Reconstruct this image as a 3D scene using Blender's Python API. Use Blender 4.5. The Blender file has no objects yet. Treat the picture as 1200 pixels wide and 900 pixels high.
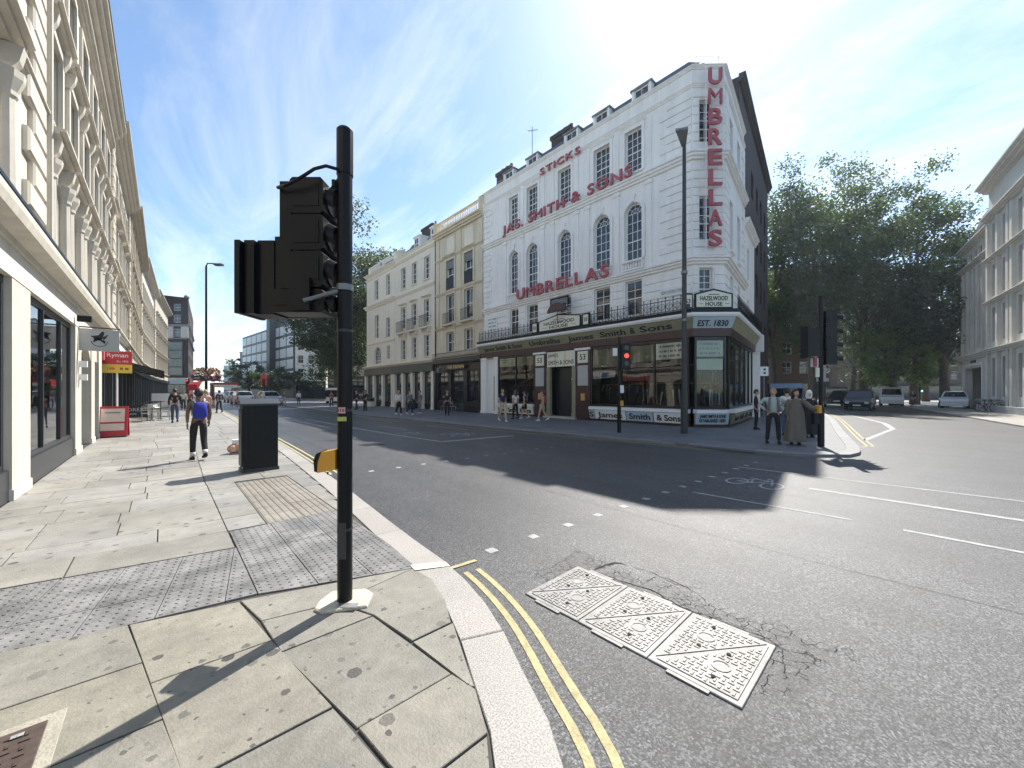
import bpy, math, random
import numpy as np
from mathutils import Matrix, Vector

random.seed(7)
SC = bpy.context.scene
COL = SC.collection
R = math.radians

# ------------------------------------------------------------ camera, sky, sun, exposure
FPX, CAMH, HORIZON = 451.0, 1.6, 459.0          # focal length in photo pixels, eye height, horizon row
YAW = math.atan(408.0/451.0)                     # street axis is +Y; the camera is turned right of it
CS, SN = math.cos(YAW), math.sin(YAW)
ROAD = -0.08                                     # road level; pavements are at 0

cam_d = bpy.data.cameras.new('camera'); cam = bpy.data.objects.new('camera', cam_d); COL.objects.link(cam)
cam.location = (0, 0, CAMH); cam.rotation_euler = (R(90), 0, -YAW)
cam_d.sensor_width = 36.0; cam_d.lens = FPX/1200*36.0; cam_d.shift_y = (HORIZON-450)/1200
cam_d.clip_start = 0.05; cam_d.clip_end = 3000
SC.camera = cam
SC.render.resolution_x, SC.render.resolution_y = 1024, 768

SUN_AZ, SUN_EL = 69.0, 50.8                      # azimuth clockwise from +Y, elevation
EXPOSURE = 1.08
wd = bpy.data.worlds.new('World'); SC.world = wd; wd.use_nodes = True
nt = wd.node_tree; N = nt.nodes; L = nt.links
for n in list(N): N.remove(n)
out = N.new('ShaderNodeOutputWorld'); bg = N.new('ShaderNodeBackground')
sky = N.new('ShaderNodeTexSky'); sky.sky_type = 'NISHITA'; sky.sun_disc = False
sky.sun_elevation = R(SUN_EL); sky.sun_rotation = R(SUN_AZ); sky.altitude = 20
sky.air_density = 1.0; sky.dust_density = 0.45; sky.ozone_density = 1.0
tc = N.new('ShaderNodeTexCoord'); sep = N.new('ShaderNodeSeparateXYZ'); L.new(tc.outputs['Generated'], sep.inputs[0])
zc_ = N.new('ShaderNodeMath'); zc_.operation = 'ADD'; zc_.inputs[1].default_value = 0.12; L.new(sep.outputs['Z'], zc_.inputs[0])
zm = N.new('ShaderNodeMath'); zm.operation = 'MAXIMUM'; zm.inputs[1].default_value = 0.05; L.new(zc_.outputs[0], zm.inputs[0])
dx = N.new('ShaderNodeMath'); dx.operation = 'DIVIDE'; L.new(sep.outputs['X'], dx.inputs[0]); L.new(zm.outputs[0], dx.inputs[1])
dy = N.new('ShaderNodeMath'); dy.operation = 'DIVIDE'; L.new(sep.outputs['Y'], dy.inputs[0]); L.new(zm.outputs[0], dy.inputs[1])
cmb = N.new('ShaderNodeCombineXYZ'); L.new(dx.outputs[0], cmb.inputs[0]); L.new(dy.outputs[0], cmb.inputs[1])
mp = N.new('ShaderNodeMapping'); mp.inputs['Rotation'].default_value = (0, 0, R(35)); mp.inputs['Scale'].default_value = (1.5, 0.45, 1); mp.inputs['Location'].default_value = (3.1, 1.7, 0)
L.new(cmb.outputs[0], mp.inputs[0])
n1 = N.new('ShaderNodeTexNoise'); n1.inputs['Scale'].default_value = 1.5; n1.inputs['Detail'].default_value = 9; n1.inputs['Roughness'].default_value = 0.66; n1.inputs['Distortion'].default_value = 1.1
L.new(mp.outputs[0], n1.inputs['Vector'])
cr = N.new('ShaderNodeValToRGB'); cr.color_ramp.elements[0].position = 0.43; cr.color_ramp.elements[1].position = 0.76
cr.color_ramp.elements[1].color = (0.7, 0.7, 0.7, 1)
L.new(n1.outputs['Fac'], cr.inputs[0])
cl = N.new('ShaderNodeMix'); cl.data_type = 'RGBA'; cl.blend_type = 'MIX'
cb = N.new('ShaderNodeMix'); cb.data_type = 'RGBA'; cb.blend_type = 'MULTIPLY'; cb.inputs[0].default_value = 1.0
bw = N.new('ShaderNodeRGBToBW'); L.new(sky.outputs[0], bw.inputs[0])
ad = N.new('ShaderNodeMath'); ad.operation = 'MULTIPLY_ADD'; ad.inputs[1].default_value = 1.3; ad.inputs[2].default_value = 1.5; L.new(bw.outputs[0], ad.inputs[0])
L.new(cr.outputs['Color'], cl.inputs[0]); L.new(sky.outputs[0], cl.inputs[6]); L.new(ad.outputs[0], cl.inputs[7])
cb.inputs[7].default_value = (0.93, 1.0, 1.03, 1); L.new(cl.outputs[2], cb.inputs[6]); L.new(cb.outputs[2], bg.inputs['Color']); bg.inputs['Strength'].default_value = 0.105
L.new(bg.outputs[0], out.inputs['Surface'])

sd = bpy.data.lights.new('sun', 'SUN'); sd.energy = 4.3; sd.angle = R(0.55); sd.color = (1.0, 0.955, 0.885)
sun = bpy.data.objects.new('sun', sd); COL.objects.link(sun)
_sv = Vector((math.sin(R(SUN_AZ))*math.cos(R(SUN_EL)), math.cos(R(SUN_AZ))*math.cos(R(SUN_EL)), math.sin(R(SUN_EL))))
sun.rotation_euler = _sv.to_track_quat('Z', 'Y').to_euler(); sun.location = (30, 10, 40)
vs = SC.view_settings; vs.view_transform = 'Standard'; vs.look = 'None'; vs.exposure = EXPOSURE; vs.gamma = 1.0; vs.use_curve_mapping = False
SC.render.engine = 'CYCLES'

# ------------------------------------------------------------ photo pixel -> place
def ray(px, py):
    xc = (px-600)/FPX; zc = (HORIZON-py)/FPX
    return (SN+CS*xc, CS-SN*xc, zc)
def G(px, py, z=0.0):                            # on the ground at height z
    r = ray(px, py); t = (z-CAMH)/r[2]; return (r[0]*t, r[1]*t)
def PX(px, py, X):                               # on a facade plane x = X: (y, z)
    r = ray(px, py); t = X/r[0]; return (r[1]*t, CAMH+r[2]*t)
def at(px, depth):                               # at a given distance along the view axis
    xc = (px-600)/FPX*depth; return (SN*depth+CS*xc, CS*depth-SN*xc)

# ------------------------------------------------------------ materials
MATS = {}
def M(name, col, rough=0.7, var=0.12, scale=3.0, bump=0.0, bscale=40.0, metal=0.0, spec=0.5, streak=0.0, rnd=0.0, emit=None, trans=0.0, var2=0.0, tint=None):
    if name in MATS: return MATS[name]
    m = bpy.data.materials.new(name); m.use_nodes = True
    t = m.node_tree; n = t.nodes; l = t.links; b = n['Principled BSDF']
    b.inputs['Roughness'].default_value = rough; b.inputs['Metallic'].default_value = metal
    b.inputs['Specular IOR Level'].default_value = spec
    geo = n.new('ShaderNodeNewGeometry')
    def mul(a, facsock, lo, hi):
        mr = n.new('ShaderNodeMapRange'); mr.inputs[1].default_value = 0.25; mr.inputs[2].default_value = 0.75; mr.inputs[3].default_value = lo; mr.inputs[4].default_value = hi
        l.new(facsock, mr.inputs[0])
        x = n.new('ShaderNodeMix'); x.data_type = 'RGBA'; x.blend_type = 'MULTIPLY'; x.inputs[0].default_value = 1.0
        if isinstance(a, tuple): x.inputs[6].default_value = a
        else: l.new(a, x.inputs[6])
        l.new(mr.outputs[0], x.inputs[7]); return x.outputs[2]
    c = (col[0], col[1], col[2], 1.0)
    if var > 0:
        nz = n.new('ShaderNodeTexNoise'); nz.inputs['Scale'].default_value = scale; nz.inputs['Detail'].default_value = 6; nz.inputs['Roughness'].default_value = 0.62
        l.new(geo.outputs['Position'], nz.inputs['Vector']); c = mul(c, nz.outputs['Fac'], 1-var, 1+var)
    if var2 > 0:
        nz = n.new('ShaderNodeTexNoise'); nz.inputs['Scale'].default_value = scale*5.5; nz.inputs['Detail'].default_value = 8; nz.inputs['Roughness'].default_value = 0.72
        l.new(geo.outputs['Position'], nz.inputs['Vector']); c = mul(c, nz.outputs['Fac'], 1-var2, 1+var2)
    if streak > 0:
        mpn = n.new('ShaderNodeMapping'); mpn.inputs['Scale'].default_value = (2.2, 2.2, 0.18); l.new(geo.outputs['Position'], mpn.inputs[0])
        nz2 = n.new('ShaderNodeTexNoise'); nz2.inputs['Scale'].default_value = 1.6; nz2.inputs['Detail'].default_value = 7; nz2.inputs['Roughness'].default_value = 0.7
        l.new(mpn.outputs[0], nz2.inputs['Vector']); c = mul(c, nz2.outputs['Fac'], 1-streak, 1+streak*0.35)
    if rnd > 0:
        oi = n.new('ShaderNodeObjectInfo'); mr = n.new('ShaderNodeMapRange'); mr.inputs[3].default_value = 1-rnd; mr.inputs[4].default_value = 1+rnd
        l.new(oi.outputs['Random'], mr.inputs[0])
        x = n.new('ShaderNodeMix'); x.data_type = 'RGBA'; x.blend_type = 'MULTIPLY'; x.inputs[0].default_value = 1.0
        if isinstance(c, tuple): x.inputs[6].default_value = c
        else: l.new(c, x.inputs[6])
        l.new(mr.outputs[0], x.inputs[7]); c = x.outputs[2]
    if tint:                                             # each piece a little nearer to a second colour
        oi = n.new('ShaderNodeObjectInfo'); f1 = n.new('ShaderNodeMath'); f1.operation = 'MULTIPLY'; f1.inputs[1].default_value = 7.31; l.new(oi.outputs['Random'], f1.inputs[0])
        f2 = n.new('ShaderNodeMath'); f2.operation = 'FRACT'; l.new(f1.outputs[0], f2.inputs[0]); x = n.new('ShaderNodeMix'); x.data_type = 'RGBA'; x.blend_type = 'MULTIPLY'; l.new(f2.outputs[0], x.inputs[0]); l.new(c, x.inputs[6]); x.inputs[7].default_value = (*tint, 1); c = x.outputs[2]
    if isinstance(c, tuple): b.inputs['Base Color'].default_value = c
    else: l.new(c, b.inputs['Base Color'])
    if bump > 0:
        nb = n.new('ShaderNodeTexNoise'); nb.inputs['Scale'].default_value = bscale; nb.inputs['Detail'].default_value = 5
        l.new(geo.outputs['Position'], nb.inputs['Vector'])
        bp = n.new('ShaderNodeBump'); bp.inputs['Strength'].default_value = bump; bp.inputs['Distance'].default_value = 0.02
        l.new(nb.outputs['Fac'], bp.inputs['Height']); l.new(bp.outputs['Normal'], b.inputs['Normal'])
    if emit:
        b.inputs['Emission Color'].default_value = (*emit[0], 1); b.inputs['Emission Strength'].default_value = emit[1]
    if trans > 0: b.inputs['Transmission Weight'].default_value = trans
    MATS[name] = m; return m

def glass_shop():
    m = bpy.data.materials.new('shop glass'); m.use_nodes = True; t = m.node_tree; n = t.nodes; l = t.links
    n.remove(n['Principled BSDF']); o = n['Material Output']
    tr = n.new('ShaderNodeBsdfTransparent'); tr.inputs[0].default_value = (0.82, 0.86, 0.84, 1)
    gl = n.new('ShaderNodeBsdfGlossy'); gl.inputs['Roughness'].default_value = 0.015; gl.inputs[0].default_value = (1, 1, 1, 1)
    fr = n.new('ShaderNodeFresnel'); fr.inputs[0].default_value = 1.6
    mx = n.new('ShaderNodeMixShader'); l.new(fr.outputs[0], mx.inputs[0]); l.new(tr.outputs[0], mx.inputs[1]); l.new(gl.outputs[0], mx.inputs[2])
    geo = n.new('ShaderNodeNewGeometry'); nz = n.new('ShaderNodeTexNoise'); nz.inputs['Scale'].default_value = 0.7; l.new(geo.outputs['Position'], nz.inputs['Vector'])
    bp = n.new('ShaderNodeBump'); bp.inputs['Strength'].default_value = 0.05; bp.inputs['Distance'].default_value = 0.1; l.new(nz.outputs['Fac'], bp.inputs['Height'])
    l.new(bp.outputs['Normal'], gl.inputs['Normal']); l.new(mx.outputs[0], o.inputs['Surface'])
    MATS['shop glass'] = m; return m

def leafmat(name, col, tr=(0.16, 0.26, 0.03)):
    m = bpy.data.materials.new(name); m.use_nodes = True; t = m.node_tree; n = t.nodes; l = t.links
    b = n['Principled BSDF']; o = n['Material Output']; b.inputs['Roughness'].default_value = 0.5
    geo = n.new('ShaderNodeNewGeometry'); nz = n.new('ShaderNodeTexNoise'); nz.inputs['Scale'].default_value = 0.9; nz.inputs['Detail'].default_value = 4
    l.new(geo.outputs['Position'], nz.inputs['Vector'])
    rp = n.new('ShaderNodeValToRGB'); rp.color_ramp.elements[0].position = 0.3; rp.color_ramp.elements[1].position = 0.7
    rp.color_ramp.elements[0].color = (col[0]*0.6, col[1]*0.62, col[2]*0.6, 1); rp.color_ramp.elements[1].color = (col[0]*1.45, col[1]*1.35, col[2]*1.3, 1)
    l.new(nz.outputs['Fac'], rp.inputs[0]); l.new(rp.outputs[0], b.inputs['Base Color'])
    tl = n.new('ShaderNodeBsdfTranslucent'); tl.inputs[0].default_value = (*tr, 1)
    mx = n.new('ShaderNodeMixShader'); mx.inputs[0].default_value = 0.38; l.new(b.outputs[0], mx.inputs[1]); l.new(tl.outputs[0], mx.inputs[2]); l.new(mx.outputs[0], o.inputs['Surface'])
    MATS[name] = m; return m

# ------------------------------------------------------------ mesh building
class MB:
    def __init__(s): s.v = []; s.f = []; s.m = []; s.T = None; s.mi = 0
    def add(s, vs, fs, m=None):
        o = len(s.v); T = s.T
        for p in vs:
            s.v.append(tuple(T @ Vector(p)) if T else tuple(p))
        mm = s.mi if m is None else m
        for f in fs: s.f.append(tuple(i+o for i in f)); s.m.append(mm)
        return s
    def quad(s, a, b, c, d, m=None): return s.add([a, b, c, d], [(0, 1, 2, 3)], m)
    def face(s, pts, m=None): return s.add(pts, [tuple(range(len(pts)))], m)
    def box(s, x0, x1, y0, y1, z0, z1, m=None):
        return s.add([(x0,y0,z0),(x1,y0,z0),(x1,y1,z0),(x0,y1,z0),(x0,y0,z1),(x1,y0,z1),(x1,y1,z1),(x0,y1,z1)],
                     [(3,2,1,0),(4,5,6,7),(0,1,5,4),(1,2,6,5),(2,3,7,6),(3,0,4,7)], m)
    def cham(s, x0, x1, y0, y1, z0, z1, c, m=None):        # box whose front (y0) edges are bevelled
        return s.add([(x0,y1,z0),(x1,y1,z0),(x1,y1,z1),(x0,y1,z1),(x0,y0+c,z0),(x1,y0+c,z0),(x1,y0+c,z1),(x0,y0+c,z1),
                      (x0+c,y0,z0+c),(x1-c,y0,z0+c),(x1-c,y0,z1-c),(x0+c,y0,z1-c)],
                     [(0,1,5,4),(1,2,6,5),(2,3,7,6),(3,0,4,7),(4,5,9,8),(5,6,10,9),(6,7,11,10),(7,4,8,11),(8,9,10,11),(3,2,1,0)], m)
    def prism(s, pts, z0, z1, m=None, bevel=0.0):          # vertical prism over an xy polygon (ccw)
        n = len(pts)
        if bevel > 0:
            cx = sum(p[0] for p in pts)/n; cy = sum(p[1] for p in pts)/n
            ins = []
            for p in pts:
                d = math.hypot(p[0]-cx, p[1]-cy) or 1; k = bevel*1.4/d; ins.append((p[0]+(cx-p[0])*k, p[1]+(cy-p[1])*k))
            vs = [(p[0], p[1], z0) for p in pts]+[(p[0], p[1], z1-bevel) for p in pts]+[(p[0], p[1], z1) for p in ins]
            fs = [tuple(range(2*n, 3*n))]
            for i in range(n):
                j = (i+1) % n; fs += [(i, j, n+j, n+i), (n+i, n+j, 2*n+j, 2*n+i)]
            return s.add(vs, fs, m)
        vs = [(p[0], p[1], z0) for p in pts]+[(p[0], p[1], z1) for p in pts]
        fs = [tuple(range(n, 2*n)), tuple(range(n-1, -1, -1))]
        for i in range(n):
            j = (i+1) % n; fs.append((i, j, n+j, n+i))
        return s.add(vs, fs, m)
    def prof(s, pr, x0, x1, m=None):                       # extrude a (y,z) outline along x
        n = len(pr); vs = [(x0, p[0], p[1]) for p in pr]+[(x1, p[0], p[1]) for p in pr]
        fs = [tuple(range(n-1, -1, -1)), tuple(range(n, 2*n))]
        for i in range(n):
            j = (i+1) % n; fs.append((i, j, n+j, n+i))
        return s.add(vs, fs, m)
    def exz(s, pr, y0, y1, m=None):                        # extrude an (x,z) outline along y
        n = len(pr); vs = [(p[0], y0, p[1]) for p in pr]+[(p[0], y1, p[1]) for p in pr]
        fs = [tuple(range(n-1, -1, -1)), tuple(range(n, 2*n))]
        for i in range(n):
            j = (i+1) % n; fs.append((i, j, n+j, n+i))
        return s.add(vs, fs, m)
    def tube(s, p0, p1, r0, r1=None, n=10, m=None, cap=True):
        r1 = r0 if r1 is None else r1
        p0 = Vector(p0); p1 = Vector(p1); d = (p1-p0)
        if d.length < 1e-6: return s
        d.normalize(); a = d.orthogonal().normalized(); b = d.cross(a)
        vs = []
        for p, r in ((p0, r0), (p1, r1)):
            for i in range(n):
                t = 2*math.pi*i/n; vs.append(tuple(p+a*(r*math.cos(t))+b*(r*math.sin(t))))
        fs = [(i, (i+1) % n, n+(i+1) % n, n+i) for i in range(n)]
        if cap: fs += [tuple(range(n-1, -1, -1)), tuple(range(n, 2*n))]
        return s.add(vs, fs, m)
    def path(s, pts, r, n=8, m=None, closed=False):        # tube along a polyline, r scalar or list
        P = [Vector(p) for p in pts]; k = len(P); rr = r if isinstance(r, (list, tuple)) else [r]*k
        vs = []; a = None
        for i in range(k):
            if closed: d = P[(i+1) % k]-P[i-1]
            else: d = P[min(i+1, k-1)]-P[max(i-1, 0)]
            d.normalize()
            if a is None: a = d.orthogonal().normalized()
            else:
                a = a-d*a.dot(d); a = a.normalized() if a.length > 1e-6 else d.orthogonal().normalized()
            b = d.cross(a)
            for j in range(n):
                t = 2*math.pi*j/n; vs.append(tuple(P[i]+a*(rr[i]*math.cos(t))+b*(rr[i]*math.sin(t))))
        fs = []
        for i in range(k if closed else k-1):
            i2 = (i+1) % k
            for j in range(n): fs.append((i*n+j, i*n+(j+1) % n, i2*n+(j+1) % n, i2*n+j))
        if not closed: fs += [tuple(range(n-1, -1, -1)), tuple(range((k-1)*n, k*n))]
        return s.add(vs, fs, m)
    def lathe(s, pr, cx=0, cy=0, n=16, m=None):            # pr: (r,z) from bottom to top
        vs = []; k = len(pr)
        for r, z in pr:
            for j in range(n):
                t = 2*math.pi*j/n; vs.append((cx+r*math.cos(t), cy+r*math.sin(t), z))
        fs = []
        for i in range(k-1):
            for j in range(n): fs.append((i*n+j, i*n+(j+1) % n, (i+1)*n+(j+1) % n, (i+1)*n+j))
        fs += [tuple(range(n-1, -1, -1)), tuple(range((k-1)*n, k*n))]
        return s.add(vs, fs, m)
    def ball(s, c, r, n=10, k=7, m=None):
        rx, ry, rz = r if isinstance(r, (tuple, list)) else (r, r, r); vs = []; fs = []
        for i in range(k+1):
            ph = math.pi*i/k-math.pi/2
            for j in range(n):
                t = 2*math.pi*j/n; vs.append((c[0]+rx*math.cos(ph)*math.cos(t), c[1]+ry*math.cos(ph)*math.sin(t), c[2]+rz*math.sin(ph)))
        for i in range(k):
            for j in range(n): fs.append((i*n+j, i*n+(j+1) % n, (i+1)*n+(j+1) % n, (i+1)*n+j))
        return s.add(vs, fs, m)
    def mesh(s, name, mats, smooth=False):
        me = bpy.data.meshes.new(name); me.from_pydata(s.v, [], s.f)
        for mt in (mats if isinstance(mats, (list, tuple)) else [mats]): me.materials.append(MATS[mt] if isinstance(mt, str) else mt)
        if me.polygons: me.polygons.foreach_set('material_index', s.m)
        if smooth: me.polygons.foreach_set('use_smooth', [True]*len(me.polygons))
        me.update(); return me
    def obj(s, name, mats, parent=None, loc=(0, 0, 0), rz=0.0, smooth=False):
        return link(name, s.mesh(name, mats, smooth), parent, loc, rz)

def link(name, data, parent=None, loc=(0, 0, 0), rz=0.0):
    o = bpy.data.objects.new(name, data); COL.objects.link(o); o.location = loc; o.rotation_euler = (0, 0, rz)
    if parent is not None: o.parent = parent
    return o
def tag(o, label=None, cat=None, group=None, kind=None):
    if label: o['label'] = label
    if cat: o['category'] = cat
    if group: o['group'] = group
    if kind: o['kind'] = kind
    return o
def empty(name, loc, rz=0.0, label=None, cat=None, group=None):
    o = link(name, None, None, loc, rz); o.empty_display_size = 0.2
    return tag(o, label, cat, group)
def kids(o): return [c for c in bpy.data.objects if c.parent == o]
def copy_tree(o, parent=None, ch=None):
    if ch is None:
        ch = {}
        for q in bpy.data.objects:
            if q.parent: ch.setdefault(q.parent.name, []).append(q)
    c = o.copy(); COL.objects.link(c); c.parent = parent
    for k in ch.get(o.name, []): copy_tree(k, c, ch)
    return c
def place_copy(root, loc, rz, label, scale=1.0):
    c = copy_tree(root); c.location = loc; c.rotation_euler = (0, 0, rz); c['label'] = label
    if scale != 1.0: c.scale = (scale,)*3
    return c

_txt = {}
def textmesh(s, mat, bold=0.0, ext=0.01, shear=0.0):       # lettering in the xy plane, 1 unit high capitals about 0.7
    k = (s, mat, bold, ext, shear)
    if k in _txt: return _txt[k]
    cu = bpy.data.curves.new('lettering', 'FONT'); cu.body = s; cu.extrude = ext; cu.offset = bold; cu.shear = shear; cu.resolution_u = 3
    o = bpy.data.objects.new('tmp', cu); COL.objects.link(o)
    dg = bpy.context.evaluated_depsgraph_get(); dg.update()
    me = bpy.data.meshes.new_from_object(o.evaluated_get(dg)); bpy.data.objects.remove(o); bpy.data.curves.remove(cu)
    me.name = 'lettering'; me.materials.clear(); me.materials.append(MATS[mat])
    co = np.zeros(len(me.vertices)*3); me.vertices.foreach_get('co', co); co = co.reshape(-1, 3)
    bb = (co[:, 0].min(), co[:, 0].max(), co[:, 1].min(), co[:, 1].max()) if len(co) else (0, 1, 0, 1)
    _txt[k] = (me, bb); return _txt[k]
def text(parent, s, mat, x0, x1, z0, z1, y, bold=0.0, ext=0.006, rz=0.0, name='lettering', tilt=0.0, shear=0.0):
    # a line of lettering on a vertical face, filling x0..x1, z0..z1 (parent space), facing -y (before rz)
    me, bb = textmesh(s, mat, bold, ext, shear)
    sx = (x1-x0)/(bb[1]-bb[0]); sz = (z1-z0)/(bb[3]-bb[2])
    o = bpy.data.objects.new(name, me); COL.objects.link(o); o.parent = parent
    o.rotation_euler = (R(90)+tilt, 0, rz); o.scale = (sx, sz, 1)
    ox = x0-bb[0]*sx; oz = z0-bb[2]*sz
    o.location = (ox, y, oz)
    return o
def letters(parent, s, mat, x0, x1, z0, z1, y, bold=0.02, ext=0.03, name='letter', lean=0.0):
    # raised letters, one object each; z0 may be a pair (left, right) of baselines
    adv = []
    for ch in s:
        if ch == ' ': adv.append((0.35, None)); continue
        me, bb = textmesh(ch, mat, 0.0 if ch == 'M' else bold, ext); adv.append((bb[1]-bb[0]+0.14, (me, bb)))
    tot = sum(a for a, _ in adv)-0.14; k = (x1-x0)/tot; x = x0; os = []
    for a, d in adv:
        if d:
            me, bb = d; o = bpy.data.objects.new(name, me); COL.objects.link(o); o.parent = parent
            sz = (z1-z0)/0.73; o.scale = (k, sz, 1); o.rotation_euler = (R(90), 0, 0); o.location = (x-bb[0]*k, y, z0); os.append(o)
        x += a*k
    return os

# ------------------------------------------------------------ facade pieces (local frame: x along the wall, y into it, z up)
def arc(xa, xb, zt, n=10):
    r = (xb-xa)/2; cx = (xa+xb)/2; cz = zt-r
    return [(cx-r*math.cos(math.pi*i/n), cz+r*math.sin(math.pi*i/n)) for i in range(n+1)]
def wall(mb, x0, x1, z0, z1, ops, y=0.0, rev=0.22, m=0, mr=None):
    mr = m if mr is None else mr
    xs = sorted({x0, x1, *[o[0] for o in ops], *[o[1] for o in ops]}); zs = sorted({z0, z1, *[o[2] for o in ops], *[o[3] for o in ops]})
    for i in range(len(xs)-1):
        if xs[i] < x0-1e-6 or xs[i+1] > x1+1e-6: continue
        j = 0
        while j < len(zs)-1:
            cx = (xs[i]+xs[i+1])/2
            def solid(q): cz = (zs[q]+zs[q+1])/2; return not any(o[0] < cx < o[1] and o[2] < cz < o[3] for o in ops)
            if solid(j):
                k = j
                while k+1 < len(zs)-1 and solid(k+1): k += 1
                mb.quad((xs[i], y, zs[j]), (xs[i+1], y, zs[j]), (xs[i+1], y, zs[k+1]), (xs[i], y, zs[k+1]), m); j = k+1
            else: j += 1
    for o in ops:
        a, b, c, d = o[:4]; ya = y; yb = y+rev
        mb.quad((a, ya, c), (b, ya, c), (b, yb, c), (a, yb, c), mr)
        if len(o) > 4 and o[4]:
            A = arc(a, b, d); sp = A[0][1]
            mb.quad((a, ya, c), (a, yb, c), (a, yb, sp), (a, ya, sp), mr); mb.quad((b, yb, c), (b, ya, c), (b, ya, sp), (b, yb, sp), mr)
            h = len(A)//2
            mb.face([(a, y, d)]+[(p[0], y, p[1]) for p in A[h::-1]], m); mb.face([(b, y, d)]+[(p[0], y, p[1]) for p in A[:h-1:-1]], m)
            for p, q in zip(A, A[1:]): mb.quad((p[0], ya, p[1]), (q[0], ya, q[1]), (q[0], yb, q[1]), (p[0], yb, p[1]), mr)
        else:
            mb.quad((a, ya, c), (a, yb, c), (a, yb, d), (a, ya, d), mr); mb.quad((b, yb, c), (b, ya, c), (b, ya, d), (b, yb, d), mr)
            mb.quad((a, ya, d), (b, ya, d), (b, yb, d), (a, yb, d), mr)
    return mb
def shell(mb, x0, x1, z0, z1, depth, m=0, y=0.0):          # sides, back and top of a block
    mb.quad((x0, y, z0), (x0, y, z1), (x0, depth, z1), (x0, depth, z0), m); mb.quad((x1, y, z0), (x1, depth, z0), (x1, depth, z1), (x1, y, z1), m)
    mb.quad((x0, depth, z0), (x0, depth, z1), (x1, depth, z1), (x1, depth, z0), m); mb.quad((x0, y, z1), (x1, y, z1), (x1, depth, z1), (x0, depth, z1), m)
    return mb
_wc = {}
def window(root, x0, x1, z0, z1, y, cols=3, rows=4, arch=False, frame='white paint', pane='window glass', sill=None, T=None, fw=0.06, bar=0.028, name='window'):
    w = round(x1-x0, 3); h = round(z1-z0, 3); key = (w, h, cols, rows, arch, frame, pane, fw, bar)
    if key not in _wc:
        f = MB(); a, b = -w/2, w/2; t = 0.07
        g = MB()
        if arch:
            A = arc(a, b, h, 12); sp = A[0][1]; r = w/2
            f.box(a, a+fw, 0, t, 0, sp); f.box(b-fw, b, 0, t, 0, sp); f.box(a+fw, b-fw, 0, t, 0, fw*1.3)
            for p, q in zip(A, A[1:]):
                s_ = (r-fw)/r
                def inn(k): return (k[0]*s_, sp+(k[1]-sp)*s_)
                pi, qi = inn(p), inn(q)
                f.quad((p[0], 0, p[1]), (q[0], 0, q[1]), (qi[0], 0, qi[1]), (pi[0], 0, pi[1])); f.quad((pi[0], 0, pi[1]), (qi[0], 0, qi[1]), (qi[0], t, qi[1]), (pi[0], t, pi[1]))
            for i in range(1, cols): x = a+fw+(w-2*fw)*i/cols; f.box(x-bar/2, x+bar/2, 0.015, t-0.01, fw, sp)
            for j in range(1, rows+1):
                z = fw+(sp-fw)*j/rows; bb = bar*1.9 if j == rows//2 else bar
                f.box(a+fw, b-fw, 0.012, t-0.008, z-bb/2, z+bb/2)
            for an in (45, 90, 135):
                c_, s2 = math.cos(R(an)), math.sin(R(an)); f.tube((c_*r*0.1, t/2, sp+s2*r*0.1), (c_*(r-fw), t/2, sp+s2*(r-fw)), bar/2, n=4)
            f.path([((r*0.5)*math.cos(R(k)), t/2, sp+(r*0.5)*math.sin(R(k))) for k in range(0, 181, 20)], bar/2, 4)
            g.face([(a, 0, 0), (b, 0, 0)]+[(p[0], 0, p[1]) for p in A[::-1]])
        else:
            f.box(a, a+fw, 0, t, 0, h); f.box(b-fw, b, 0, t, 0, h); f.box(a+fw, b-fw, 0, t, 0, fw*1.3); f.box(a+fw, b-fw, 0, t, h-fw, h)
            for i in range(1, cols): x = a+fw+(w-2*fw)*i/cols; f.box(x-bar/2, x+bar/2, 0.015, t-0.01, fw*1.3, h-fw)
            for j in range(1, rows):
                z = fw+(h-2*fw)*j/rows; bb = bar*1.9 if j == rows//2 else bar
                f.box(a+fw, b-fw, 0.012, t-0.008, z-bb/2, z+bb/2)
            g.quad((a, 0, 0), (b, 0, 0), (b, 0, h), (a, 0, h))
        _wc[key] = (f.mesh('window', frame), g.mesh('pane', pane))
    fm, gm = _wc[key]
    o = link(name, fm, root, ((x0+x1)/2, y, z0))
    link('pane', gm, o, (0, 0.04, 0))
    if sill: 
        sb = MB(); e = 0.08; sb.box(-w/2-e, w/2+e, -sill[1], 0.05, -0.09, 0.0); sb.obj('sill', sill[0], o, (0, -sill[2], -0.002))
    if T is not None: o.matrix_local = T @ Matrix.Translation(((x0+x1)/2, y, z0))
    return o
def cornice(mb, x0, x1, z0, z1, p, y=0.0, m=None, steps=3):  # stepped moulding, proudest at the top
    pr = [(y+0.01, z0)]
    for i in range(steps):
        d = p*((i+1)/steps)**0.8; za = z0+(z1-z0)*i/steps; zb = z0+(z1-z0)*(i+1)/steps
        pr += [(y-d, za+(zb-za)*0.25), (y-d, zb)]
    pr += [(y+0.01, z1)]
    return mb.prof(pr, x0, x1, m)
def balustrade(mb, x0, x1, z0, z1, y, d=0.16, sp=0.17, m=None):
    mb.box(x0, x1, y, y+d, z0, z0+0.08, m); mb.box(x0, x1, y-0.02, y+d+0.02, z1-0.09, z1, m)
    n = max(2, int((x1-x0)/sp)); h = z1-z0-0.17
    for i in range(n):
        x = x0+(x1-x0)*(i+0.5)/n
        mb.lathe([(0.035, z0+0.08), (0.06, z0+0.08+h*0.3), (0.03, z0+0.08+h*0.7), (0.045, z0+0.08+h)], x, y+d/2, 6, m)
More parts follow.
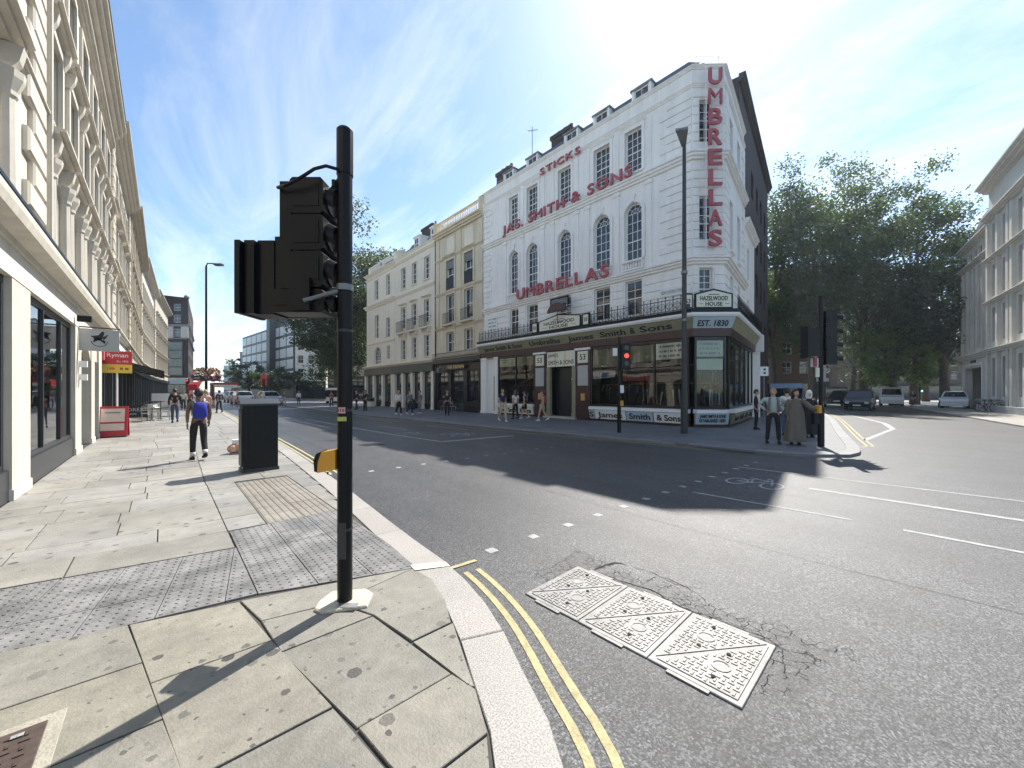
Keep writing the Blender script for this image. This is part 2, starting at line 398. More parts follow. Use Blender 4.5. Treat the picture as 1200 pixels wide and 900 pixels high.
def railing(mb, x0, x1, z0, z1, y, sp=0.13, fancy=True, m=None):
    mb.box(x0, x1, y-0.015, y+0.015, z1-0.03, z1, m); mb.box(x0, x1, y-0.012, y+0.012, z0+0.05, z0+0.075, m)
    n = max(2, int((x1-x0)/sp))
    for i in range(n+1):
        x = x0+(x1-x0)*i/n; mb.box(x-0.008, x+0.008, y-0.008, y+0.008, z0, z1+(0.06 if fancy else 0), m)
def poly_up(pts):                                          # ccw order
    a = sum(pts[i][0]*pts[(i+1) % len(pts)][1]-pts[(i+1) % len(pts)][0]*pts[i][1] for i in range(len(pts)))
    return pts if a > 0 else pts[::-1]

M('white paint', (0.80, 0.80, 0.78), 0.45, 0.04)
M('black metal', (0.0032, 0.0040, 0.0062), 0.36, 0.3, 6, spec=0.26, bump=0.03, bscale=60)
M('dark metal', (0.03, 0.032, 0.036), 0.45, 0.2)
M('grey metal', (0.20, 0.21, 0.22), 0.45, 0.15, metal=0.6)
M('steel', (0.50, 0.49, 0.47), 0.38, 0.2, 14, metal=0.85, bump=0.1, bscale=90)
M('white stucco', (0.89, 0.865, 0.825), 0.72, 0.035, 1.2, bump=0.08, bscale=18, streak=0.15, var2=0.05)
M('cream stucco', (0.80, 0.73, 0.60), 0.75, 0.06, 1.2, bump=0.08, bscale=18, streak=0.13)
M('buff stucco', (0.70, 0.615, 0.46), 0.75, 0.08, 1.2, bump=0.08, bscale=18, streak=0.22)
M('pale stucco', (0.60, 0.555, 0.47), 0.75, 0.09, 1.0, bump=0.12, bscale=14, streak=0.20, var2=0.06)
M('limestone', (0.50, 0.45, 0.36), 0.8, 0.12, 1.5, bump=0.15, bscale=20, streak=0.16, rnd=0.06)
M('portland stone', (0.70, 0.66, 0.58), 0.8, 0.10, 1.0, bump=0.12, bscale=20, streak=0.22)
M('grey stone', (0.36, 0.36, 0.35), 0.8, 0.1, 1.0, bump=0.12, bscale=20, streak=0.18)
M('slate', (0.07, 0.08, 0.10), 0.55, 0.2, 5, bump=0.15, bscale=12)
M('lead', (0.16, 0.165, 0.175), 0.5, 0.15)
M('window glass', (0.025, 0.032, 0.038), 0.04, 0.5, 0.7, spec=0.9)
M('pale blind glass', (0.22, 0.24, 0.25), 0.06, 0.3, 0.8, spec=0.8)
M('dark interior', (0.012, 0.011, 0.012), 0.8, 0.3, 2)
M('red sign paint', (0.40, 0.085, 0.10), 0.6, 0.2, 2)
M('sign ink', (0.02, 0.02, 0.025), 0.6, 0.0)
M('gilt', (0.62, 0.48, 0.20), 0.4, 0.1, metal=0.3)
M('signal red', (0.55, 0.03, 0.03), 0.3, 0.0, emit=((1.0, 0.06, 0.04), 0.9))
M('signal green', (0.05, 0.5, 0.35), 0.3, 0.0, emit=((0.2, 1.0, 0.7), 2.0))
M('dark lens', (0.03, 0.02, 0.02), 0.2, 0.0)
glass_shop()
# ============================================================ ground, pavements, markings
def spots(m, scale, thr, dark, jitter=1.0):              # chewing-gum spots and stains on a stone material
    t = m.node_tree; n = t.nodes; l = t.links; b = n['Principled BSDF']; src = b.inputs['Base Color'].links[0].from_socket
    geo = n.new('ShaderNodeNewGeometry'); vo = n.new('ShaderNodeTexVoronoi'); vo.inputs['Scale'].default_value = scale
    nz = n.new('ShaderNodeTexNoise'); nz.inputs['Scale'].default_value = 30; l.new(geo.outputs['Position'], nz.inputs['Vector'])
    mxv = n.new('ShaderNodeMix'); mxv.data_type = 'RGBA'; mxv.inputs[0].default_value = 0.025; l.new(geo.outputs['Position'], mxv.inputs[6]); l.new(nz.outputs['Color'], mxv.inputs[7])
    l.new(mxv.outputs[2], vo.inputs['Vector'])
    sz = n.new('ShaderNodeMath'); sz.operation = 'MULTIPLY'; sz.inputs[1].default_value = thr*1.6
    sp = n.new('ShaderNodeSeparateColor'); l.new(vo.outputs['Color'], sp.inputs[0])
    pw = n.new('ShaderNodeMath'); pw.operation = 'POWER'; pw.inputs[1].default_value = 3.0; l.new(sp.outputs[0], pw.inputs[0]); l.new(pw.outputs[0], sz.inputs[0])
    lt = n.new('ShaderNodeMath'); lt.operation = 'LESS_THAN'; l.new(vo.outputs['Distance'], lt.inputs[0]); l.new(sz.outputs[0], lt.inputs[1])
    ml = n.new('ShaderNodeMath'); ml.operation = 'MULTIPLY'; l.new(lt.outputs[0], ml.inputs[0]); l.new(sp.outputs[1], ml.inputs[1])
    mx = n.new('ShaderNodeMix'); mx.data_type = 'RGBA'; l.new(ml.outputs[0], mx.inputs[0]); l.new(src, mx.inputs[6]); mx.inputs[7].default_value = (*dark, 1)
    l.new(mx.outputs[2], b.inputs['Base Color'])
spots(M('york stone', (0.20, 0.19, 0.163), 0.62, 0.24, 1.7, bump=0.28, bscale=70, rnd=0.13, spec=0.4, var2=0.22, tint=(1.0, 0.98, 0.92)), 10.0, 0.26, (0.05, 0.047, 0.045))
spots(MATS['york stone'], 23.0, 0.2, (0.07, 0.066, 0.06))
ps_ = (M('paving stone', (0.245, 0.236, 0.218), 0.55, 0.28, 0.8, bump=0.3, bscale=60, rnd=0.14, spec=0.5, var2=0.2, tint=(1.0, 0.98, 0.92)))
spots(ps_, 9.0, 0.25, (0.07, 0.068, 0.065))
M('tactile stone', (0.162, 0.158, 0.153), 0.6, 0.62, 2.8, bump=0.25, bscale=60, rnd=0.12, var2=0.25)
M('ribbed stone', (0.22, 0.20, 0.17), 0.6, 0.25, 1.5, bump=0.25, bscale=60, rnd=0.10, var2=0.2)
M('joint', (0.06, 0.055, 0.05), 0.9, 0.3, 8)
M('base concrete', (0.50, 0.46, 0.36), 0.85, 0.2, 6, bump=0.5, bscale=60); M('concrete', (0.30, 0.28, 0.225), 0.85, 0.2, 6, bump=0.5, bscale=60)
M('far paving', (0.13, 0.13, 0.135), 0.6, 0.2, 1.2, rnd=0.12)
M('yellow line', (0.37, 0.325, 0.17), 0.75, 0.30, 14, bump=0.5, bscale=70, var2=0.3)
M('white line', (0.31, 0.31, 0.30), 0.7, 0.30, 9, bump=0.4, bscale=70, var2=0.25)
M('yellowed kerb paint', (0.72, 0.68, 0.47), 0.7, 0.16, 9)

def granite(name, col):
    m = M(name, col, 0.6, 0.1, 2, rnd=0.08); t = m.node_tree; n = t.nodes; l = t.links; b = n['Principled BSDF']; src = b.inputs['Base Color'].links[0].from_socket
    geo = n.new('ShaderNodeNewGeometry'); nz = n.new('ShaderNodeTexNoise'); nz.inputs['Scale'].default_value = 110; nz.inputs['Detail'].default_value = 2
    l.new(geo.outputs['Position'], nz.inputs['Vector'])
    mr = n.new('ShaderNodeMapRange'); mr.inputs[1].default_value = 0.35; mr.inputs[2].default_value = 0.65; mr.inputs[3].default_value = 0.62; mr.inputs[4].default_value = 1.3; l.new(nz.outputs['Fac'], mr.inputs[0])
    mx = n.new('ShaderNodeMix'); mx.data_type = 'RGBA'; mx.blend_type = 'MULTIPLY'; mx.inputs[0].default_value = 1; l.new(src, mx.inputs[6]); l.new(mr.outputs[0], mx.inputs[7]); l.new(mx.outputs[2], b.inputs['Base Color'])
    bp = n.new('ShaderNodeBump'); bp.inputs['Strength'].default_value = 0.3; bp.inputs['Distance'].default_value = 0.004; l.new(nz.outputs['Fac'], bp.inputs['Height']); l.new(bp.outputs['Normal'], b.inputs['Normal'])
    return m
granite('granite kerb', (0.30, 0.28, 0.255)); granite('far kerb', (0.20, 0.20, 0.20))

def asphalt():
    m = bpy.data.materials.new('asphalt'); m.use_nodes = True; t = m.node_tree; n = t.nodes; l = t.links; b = n['Principled BSDF']
    geo = n.new('ShaderNodeNewGeometry'); P = geo.outputs['Position']
    def noise(s, d=4, r=0.6):
        z = n.new('ShaderNodeTexNoise'); z.inputs['Scale'].default_value = s; z.inputs['Detail'].default_value = d; z.inputs['Roughness'].default_value = r; l.new(P, z.inputs['Vector']); return z.outputs['Fac']
    def mr(a, f0, f1, t0, t1):
        x = n.new('ShaderNodeMapRange'); l.new(a, x.inputs[0]); x.inputs[1].default_value = f0; x.inputs[2].default_value = f1; x.inputs[3].default_value = t0; x.inputs[4].default_value = t1; return x.outputs[0]
    def mt(op, a, c=None):
        x = n.new('ShaderNodeMath'); x.operation = op
        for i, v in enumerate((a, c)):
            if v is None: continue
            if isinstance(v, (int, float)): x.inputs[i].default_value = v
            else: l.new(v, x.inputs[i])
        return x.outputs[0]
    fine = noise(80, 4, 0.8); big = noise(0.35, 5); mid = noise(2.2, 5)
    chip = n.new('ShaderNodeTexVoronoi'); chip.inputs['Scale'].default_value = 100; l.new(P, chip.inputs['Vector'])
    cs = n.new('ShaderNodeSeparateColor'); l.new(chip.outputs['Color'], cs.inputs[0])
    v = mt('MULTIPLY', mr(fine, 0.32, 0.68, 0.35, 1.65), mr(big, 0.3, 0.7, 0.82, 1.16))
    tmap = n.new('ShaderNodeMapping'); tmap.inputs['Scale'].default_value = (1.1, 0.06, 1); l.new(P, tmap.inputs[0])
    tz = n.new('ShaderNodeTexNoise'); tz.inputs['Scale'].default_value = 1.0; tz.inputs['Detail'].default_value = 4; l.new(tmap.outputs[0], tz.inputs['Vector'])
    v = mt('MULTIPLY', v, mr(tz.outputs['Fac'], 0.3, 0.7, 0.72, 1.25)); v = mt('MULTIPLY', v, mr(noise(1.1, 6, 0.7), 0.58, 0.72, 1.0, 0.62))
    v = mt('MULTIPLY', v, mr(mid, 0.3, 0.7, 0.85, 1.15)); v = mt('MULTIPLY', v, mr(mt('POWER', cs.outputs[0], 2.2), 0.0, 1.0, 0.3, 3.6))
    # cracked, broken surface round the access cover
    sp = n.new('ShaderNodeSeparateXYZ'); l.new(P, sp.inputs[0])
    dxx = mt('SUBTRACT', mt('ABSOLUTE', mt('SUBTRACT', sp.outputs[0], 2.86)), 0.30); dyy = mt('SUBTRACT', mt('ABSOLUTE', mt('SUBTRACT', sp.outputs[1], 1.50)), 0.98)
    dist = mt('MAXIMUM', dxx, dyy); dist = mt('ADD', dist, mr(noise(3.5, 3), 0.3, 0.7, -0.12, 0.12))
    mask = mr(dist, 0.03, 0.15, 1.0, 0.0)
    wv = n.new('ShaderNodeMix'); wv.data_type = 'RGBA'; wv.inputs[0].default_value = 0.09; l.new(P, wv.inputs[6])
    nzc = n.new('ShaderNodeTexNoise'); nzc.inputs['Scale'].default_value = 9; l.new(P, nzc.inputs['Vector']); l.new(nzc.outputs['Color'], wv.inputs[7])
    cv = n.new('ShaderNodeTexVoronoi'); cv.feature = 'DISTANCE_TO_EDGE'; cv.inputs['Scale'].default_value = 13; l.new(wv.outputs[2], cv.inputs['Vector'])
    crack = mt('MULTIPLY', mt('MULTIPLY', mr(cv.outputs['Distance'], 0.004, 0.03, 1.0, 0.0), mask), mr(noise(7, 3), 0.42, 0.56, 0.0, 1.0))
    v = mt('MULTIPLY', v, mr(crack, 0.0, 1.0, 1.0, 0.16)); v = mt('MULTIPLY', v, mr(mt('MULTIPLY', mask, noise(16, 4)), 0.3, 0.65, 1.0, 0.35))
    col = n.new('ShaderNodeMix'); col.data_type = 'RGBA'; col.blend_type = 'MULTIPLY'; col.inputs[0].default_value = 1; col.inputs[6].default_value = (0.036, 0.036, 0.037, 1); l.new(v, col.inputs[7])
    l.new(col.outputs[2], b.inputs['Base Color']); b.inputs['Roughness'].default_value = 0.45; b.inputs['Specular IOR Level'].default_value = 0.64
    h = mt('SUBTRACT', mt('SUBTRACT', fine, mt('MULTIPLY', chip.outputs['Distance'], 0.3)), mt('MULTIPLY', crack, 2.2))
    bp = n.new('ShaderNodeBump'); bp.inputs['Strength'].default_value = 0.6; bp.inputs['Distance'].default_value = 0.009; l.new(h, bp.inputs['Height']); l.new(bp.outputs['Normal'], b.inputs['Normal'])
    MATS['asphalt'] = m
asphalt()

mb = MB(); mb.quad((-900, -900, ROAD), (1100, -900, ROAD), (1100, 1500, ROAD), (-900, 1500, ROAD))
road = tag(mb.obj('road', 'asphalt'), 'grey asphalt road of the junction', None, None, 'structure')

def lerp_curve(pts, step):
    P = [Vector((p[0], p[1])) for p in pts]; outp = [P[0].copy()]; carry = 0.0
    # catmull-rom dense sampling, then even arc length
    D = []
    for i in range(len(P)-1):
        p0 = P[max(i-1, 0)]; p1 = P[i]; p2 = P[i+1]; p3 = P[min(i+2, len(P)-1)]; k = max(6, int((p2-p1).length*6))
        for j in range(k):
            t = j/k; D.append(0.5*((2*p1)+(p2-p0)*t+(2*p0-5*p1+4*p2-p3)*t*t+(3*p1-p0-3*p2+p3)*t**3))
    D.append(P[-1]); acc = 0.0
    for a, b in zip(D, D[1:]):
        acc += (b-a).length
        if acc >= step: outp.append(b.copy()); acc = 0.0
    outp.append(P[-1]); return outp
def offset(curve, d):                                     # to the left of travel
    o = []
    for i in range(len(curve)):
        a = curve[max(i-1, 0)]; b = curve[min(i+1, len(curve)-1)]; t = (b-a).normalized(); o.append(curve[i]+Vector((-t.y, t.x))*d)
    return o
NEAR = [(-6, -1.0), (-3, -0.9), (-1.2, -0.45), (0.0, 0.05), (0.75, 0.5), (1.27, 1.06), (1.49, 1.51), (1.78, 2.2), (1.95, 2.96), (2.03, 4.03), (2.16, 5.48), (2.33, 7.53), (2.68, 13.5), (3.16, 26.6), (4.3, 57), (7.5, 100), (14, 160)]
near_o = lerp_curve(NEAR, 0.3); near_i = offset(near_o, 0.29)
FAR = [(22, 160), (15, 100), (10.8, 60), (10.1, 40), (10.25, 27), (10.7, 20), (10.85, 15), (11.15, 11.3), (11.6, 8.3), (11.8, 6.6), (11.88, 5.2), (12.0, 2.9), (12.6, 1.85), (14.0, 1.4), (20, 2.45), (31, 4.4), (45, 7.2), (90, 14.6)]
far_o = lerp_curve(FAR, 0.45); far_i = offset(far_o, 0.3)
def nearx(Y, c=near_i):
    b = None
    for a, d in zip(c, c[1:]):
        if (a.y-Y)*(d.y-Y) <= 0 and a.x > 0.3: b = a.x+(d.x-a.x)*(Y-a.y)/((d.y-a.y) or 1)
    return b if b is not None else 1.0

mb = MB(); pts = [(p.x, p.y) for p in near_o]+[(-30, 160), (-30, -1.0)]
mb.prism(poly_up(pts), -0.6, -0.014)
pave = tag(mb.obj('pavement', 'joint'), 'pavement of stone slabs in front of the cream building', None, None, 'structure')
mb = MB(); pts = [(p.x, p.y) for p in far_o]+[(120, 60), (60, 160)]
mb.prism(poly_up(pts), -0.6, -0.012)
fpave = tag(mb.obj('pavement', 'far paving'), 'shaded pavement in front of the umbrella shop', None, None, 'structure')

# kerb stones
def kerb(o, i, par, mat, n, lo=0.0, zb=-0.4, skip=None):
    k = 0
    while k+n < len(o):
        a, b, c, d = o[k], o[k+n], i[k+n], i[k]
        mids = list(range(k, k+n+1))
        pl = [(o[q].x, o[q].y) for q in mids]+[(i[q].x, i[q].y) for q in reversed(mids)]
        cen = Vector((sum(p[0] for p in pl)/len(pl), sum(p[1] for p in pl)/len(pl)))
        tt = (b-a).normalized()*0.004
        pl[0] = (pl[0][0]+tt.x, pl[0][1]+tt.y); pl[-1] = (pl[-1][0]+tt.x, pl[-1][1]+tt.y)
        q = len(mids)-1; pl[q] = (pl[q][0]-tt.x, pl[q][1]-tt.y); pl[q+1] = (pl[q+1][0]-tt.x, pl[q+1][1]-tt.y)
        pl = [(p[0]-cen.x, p[1]-cen.y) for p in poly_up(pl)]
        MB().prism(pl, zb, lo+random.uniform(-0.0015, 0.0015), bevel=0.006).obj('kerb_stone', mat, par, (cen.x, cen.y, 0)); k += n
E_ = [j for j, p in enumerate(near_o) if p.y < 58]; kerb(near_o[:len(E_)], near_i[:len(E_)], pave, 'granite kerb', 3)
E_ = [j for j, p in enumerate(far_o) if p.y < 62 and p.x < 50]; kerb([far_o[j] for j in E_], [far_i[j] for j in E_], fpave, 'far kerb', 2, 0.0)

def slab(pts, mat, gap=0.006, z=0.0, par=None, name='paving_slab', nm=None):
    n = len(pts); cx = sum(p[0] for p in pts)/n; cy = sum(p[1] for p in pts)/n; q = []
    for p in pts:
        d = math.hypot(p[0]-cx, p[1]-cy); k = 1-gap*1.35/d; q.append(((p[0]-cx)*k, (p[1]-cy)*k))
    return MB().prism(poly_up(q), -0.06, 0.0, bevel=0.003).obj(name, mat, par or pave, (cx, cy, z+random.uniform(-0.0025, 0.0025)))
for pts in ([(0.43,3.58),(0.9,3.45),(1.68,3.19),(0.97,3.06),(0.5,3.17)], [(0.5,3.17),(0.97,3.06),(1.11,2.71),(0.53,2.71)],
            [(0.97,3.06),(1.68,3.19),(1.70,2.9),(1.62,2.56),(1.48,2.26),(1.18,2.26),(1.11,2.71)], [(1.18,2.26),(1.49,2.26),(1.36,1.93),(1.25,1.68),(1.235,1.70)],
            [(0.53,2.71),(1.11,2.71),(1.215,1.85),(0.68,1.85)], [(0.68,1.85),(1.215,1.85),(1.25,1.67),(1.13,1.41),(0.73,1.41)],
            [(0.73,1.41),(1.12,1.41),(0.9,1.08),(0.62,0.82),(0.75,1.2)],
            [(-0.18,3.73),(0.43,3.58),(0.52,2.88),(-0.06,2.90)], [(-0.06,2.9),(0.52,2.88),(0.64,2.06),(0.06,2.06)], [(0.06,2.06),(0.64,2.06),(0.75,1.2),(0.15,1.2)],
            [(0.15,1.2),(0.75,1.2),(0.6,0.78),(0.2,0.5)],
            [(-0.80,3.87),(-0.18,3.73),(-0.09,3.15),(-0.72,3.16)], [(-0.72,3.16),(-0.09,3.15),(0.0,2.54),(-0.66,2.54)], [(-0.66,2.54),(0.0,2.54),(0.1,1.9),(-0.6,1.9)],
            [(-0.6,1.9),(0.1,1.9),(0.18,1.1),(-0.5,1.1)], [(-0.5,1.1),(0.18,1.1),(0.2,0.5),(-0.4,0.25)]):
    slab(pts, 'york stone')
for y0 in (0.3, 1.0, 1.7, 2.35, 3.0):
    xr = -0.74+(3.2-y0)*0.1
    slab([(-1.68, y0), (-1.1, y0), (-1.1, y0+0.65), (-1.68, y0+0.65)], 'york stone'); slab([(-1.1, y0), (xr, y0), (xr-0.06, y0+0.65), (-1.1, y0+0.65)], 'york stone')

# tactile paving: one shared mesh for each kind
def blister(n=6, s=0.4):
    b = MB(); h = s/2-0.002; b.prism([(-h, -h), (h, -h), (h, h), (-h, h)], -0.06, 0.0, bevel=0.002)
    for i in range(n):
        for j in range(n):
            x = -s/2+s*(i+0.5)/n; y = -s/2+s*(j+0.5)/n; k = 8
            vs = [(x+0.0155*math.cos(2*math.pi*q/k), y+0.0155*math.sin(2*math.pi*q/k), -0.0005) for q in range(k)]+[(x+0.011*math.cos(2*math.pi*q/k), y+0.011*math.sin(2*math.pi*q/k), 0.0055) for q in range(k)]
            b.add(vs, [tuple(range(k, 2*k))]+[(q, (q+1) % k, k+(q+1) % k, k+q) for q in range(k)])
    return b.mesh('tactile_slab', 'tactile stone')
def ribbed(s=0.4):
    b = MB(); h = s/2-0.002; b.prism([(-h, -h), (h, -h), (h, h), (-h, h)], -0.06, -0.004, bevel=0.002)
    for i in range(5):
        x = -s/2+s*(i+0.5)/5; b.add([(x-0.03, -h+0.004, -0.004), (x+0.03, -h+0.004, -0.004), (x+0.03, h-0.004, -0.004), (x-0.03, h-0.004, -0.004), (x-0.02, -h+0.01, 0.003), (x+0.02, -h+0.01, 0.003), (x+0.02, h-0.01, 0.003), (x-0.02, h-0.01, 0.003)], [(4,5,6,7),(0,1,5,4),(1,2,6,5),(2,3,7,6),(3,0,4,7)])
    return b.mesh('ribbed_slab', 'ribbed stone')
bl, rb = blister(), ribbed()
def clip(poly, hp):                                        # keep the side a*x+b*y <= c
    a, b, c = hp; o = []
    for i in range(len(poly)):
        p, q = poly[i], poly[(i+1) % len(poly)]; dp, dq = a*p[0]+b*p[1]-c, a*q[0]+b*q[1]-c
        if dp <= 0: o.append(p)
        if dp*dq < 0: t = dp/(dp-dq); o.append((p[0]+(q[0]-p[0])*t, p[1]+(q[1]-p[1])*t))
    return o
def area(p): return abs(sum(p[i][0]*p[(i+1) % len(p)][1]-p[(i+1) % len(p)][0]*p[i][1] for i in range(len(p))))/2
def line(p, q):                                            # half-plane right of the line p -> q
    dx_, dy_ = q[0]-p[0], q[1]-p[1]; return (-dy_, dx_, -dy_*p[0]+dx_*p[1])
def tactile(cx, cy, ang, hps):
    s = 0.402; ca, sa = math.cos(ang), math.sin(ang); W = lambda x, y: (cx+x*ca-y*sa, cy+x*sa+y*ca)
    full = [W(-s/2, -s/2), W(s/2, -s/2), W(s/2, s/2), W(-s/2, s/2)]; pl = full
    for h in hps: pl = clip(pl, h) if len(pl) > 2 else pl
    if len(pl) < 3 or area(pl) < 0.012: return
    z = random.uniform(-0.002, 0.002)
    if area(pl) > 0.1610: link('tactile_slab', bl, pave, (cx, cy, z), ang); return
    g = [((x-cx)*0.985, (y-cy)*0.985) for x, y in poly_up(pl)]; m = MB(); m.prism(g, -0.06, 0.0)
    for i in range(6):
        for j in range(6):
            x, y = W(-s/2+s*(i+0.5)/6, -s/2+s*(j+0.5)/6)
            if all(h[0]*x+h[1]*y < h[2]-0.02*math.hypot(h[0], h[1]) for h in hps):
                k = 8; x -= cx; y -= cy; m.add([(x+0.0155*math.cos(2*math.pi*q/k), y+0.0155*math.sin(2*math.pi*q/k), -0.0005) for q in range(k)]+[(x+0.011*math.cos(2*math.pi*q/k), y+0.011*math.sin(2*math.pi*q/k), 0.0055) for q in range(k)], [tuple(range(k, 2*k))]+[(q, (q+1) % k, k+(q+1) % k, k+q) for q in range(k)])
    m.obj('tactile_slab', 'tactile stone', pave, (cx, cy, z))
TA = -math.atan(0.16); ca, sa = math.cos(TA), math.sin(TA)
for i in range(6):                                         # strip from the building to the kerb, slightly askew
    for j in range(3):
        u, v = -0.402*(i+0.5)+0.2, 0.402*(j+0.5); tactile(0.545+u*ca-v*sa, 3.615+u*sa+v*ca, TA, [(1, 0, 0.548), (-1, 0, 1.68)])
DG = line((1.66, 3.20), (0.43, 3.605)); DG = (0.41, 1.10, 0.41*1.66+1.10*3.20); DG = (-DG[0], -DG[1], -DG[2])
KB = (1.0, -0.075, 1.715-0.075*3.3)
for i in range(3):
    for j in range(6): tactile(0.555+0.402*(i+0.5), 3.02+0.402*(j+0.5), 0.0, [DG, KB])
for i in range(2):
    for j in range(7):
        x = 1.13+i*0.402; y = 5.64+j*0.402; link('ribbed_slab', rb, pave, (x, y, random.uniform(-0.002, 0.002)))

# rows of paving behind the tactile strip
Y = 4.855; rows = 0
def rowslab(xa, xb, y0, y1, tilt=0.0):
    if xb-xa < 0.12: return
    slab([(xa, y0+tilt*(0.55-xa)), (xb, y0+tilt*(0.55-xb)), (xb, y1+tilt*(0.55-xb)), (xa, y1+tilt*(0.55-xa))], 'paving stone', 0.005)
while Y < 34:
    hgt = random.choice((0.46, 0.55, 0.62, 0.72)) if Y < 9 else random.choice((0.6, 0.75, 0.9)) if Y < 18 else 1.3
    y1 = Y+hgt-0.0; xr = nearx(Y+hgt/2)-0.02
    tl = 0.16*max(0, (7.0-Y)/2.1) if Y < 7 else 0.0
    if Y < 8.35: seams = [0.545]; right = [(0.545, 0.925)]+([(0.925, xr)] if Y > 8.25 else [(1.737, xr)])
    else: seams = [0.53+0.02*(Y-8)]; right = [(seams[0], (seams[0]+xr)/2+random.uniform(-0.2, 0.2))]; right.append((right[0][1], xr))
    xa = -1.67; first = True
    while xa < seams[0]-0.05:
        ln = random.uniform(0.62, 1.15) if not first else random.uniform(0.3, 0.9); xb = min(xa+ln, seams[0])
        if seams[0]-xb < 0.3: xb = seams[0]
        rowslab(xa, xb, Y, y1, tl); xa = xb; first = False
    for a, b in right:
        if Y >= 5.4 or a > 1.5: rowslab(a, b, Y, y1)
        elif y1 > 5.5: rowslab(a, b, 5.44, y1)
    Y = y1; rows += 1
MB().quad((-1.68, Y, 0), (nearx(Y)-0.01, Y, 0), (4.0, 57, 0), (-1.68, 57, 0)).obj('paved_surface', 'paving stone', pave)
# paving in front of the umbrella shop
sl = {}
for i in range(8):
    for j in range(28):
        x = 17.62-0.72*(i+0.5); y = 2.9+0.9*(j+0.5)+(0.45 if i % 2 else 0)
        if y > 23.4 or x < 12.15 or (y < 7 and x > 17.2): continue
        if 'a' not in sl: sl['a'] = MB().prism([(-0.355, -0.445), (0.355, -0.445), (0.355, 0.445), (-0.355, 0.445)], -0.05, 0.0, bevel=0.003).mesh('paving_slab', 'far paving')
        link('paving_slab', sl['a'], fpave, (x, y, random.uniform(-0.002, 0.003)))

# painted markings: thin sheets on the road
def ribbon(pts, w, mat, name, z=ROAD+0.004, par=road, gap=None):
    P = [Vector((p[0], p[1])) for p in pts]; l = offset(P, w/2); r = offset(P, -w/2); b = MB()
    for i in range(len(P)-1): b.quad((r[i].x, r[i].y, z), (r[i+1].x, r[i+1].y, z), (l[i+1].x, l[i+1].y, z), (l[i].x, l[i].y, z))
    return b.obj(name, mat, par)
yl = [p for p in lerp_curve(NEAR, 0.12)]
seg = [p for p in yl if p.y < 3.09 and p.x > -3]
for d in (-0.13, -0.255): ribbon(offset(seg, d), 0.05, 'yellow line', 'double_yellow_line')
ribbon([(2.0, 3.10), (2.30, 3.075)], 0.05, 'yellow line', 'yellow_end_bar', ROAD+0.008)
MB().quad((1.66, 3.13, 0.008), (1.945, 3.00, 0.004), (1.96, 3.10, 0.004), (1.68, 3.25, 0.008)).obj('kerb_paint', 'yellowed kerb paint', pave)
seg = [p for p in yl if 8.2 < p.y < 56]
for d in (-0.14, -0.28): ribbon(offset(seg, d), 0.055, 'yellow line', 'double_yellow_line')
sq = MB().quad((-0.055, -0.055, 0), (0.055, -0.055, 0), (0.055, 0.055, 0), (-0.055, 0.055, 0)).mesh('crossing_stud', 'white line')
for Y0, x0, st in ((3.16, 2.57, 0.605), (8.02, 3.25, 0.605)):
    for i in range(14):
        x = x0+i*st
        if x < 11.4: link('crossing_stud', sq, road, (x, Y0-0.02*i, ROAD+0.004), random.uniform(-0.1, 0.1))
for pts, w in (([(8.3, 1.5), (8.28, -3.2)], 0.12), ([(6.55, 2.75), (6.68, 0.75)], 0.06), ([(6.65, 0.28), (6.63, -2.2)], 0.08), ([(9.5, 3.0), (9.75, -0.9), (9.9, -4)], 0.08),
               ([(6.45, 26), (6.5, 17.9), (6.6, 14.9), (6.9, 11.1)], 0.12), ([(6.9, 11.15), (9.9, 10.85)], 0.2), ([(7.9, 18.4), (7.95, 15.6)], 0.10), ([(9.75, 17.2), (9.85, 13.8)], 0.10),
               ([(5.6, 40), (5.75, 30)], 0.1), ([(6.2, 60), (5.9, 48)], 0.1), ([(9.9, 30), (9.75, 22)], 0.08)):
    ribbon(pts, w, 'white line', 'lane_marking')
ribbon([G(1013, 516, ROAD), G(1046, 503, ROAD)], 0.16, 'white line', 'lane_marking'); ribbon([G(1047, 503, ROAD), G(1036, 496, ROAD), G(985, 484, ROAD)], 0.22, 'white line', 'lane_marking')
for a in (0.25, 0.4): ribbon([(p.x, p.y) for p in offset([q for q in far_o if q.x > 15.5 and q.x < 44], -a)], 0.06, 'yellow line', 'double_yellow_line')
for a in (0.22, 0.36): ribbon([(p.x, p.y) for p in offset([q for q in far_o if 4 < q.y < 40 and q.x < 12.2], -a)], 0.05, 'yellow line', 'double_yellow_line')
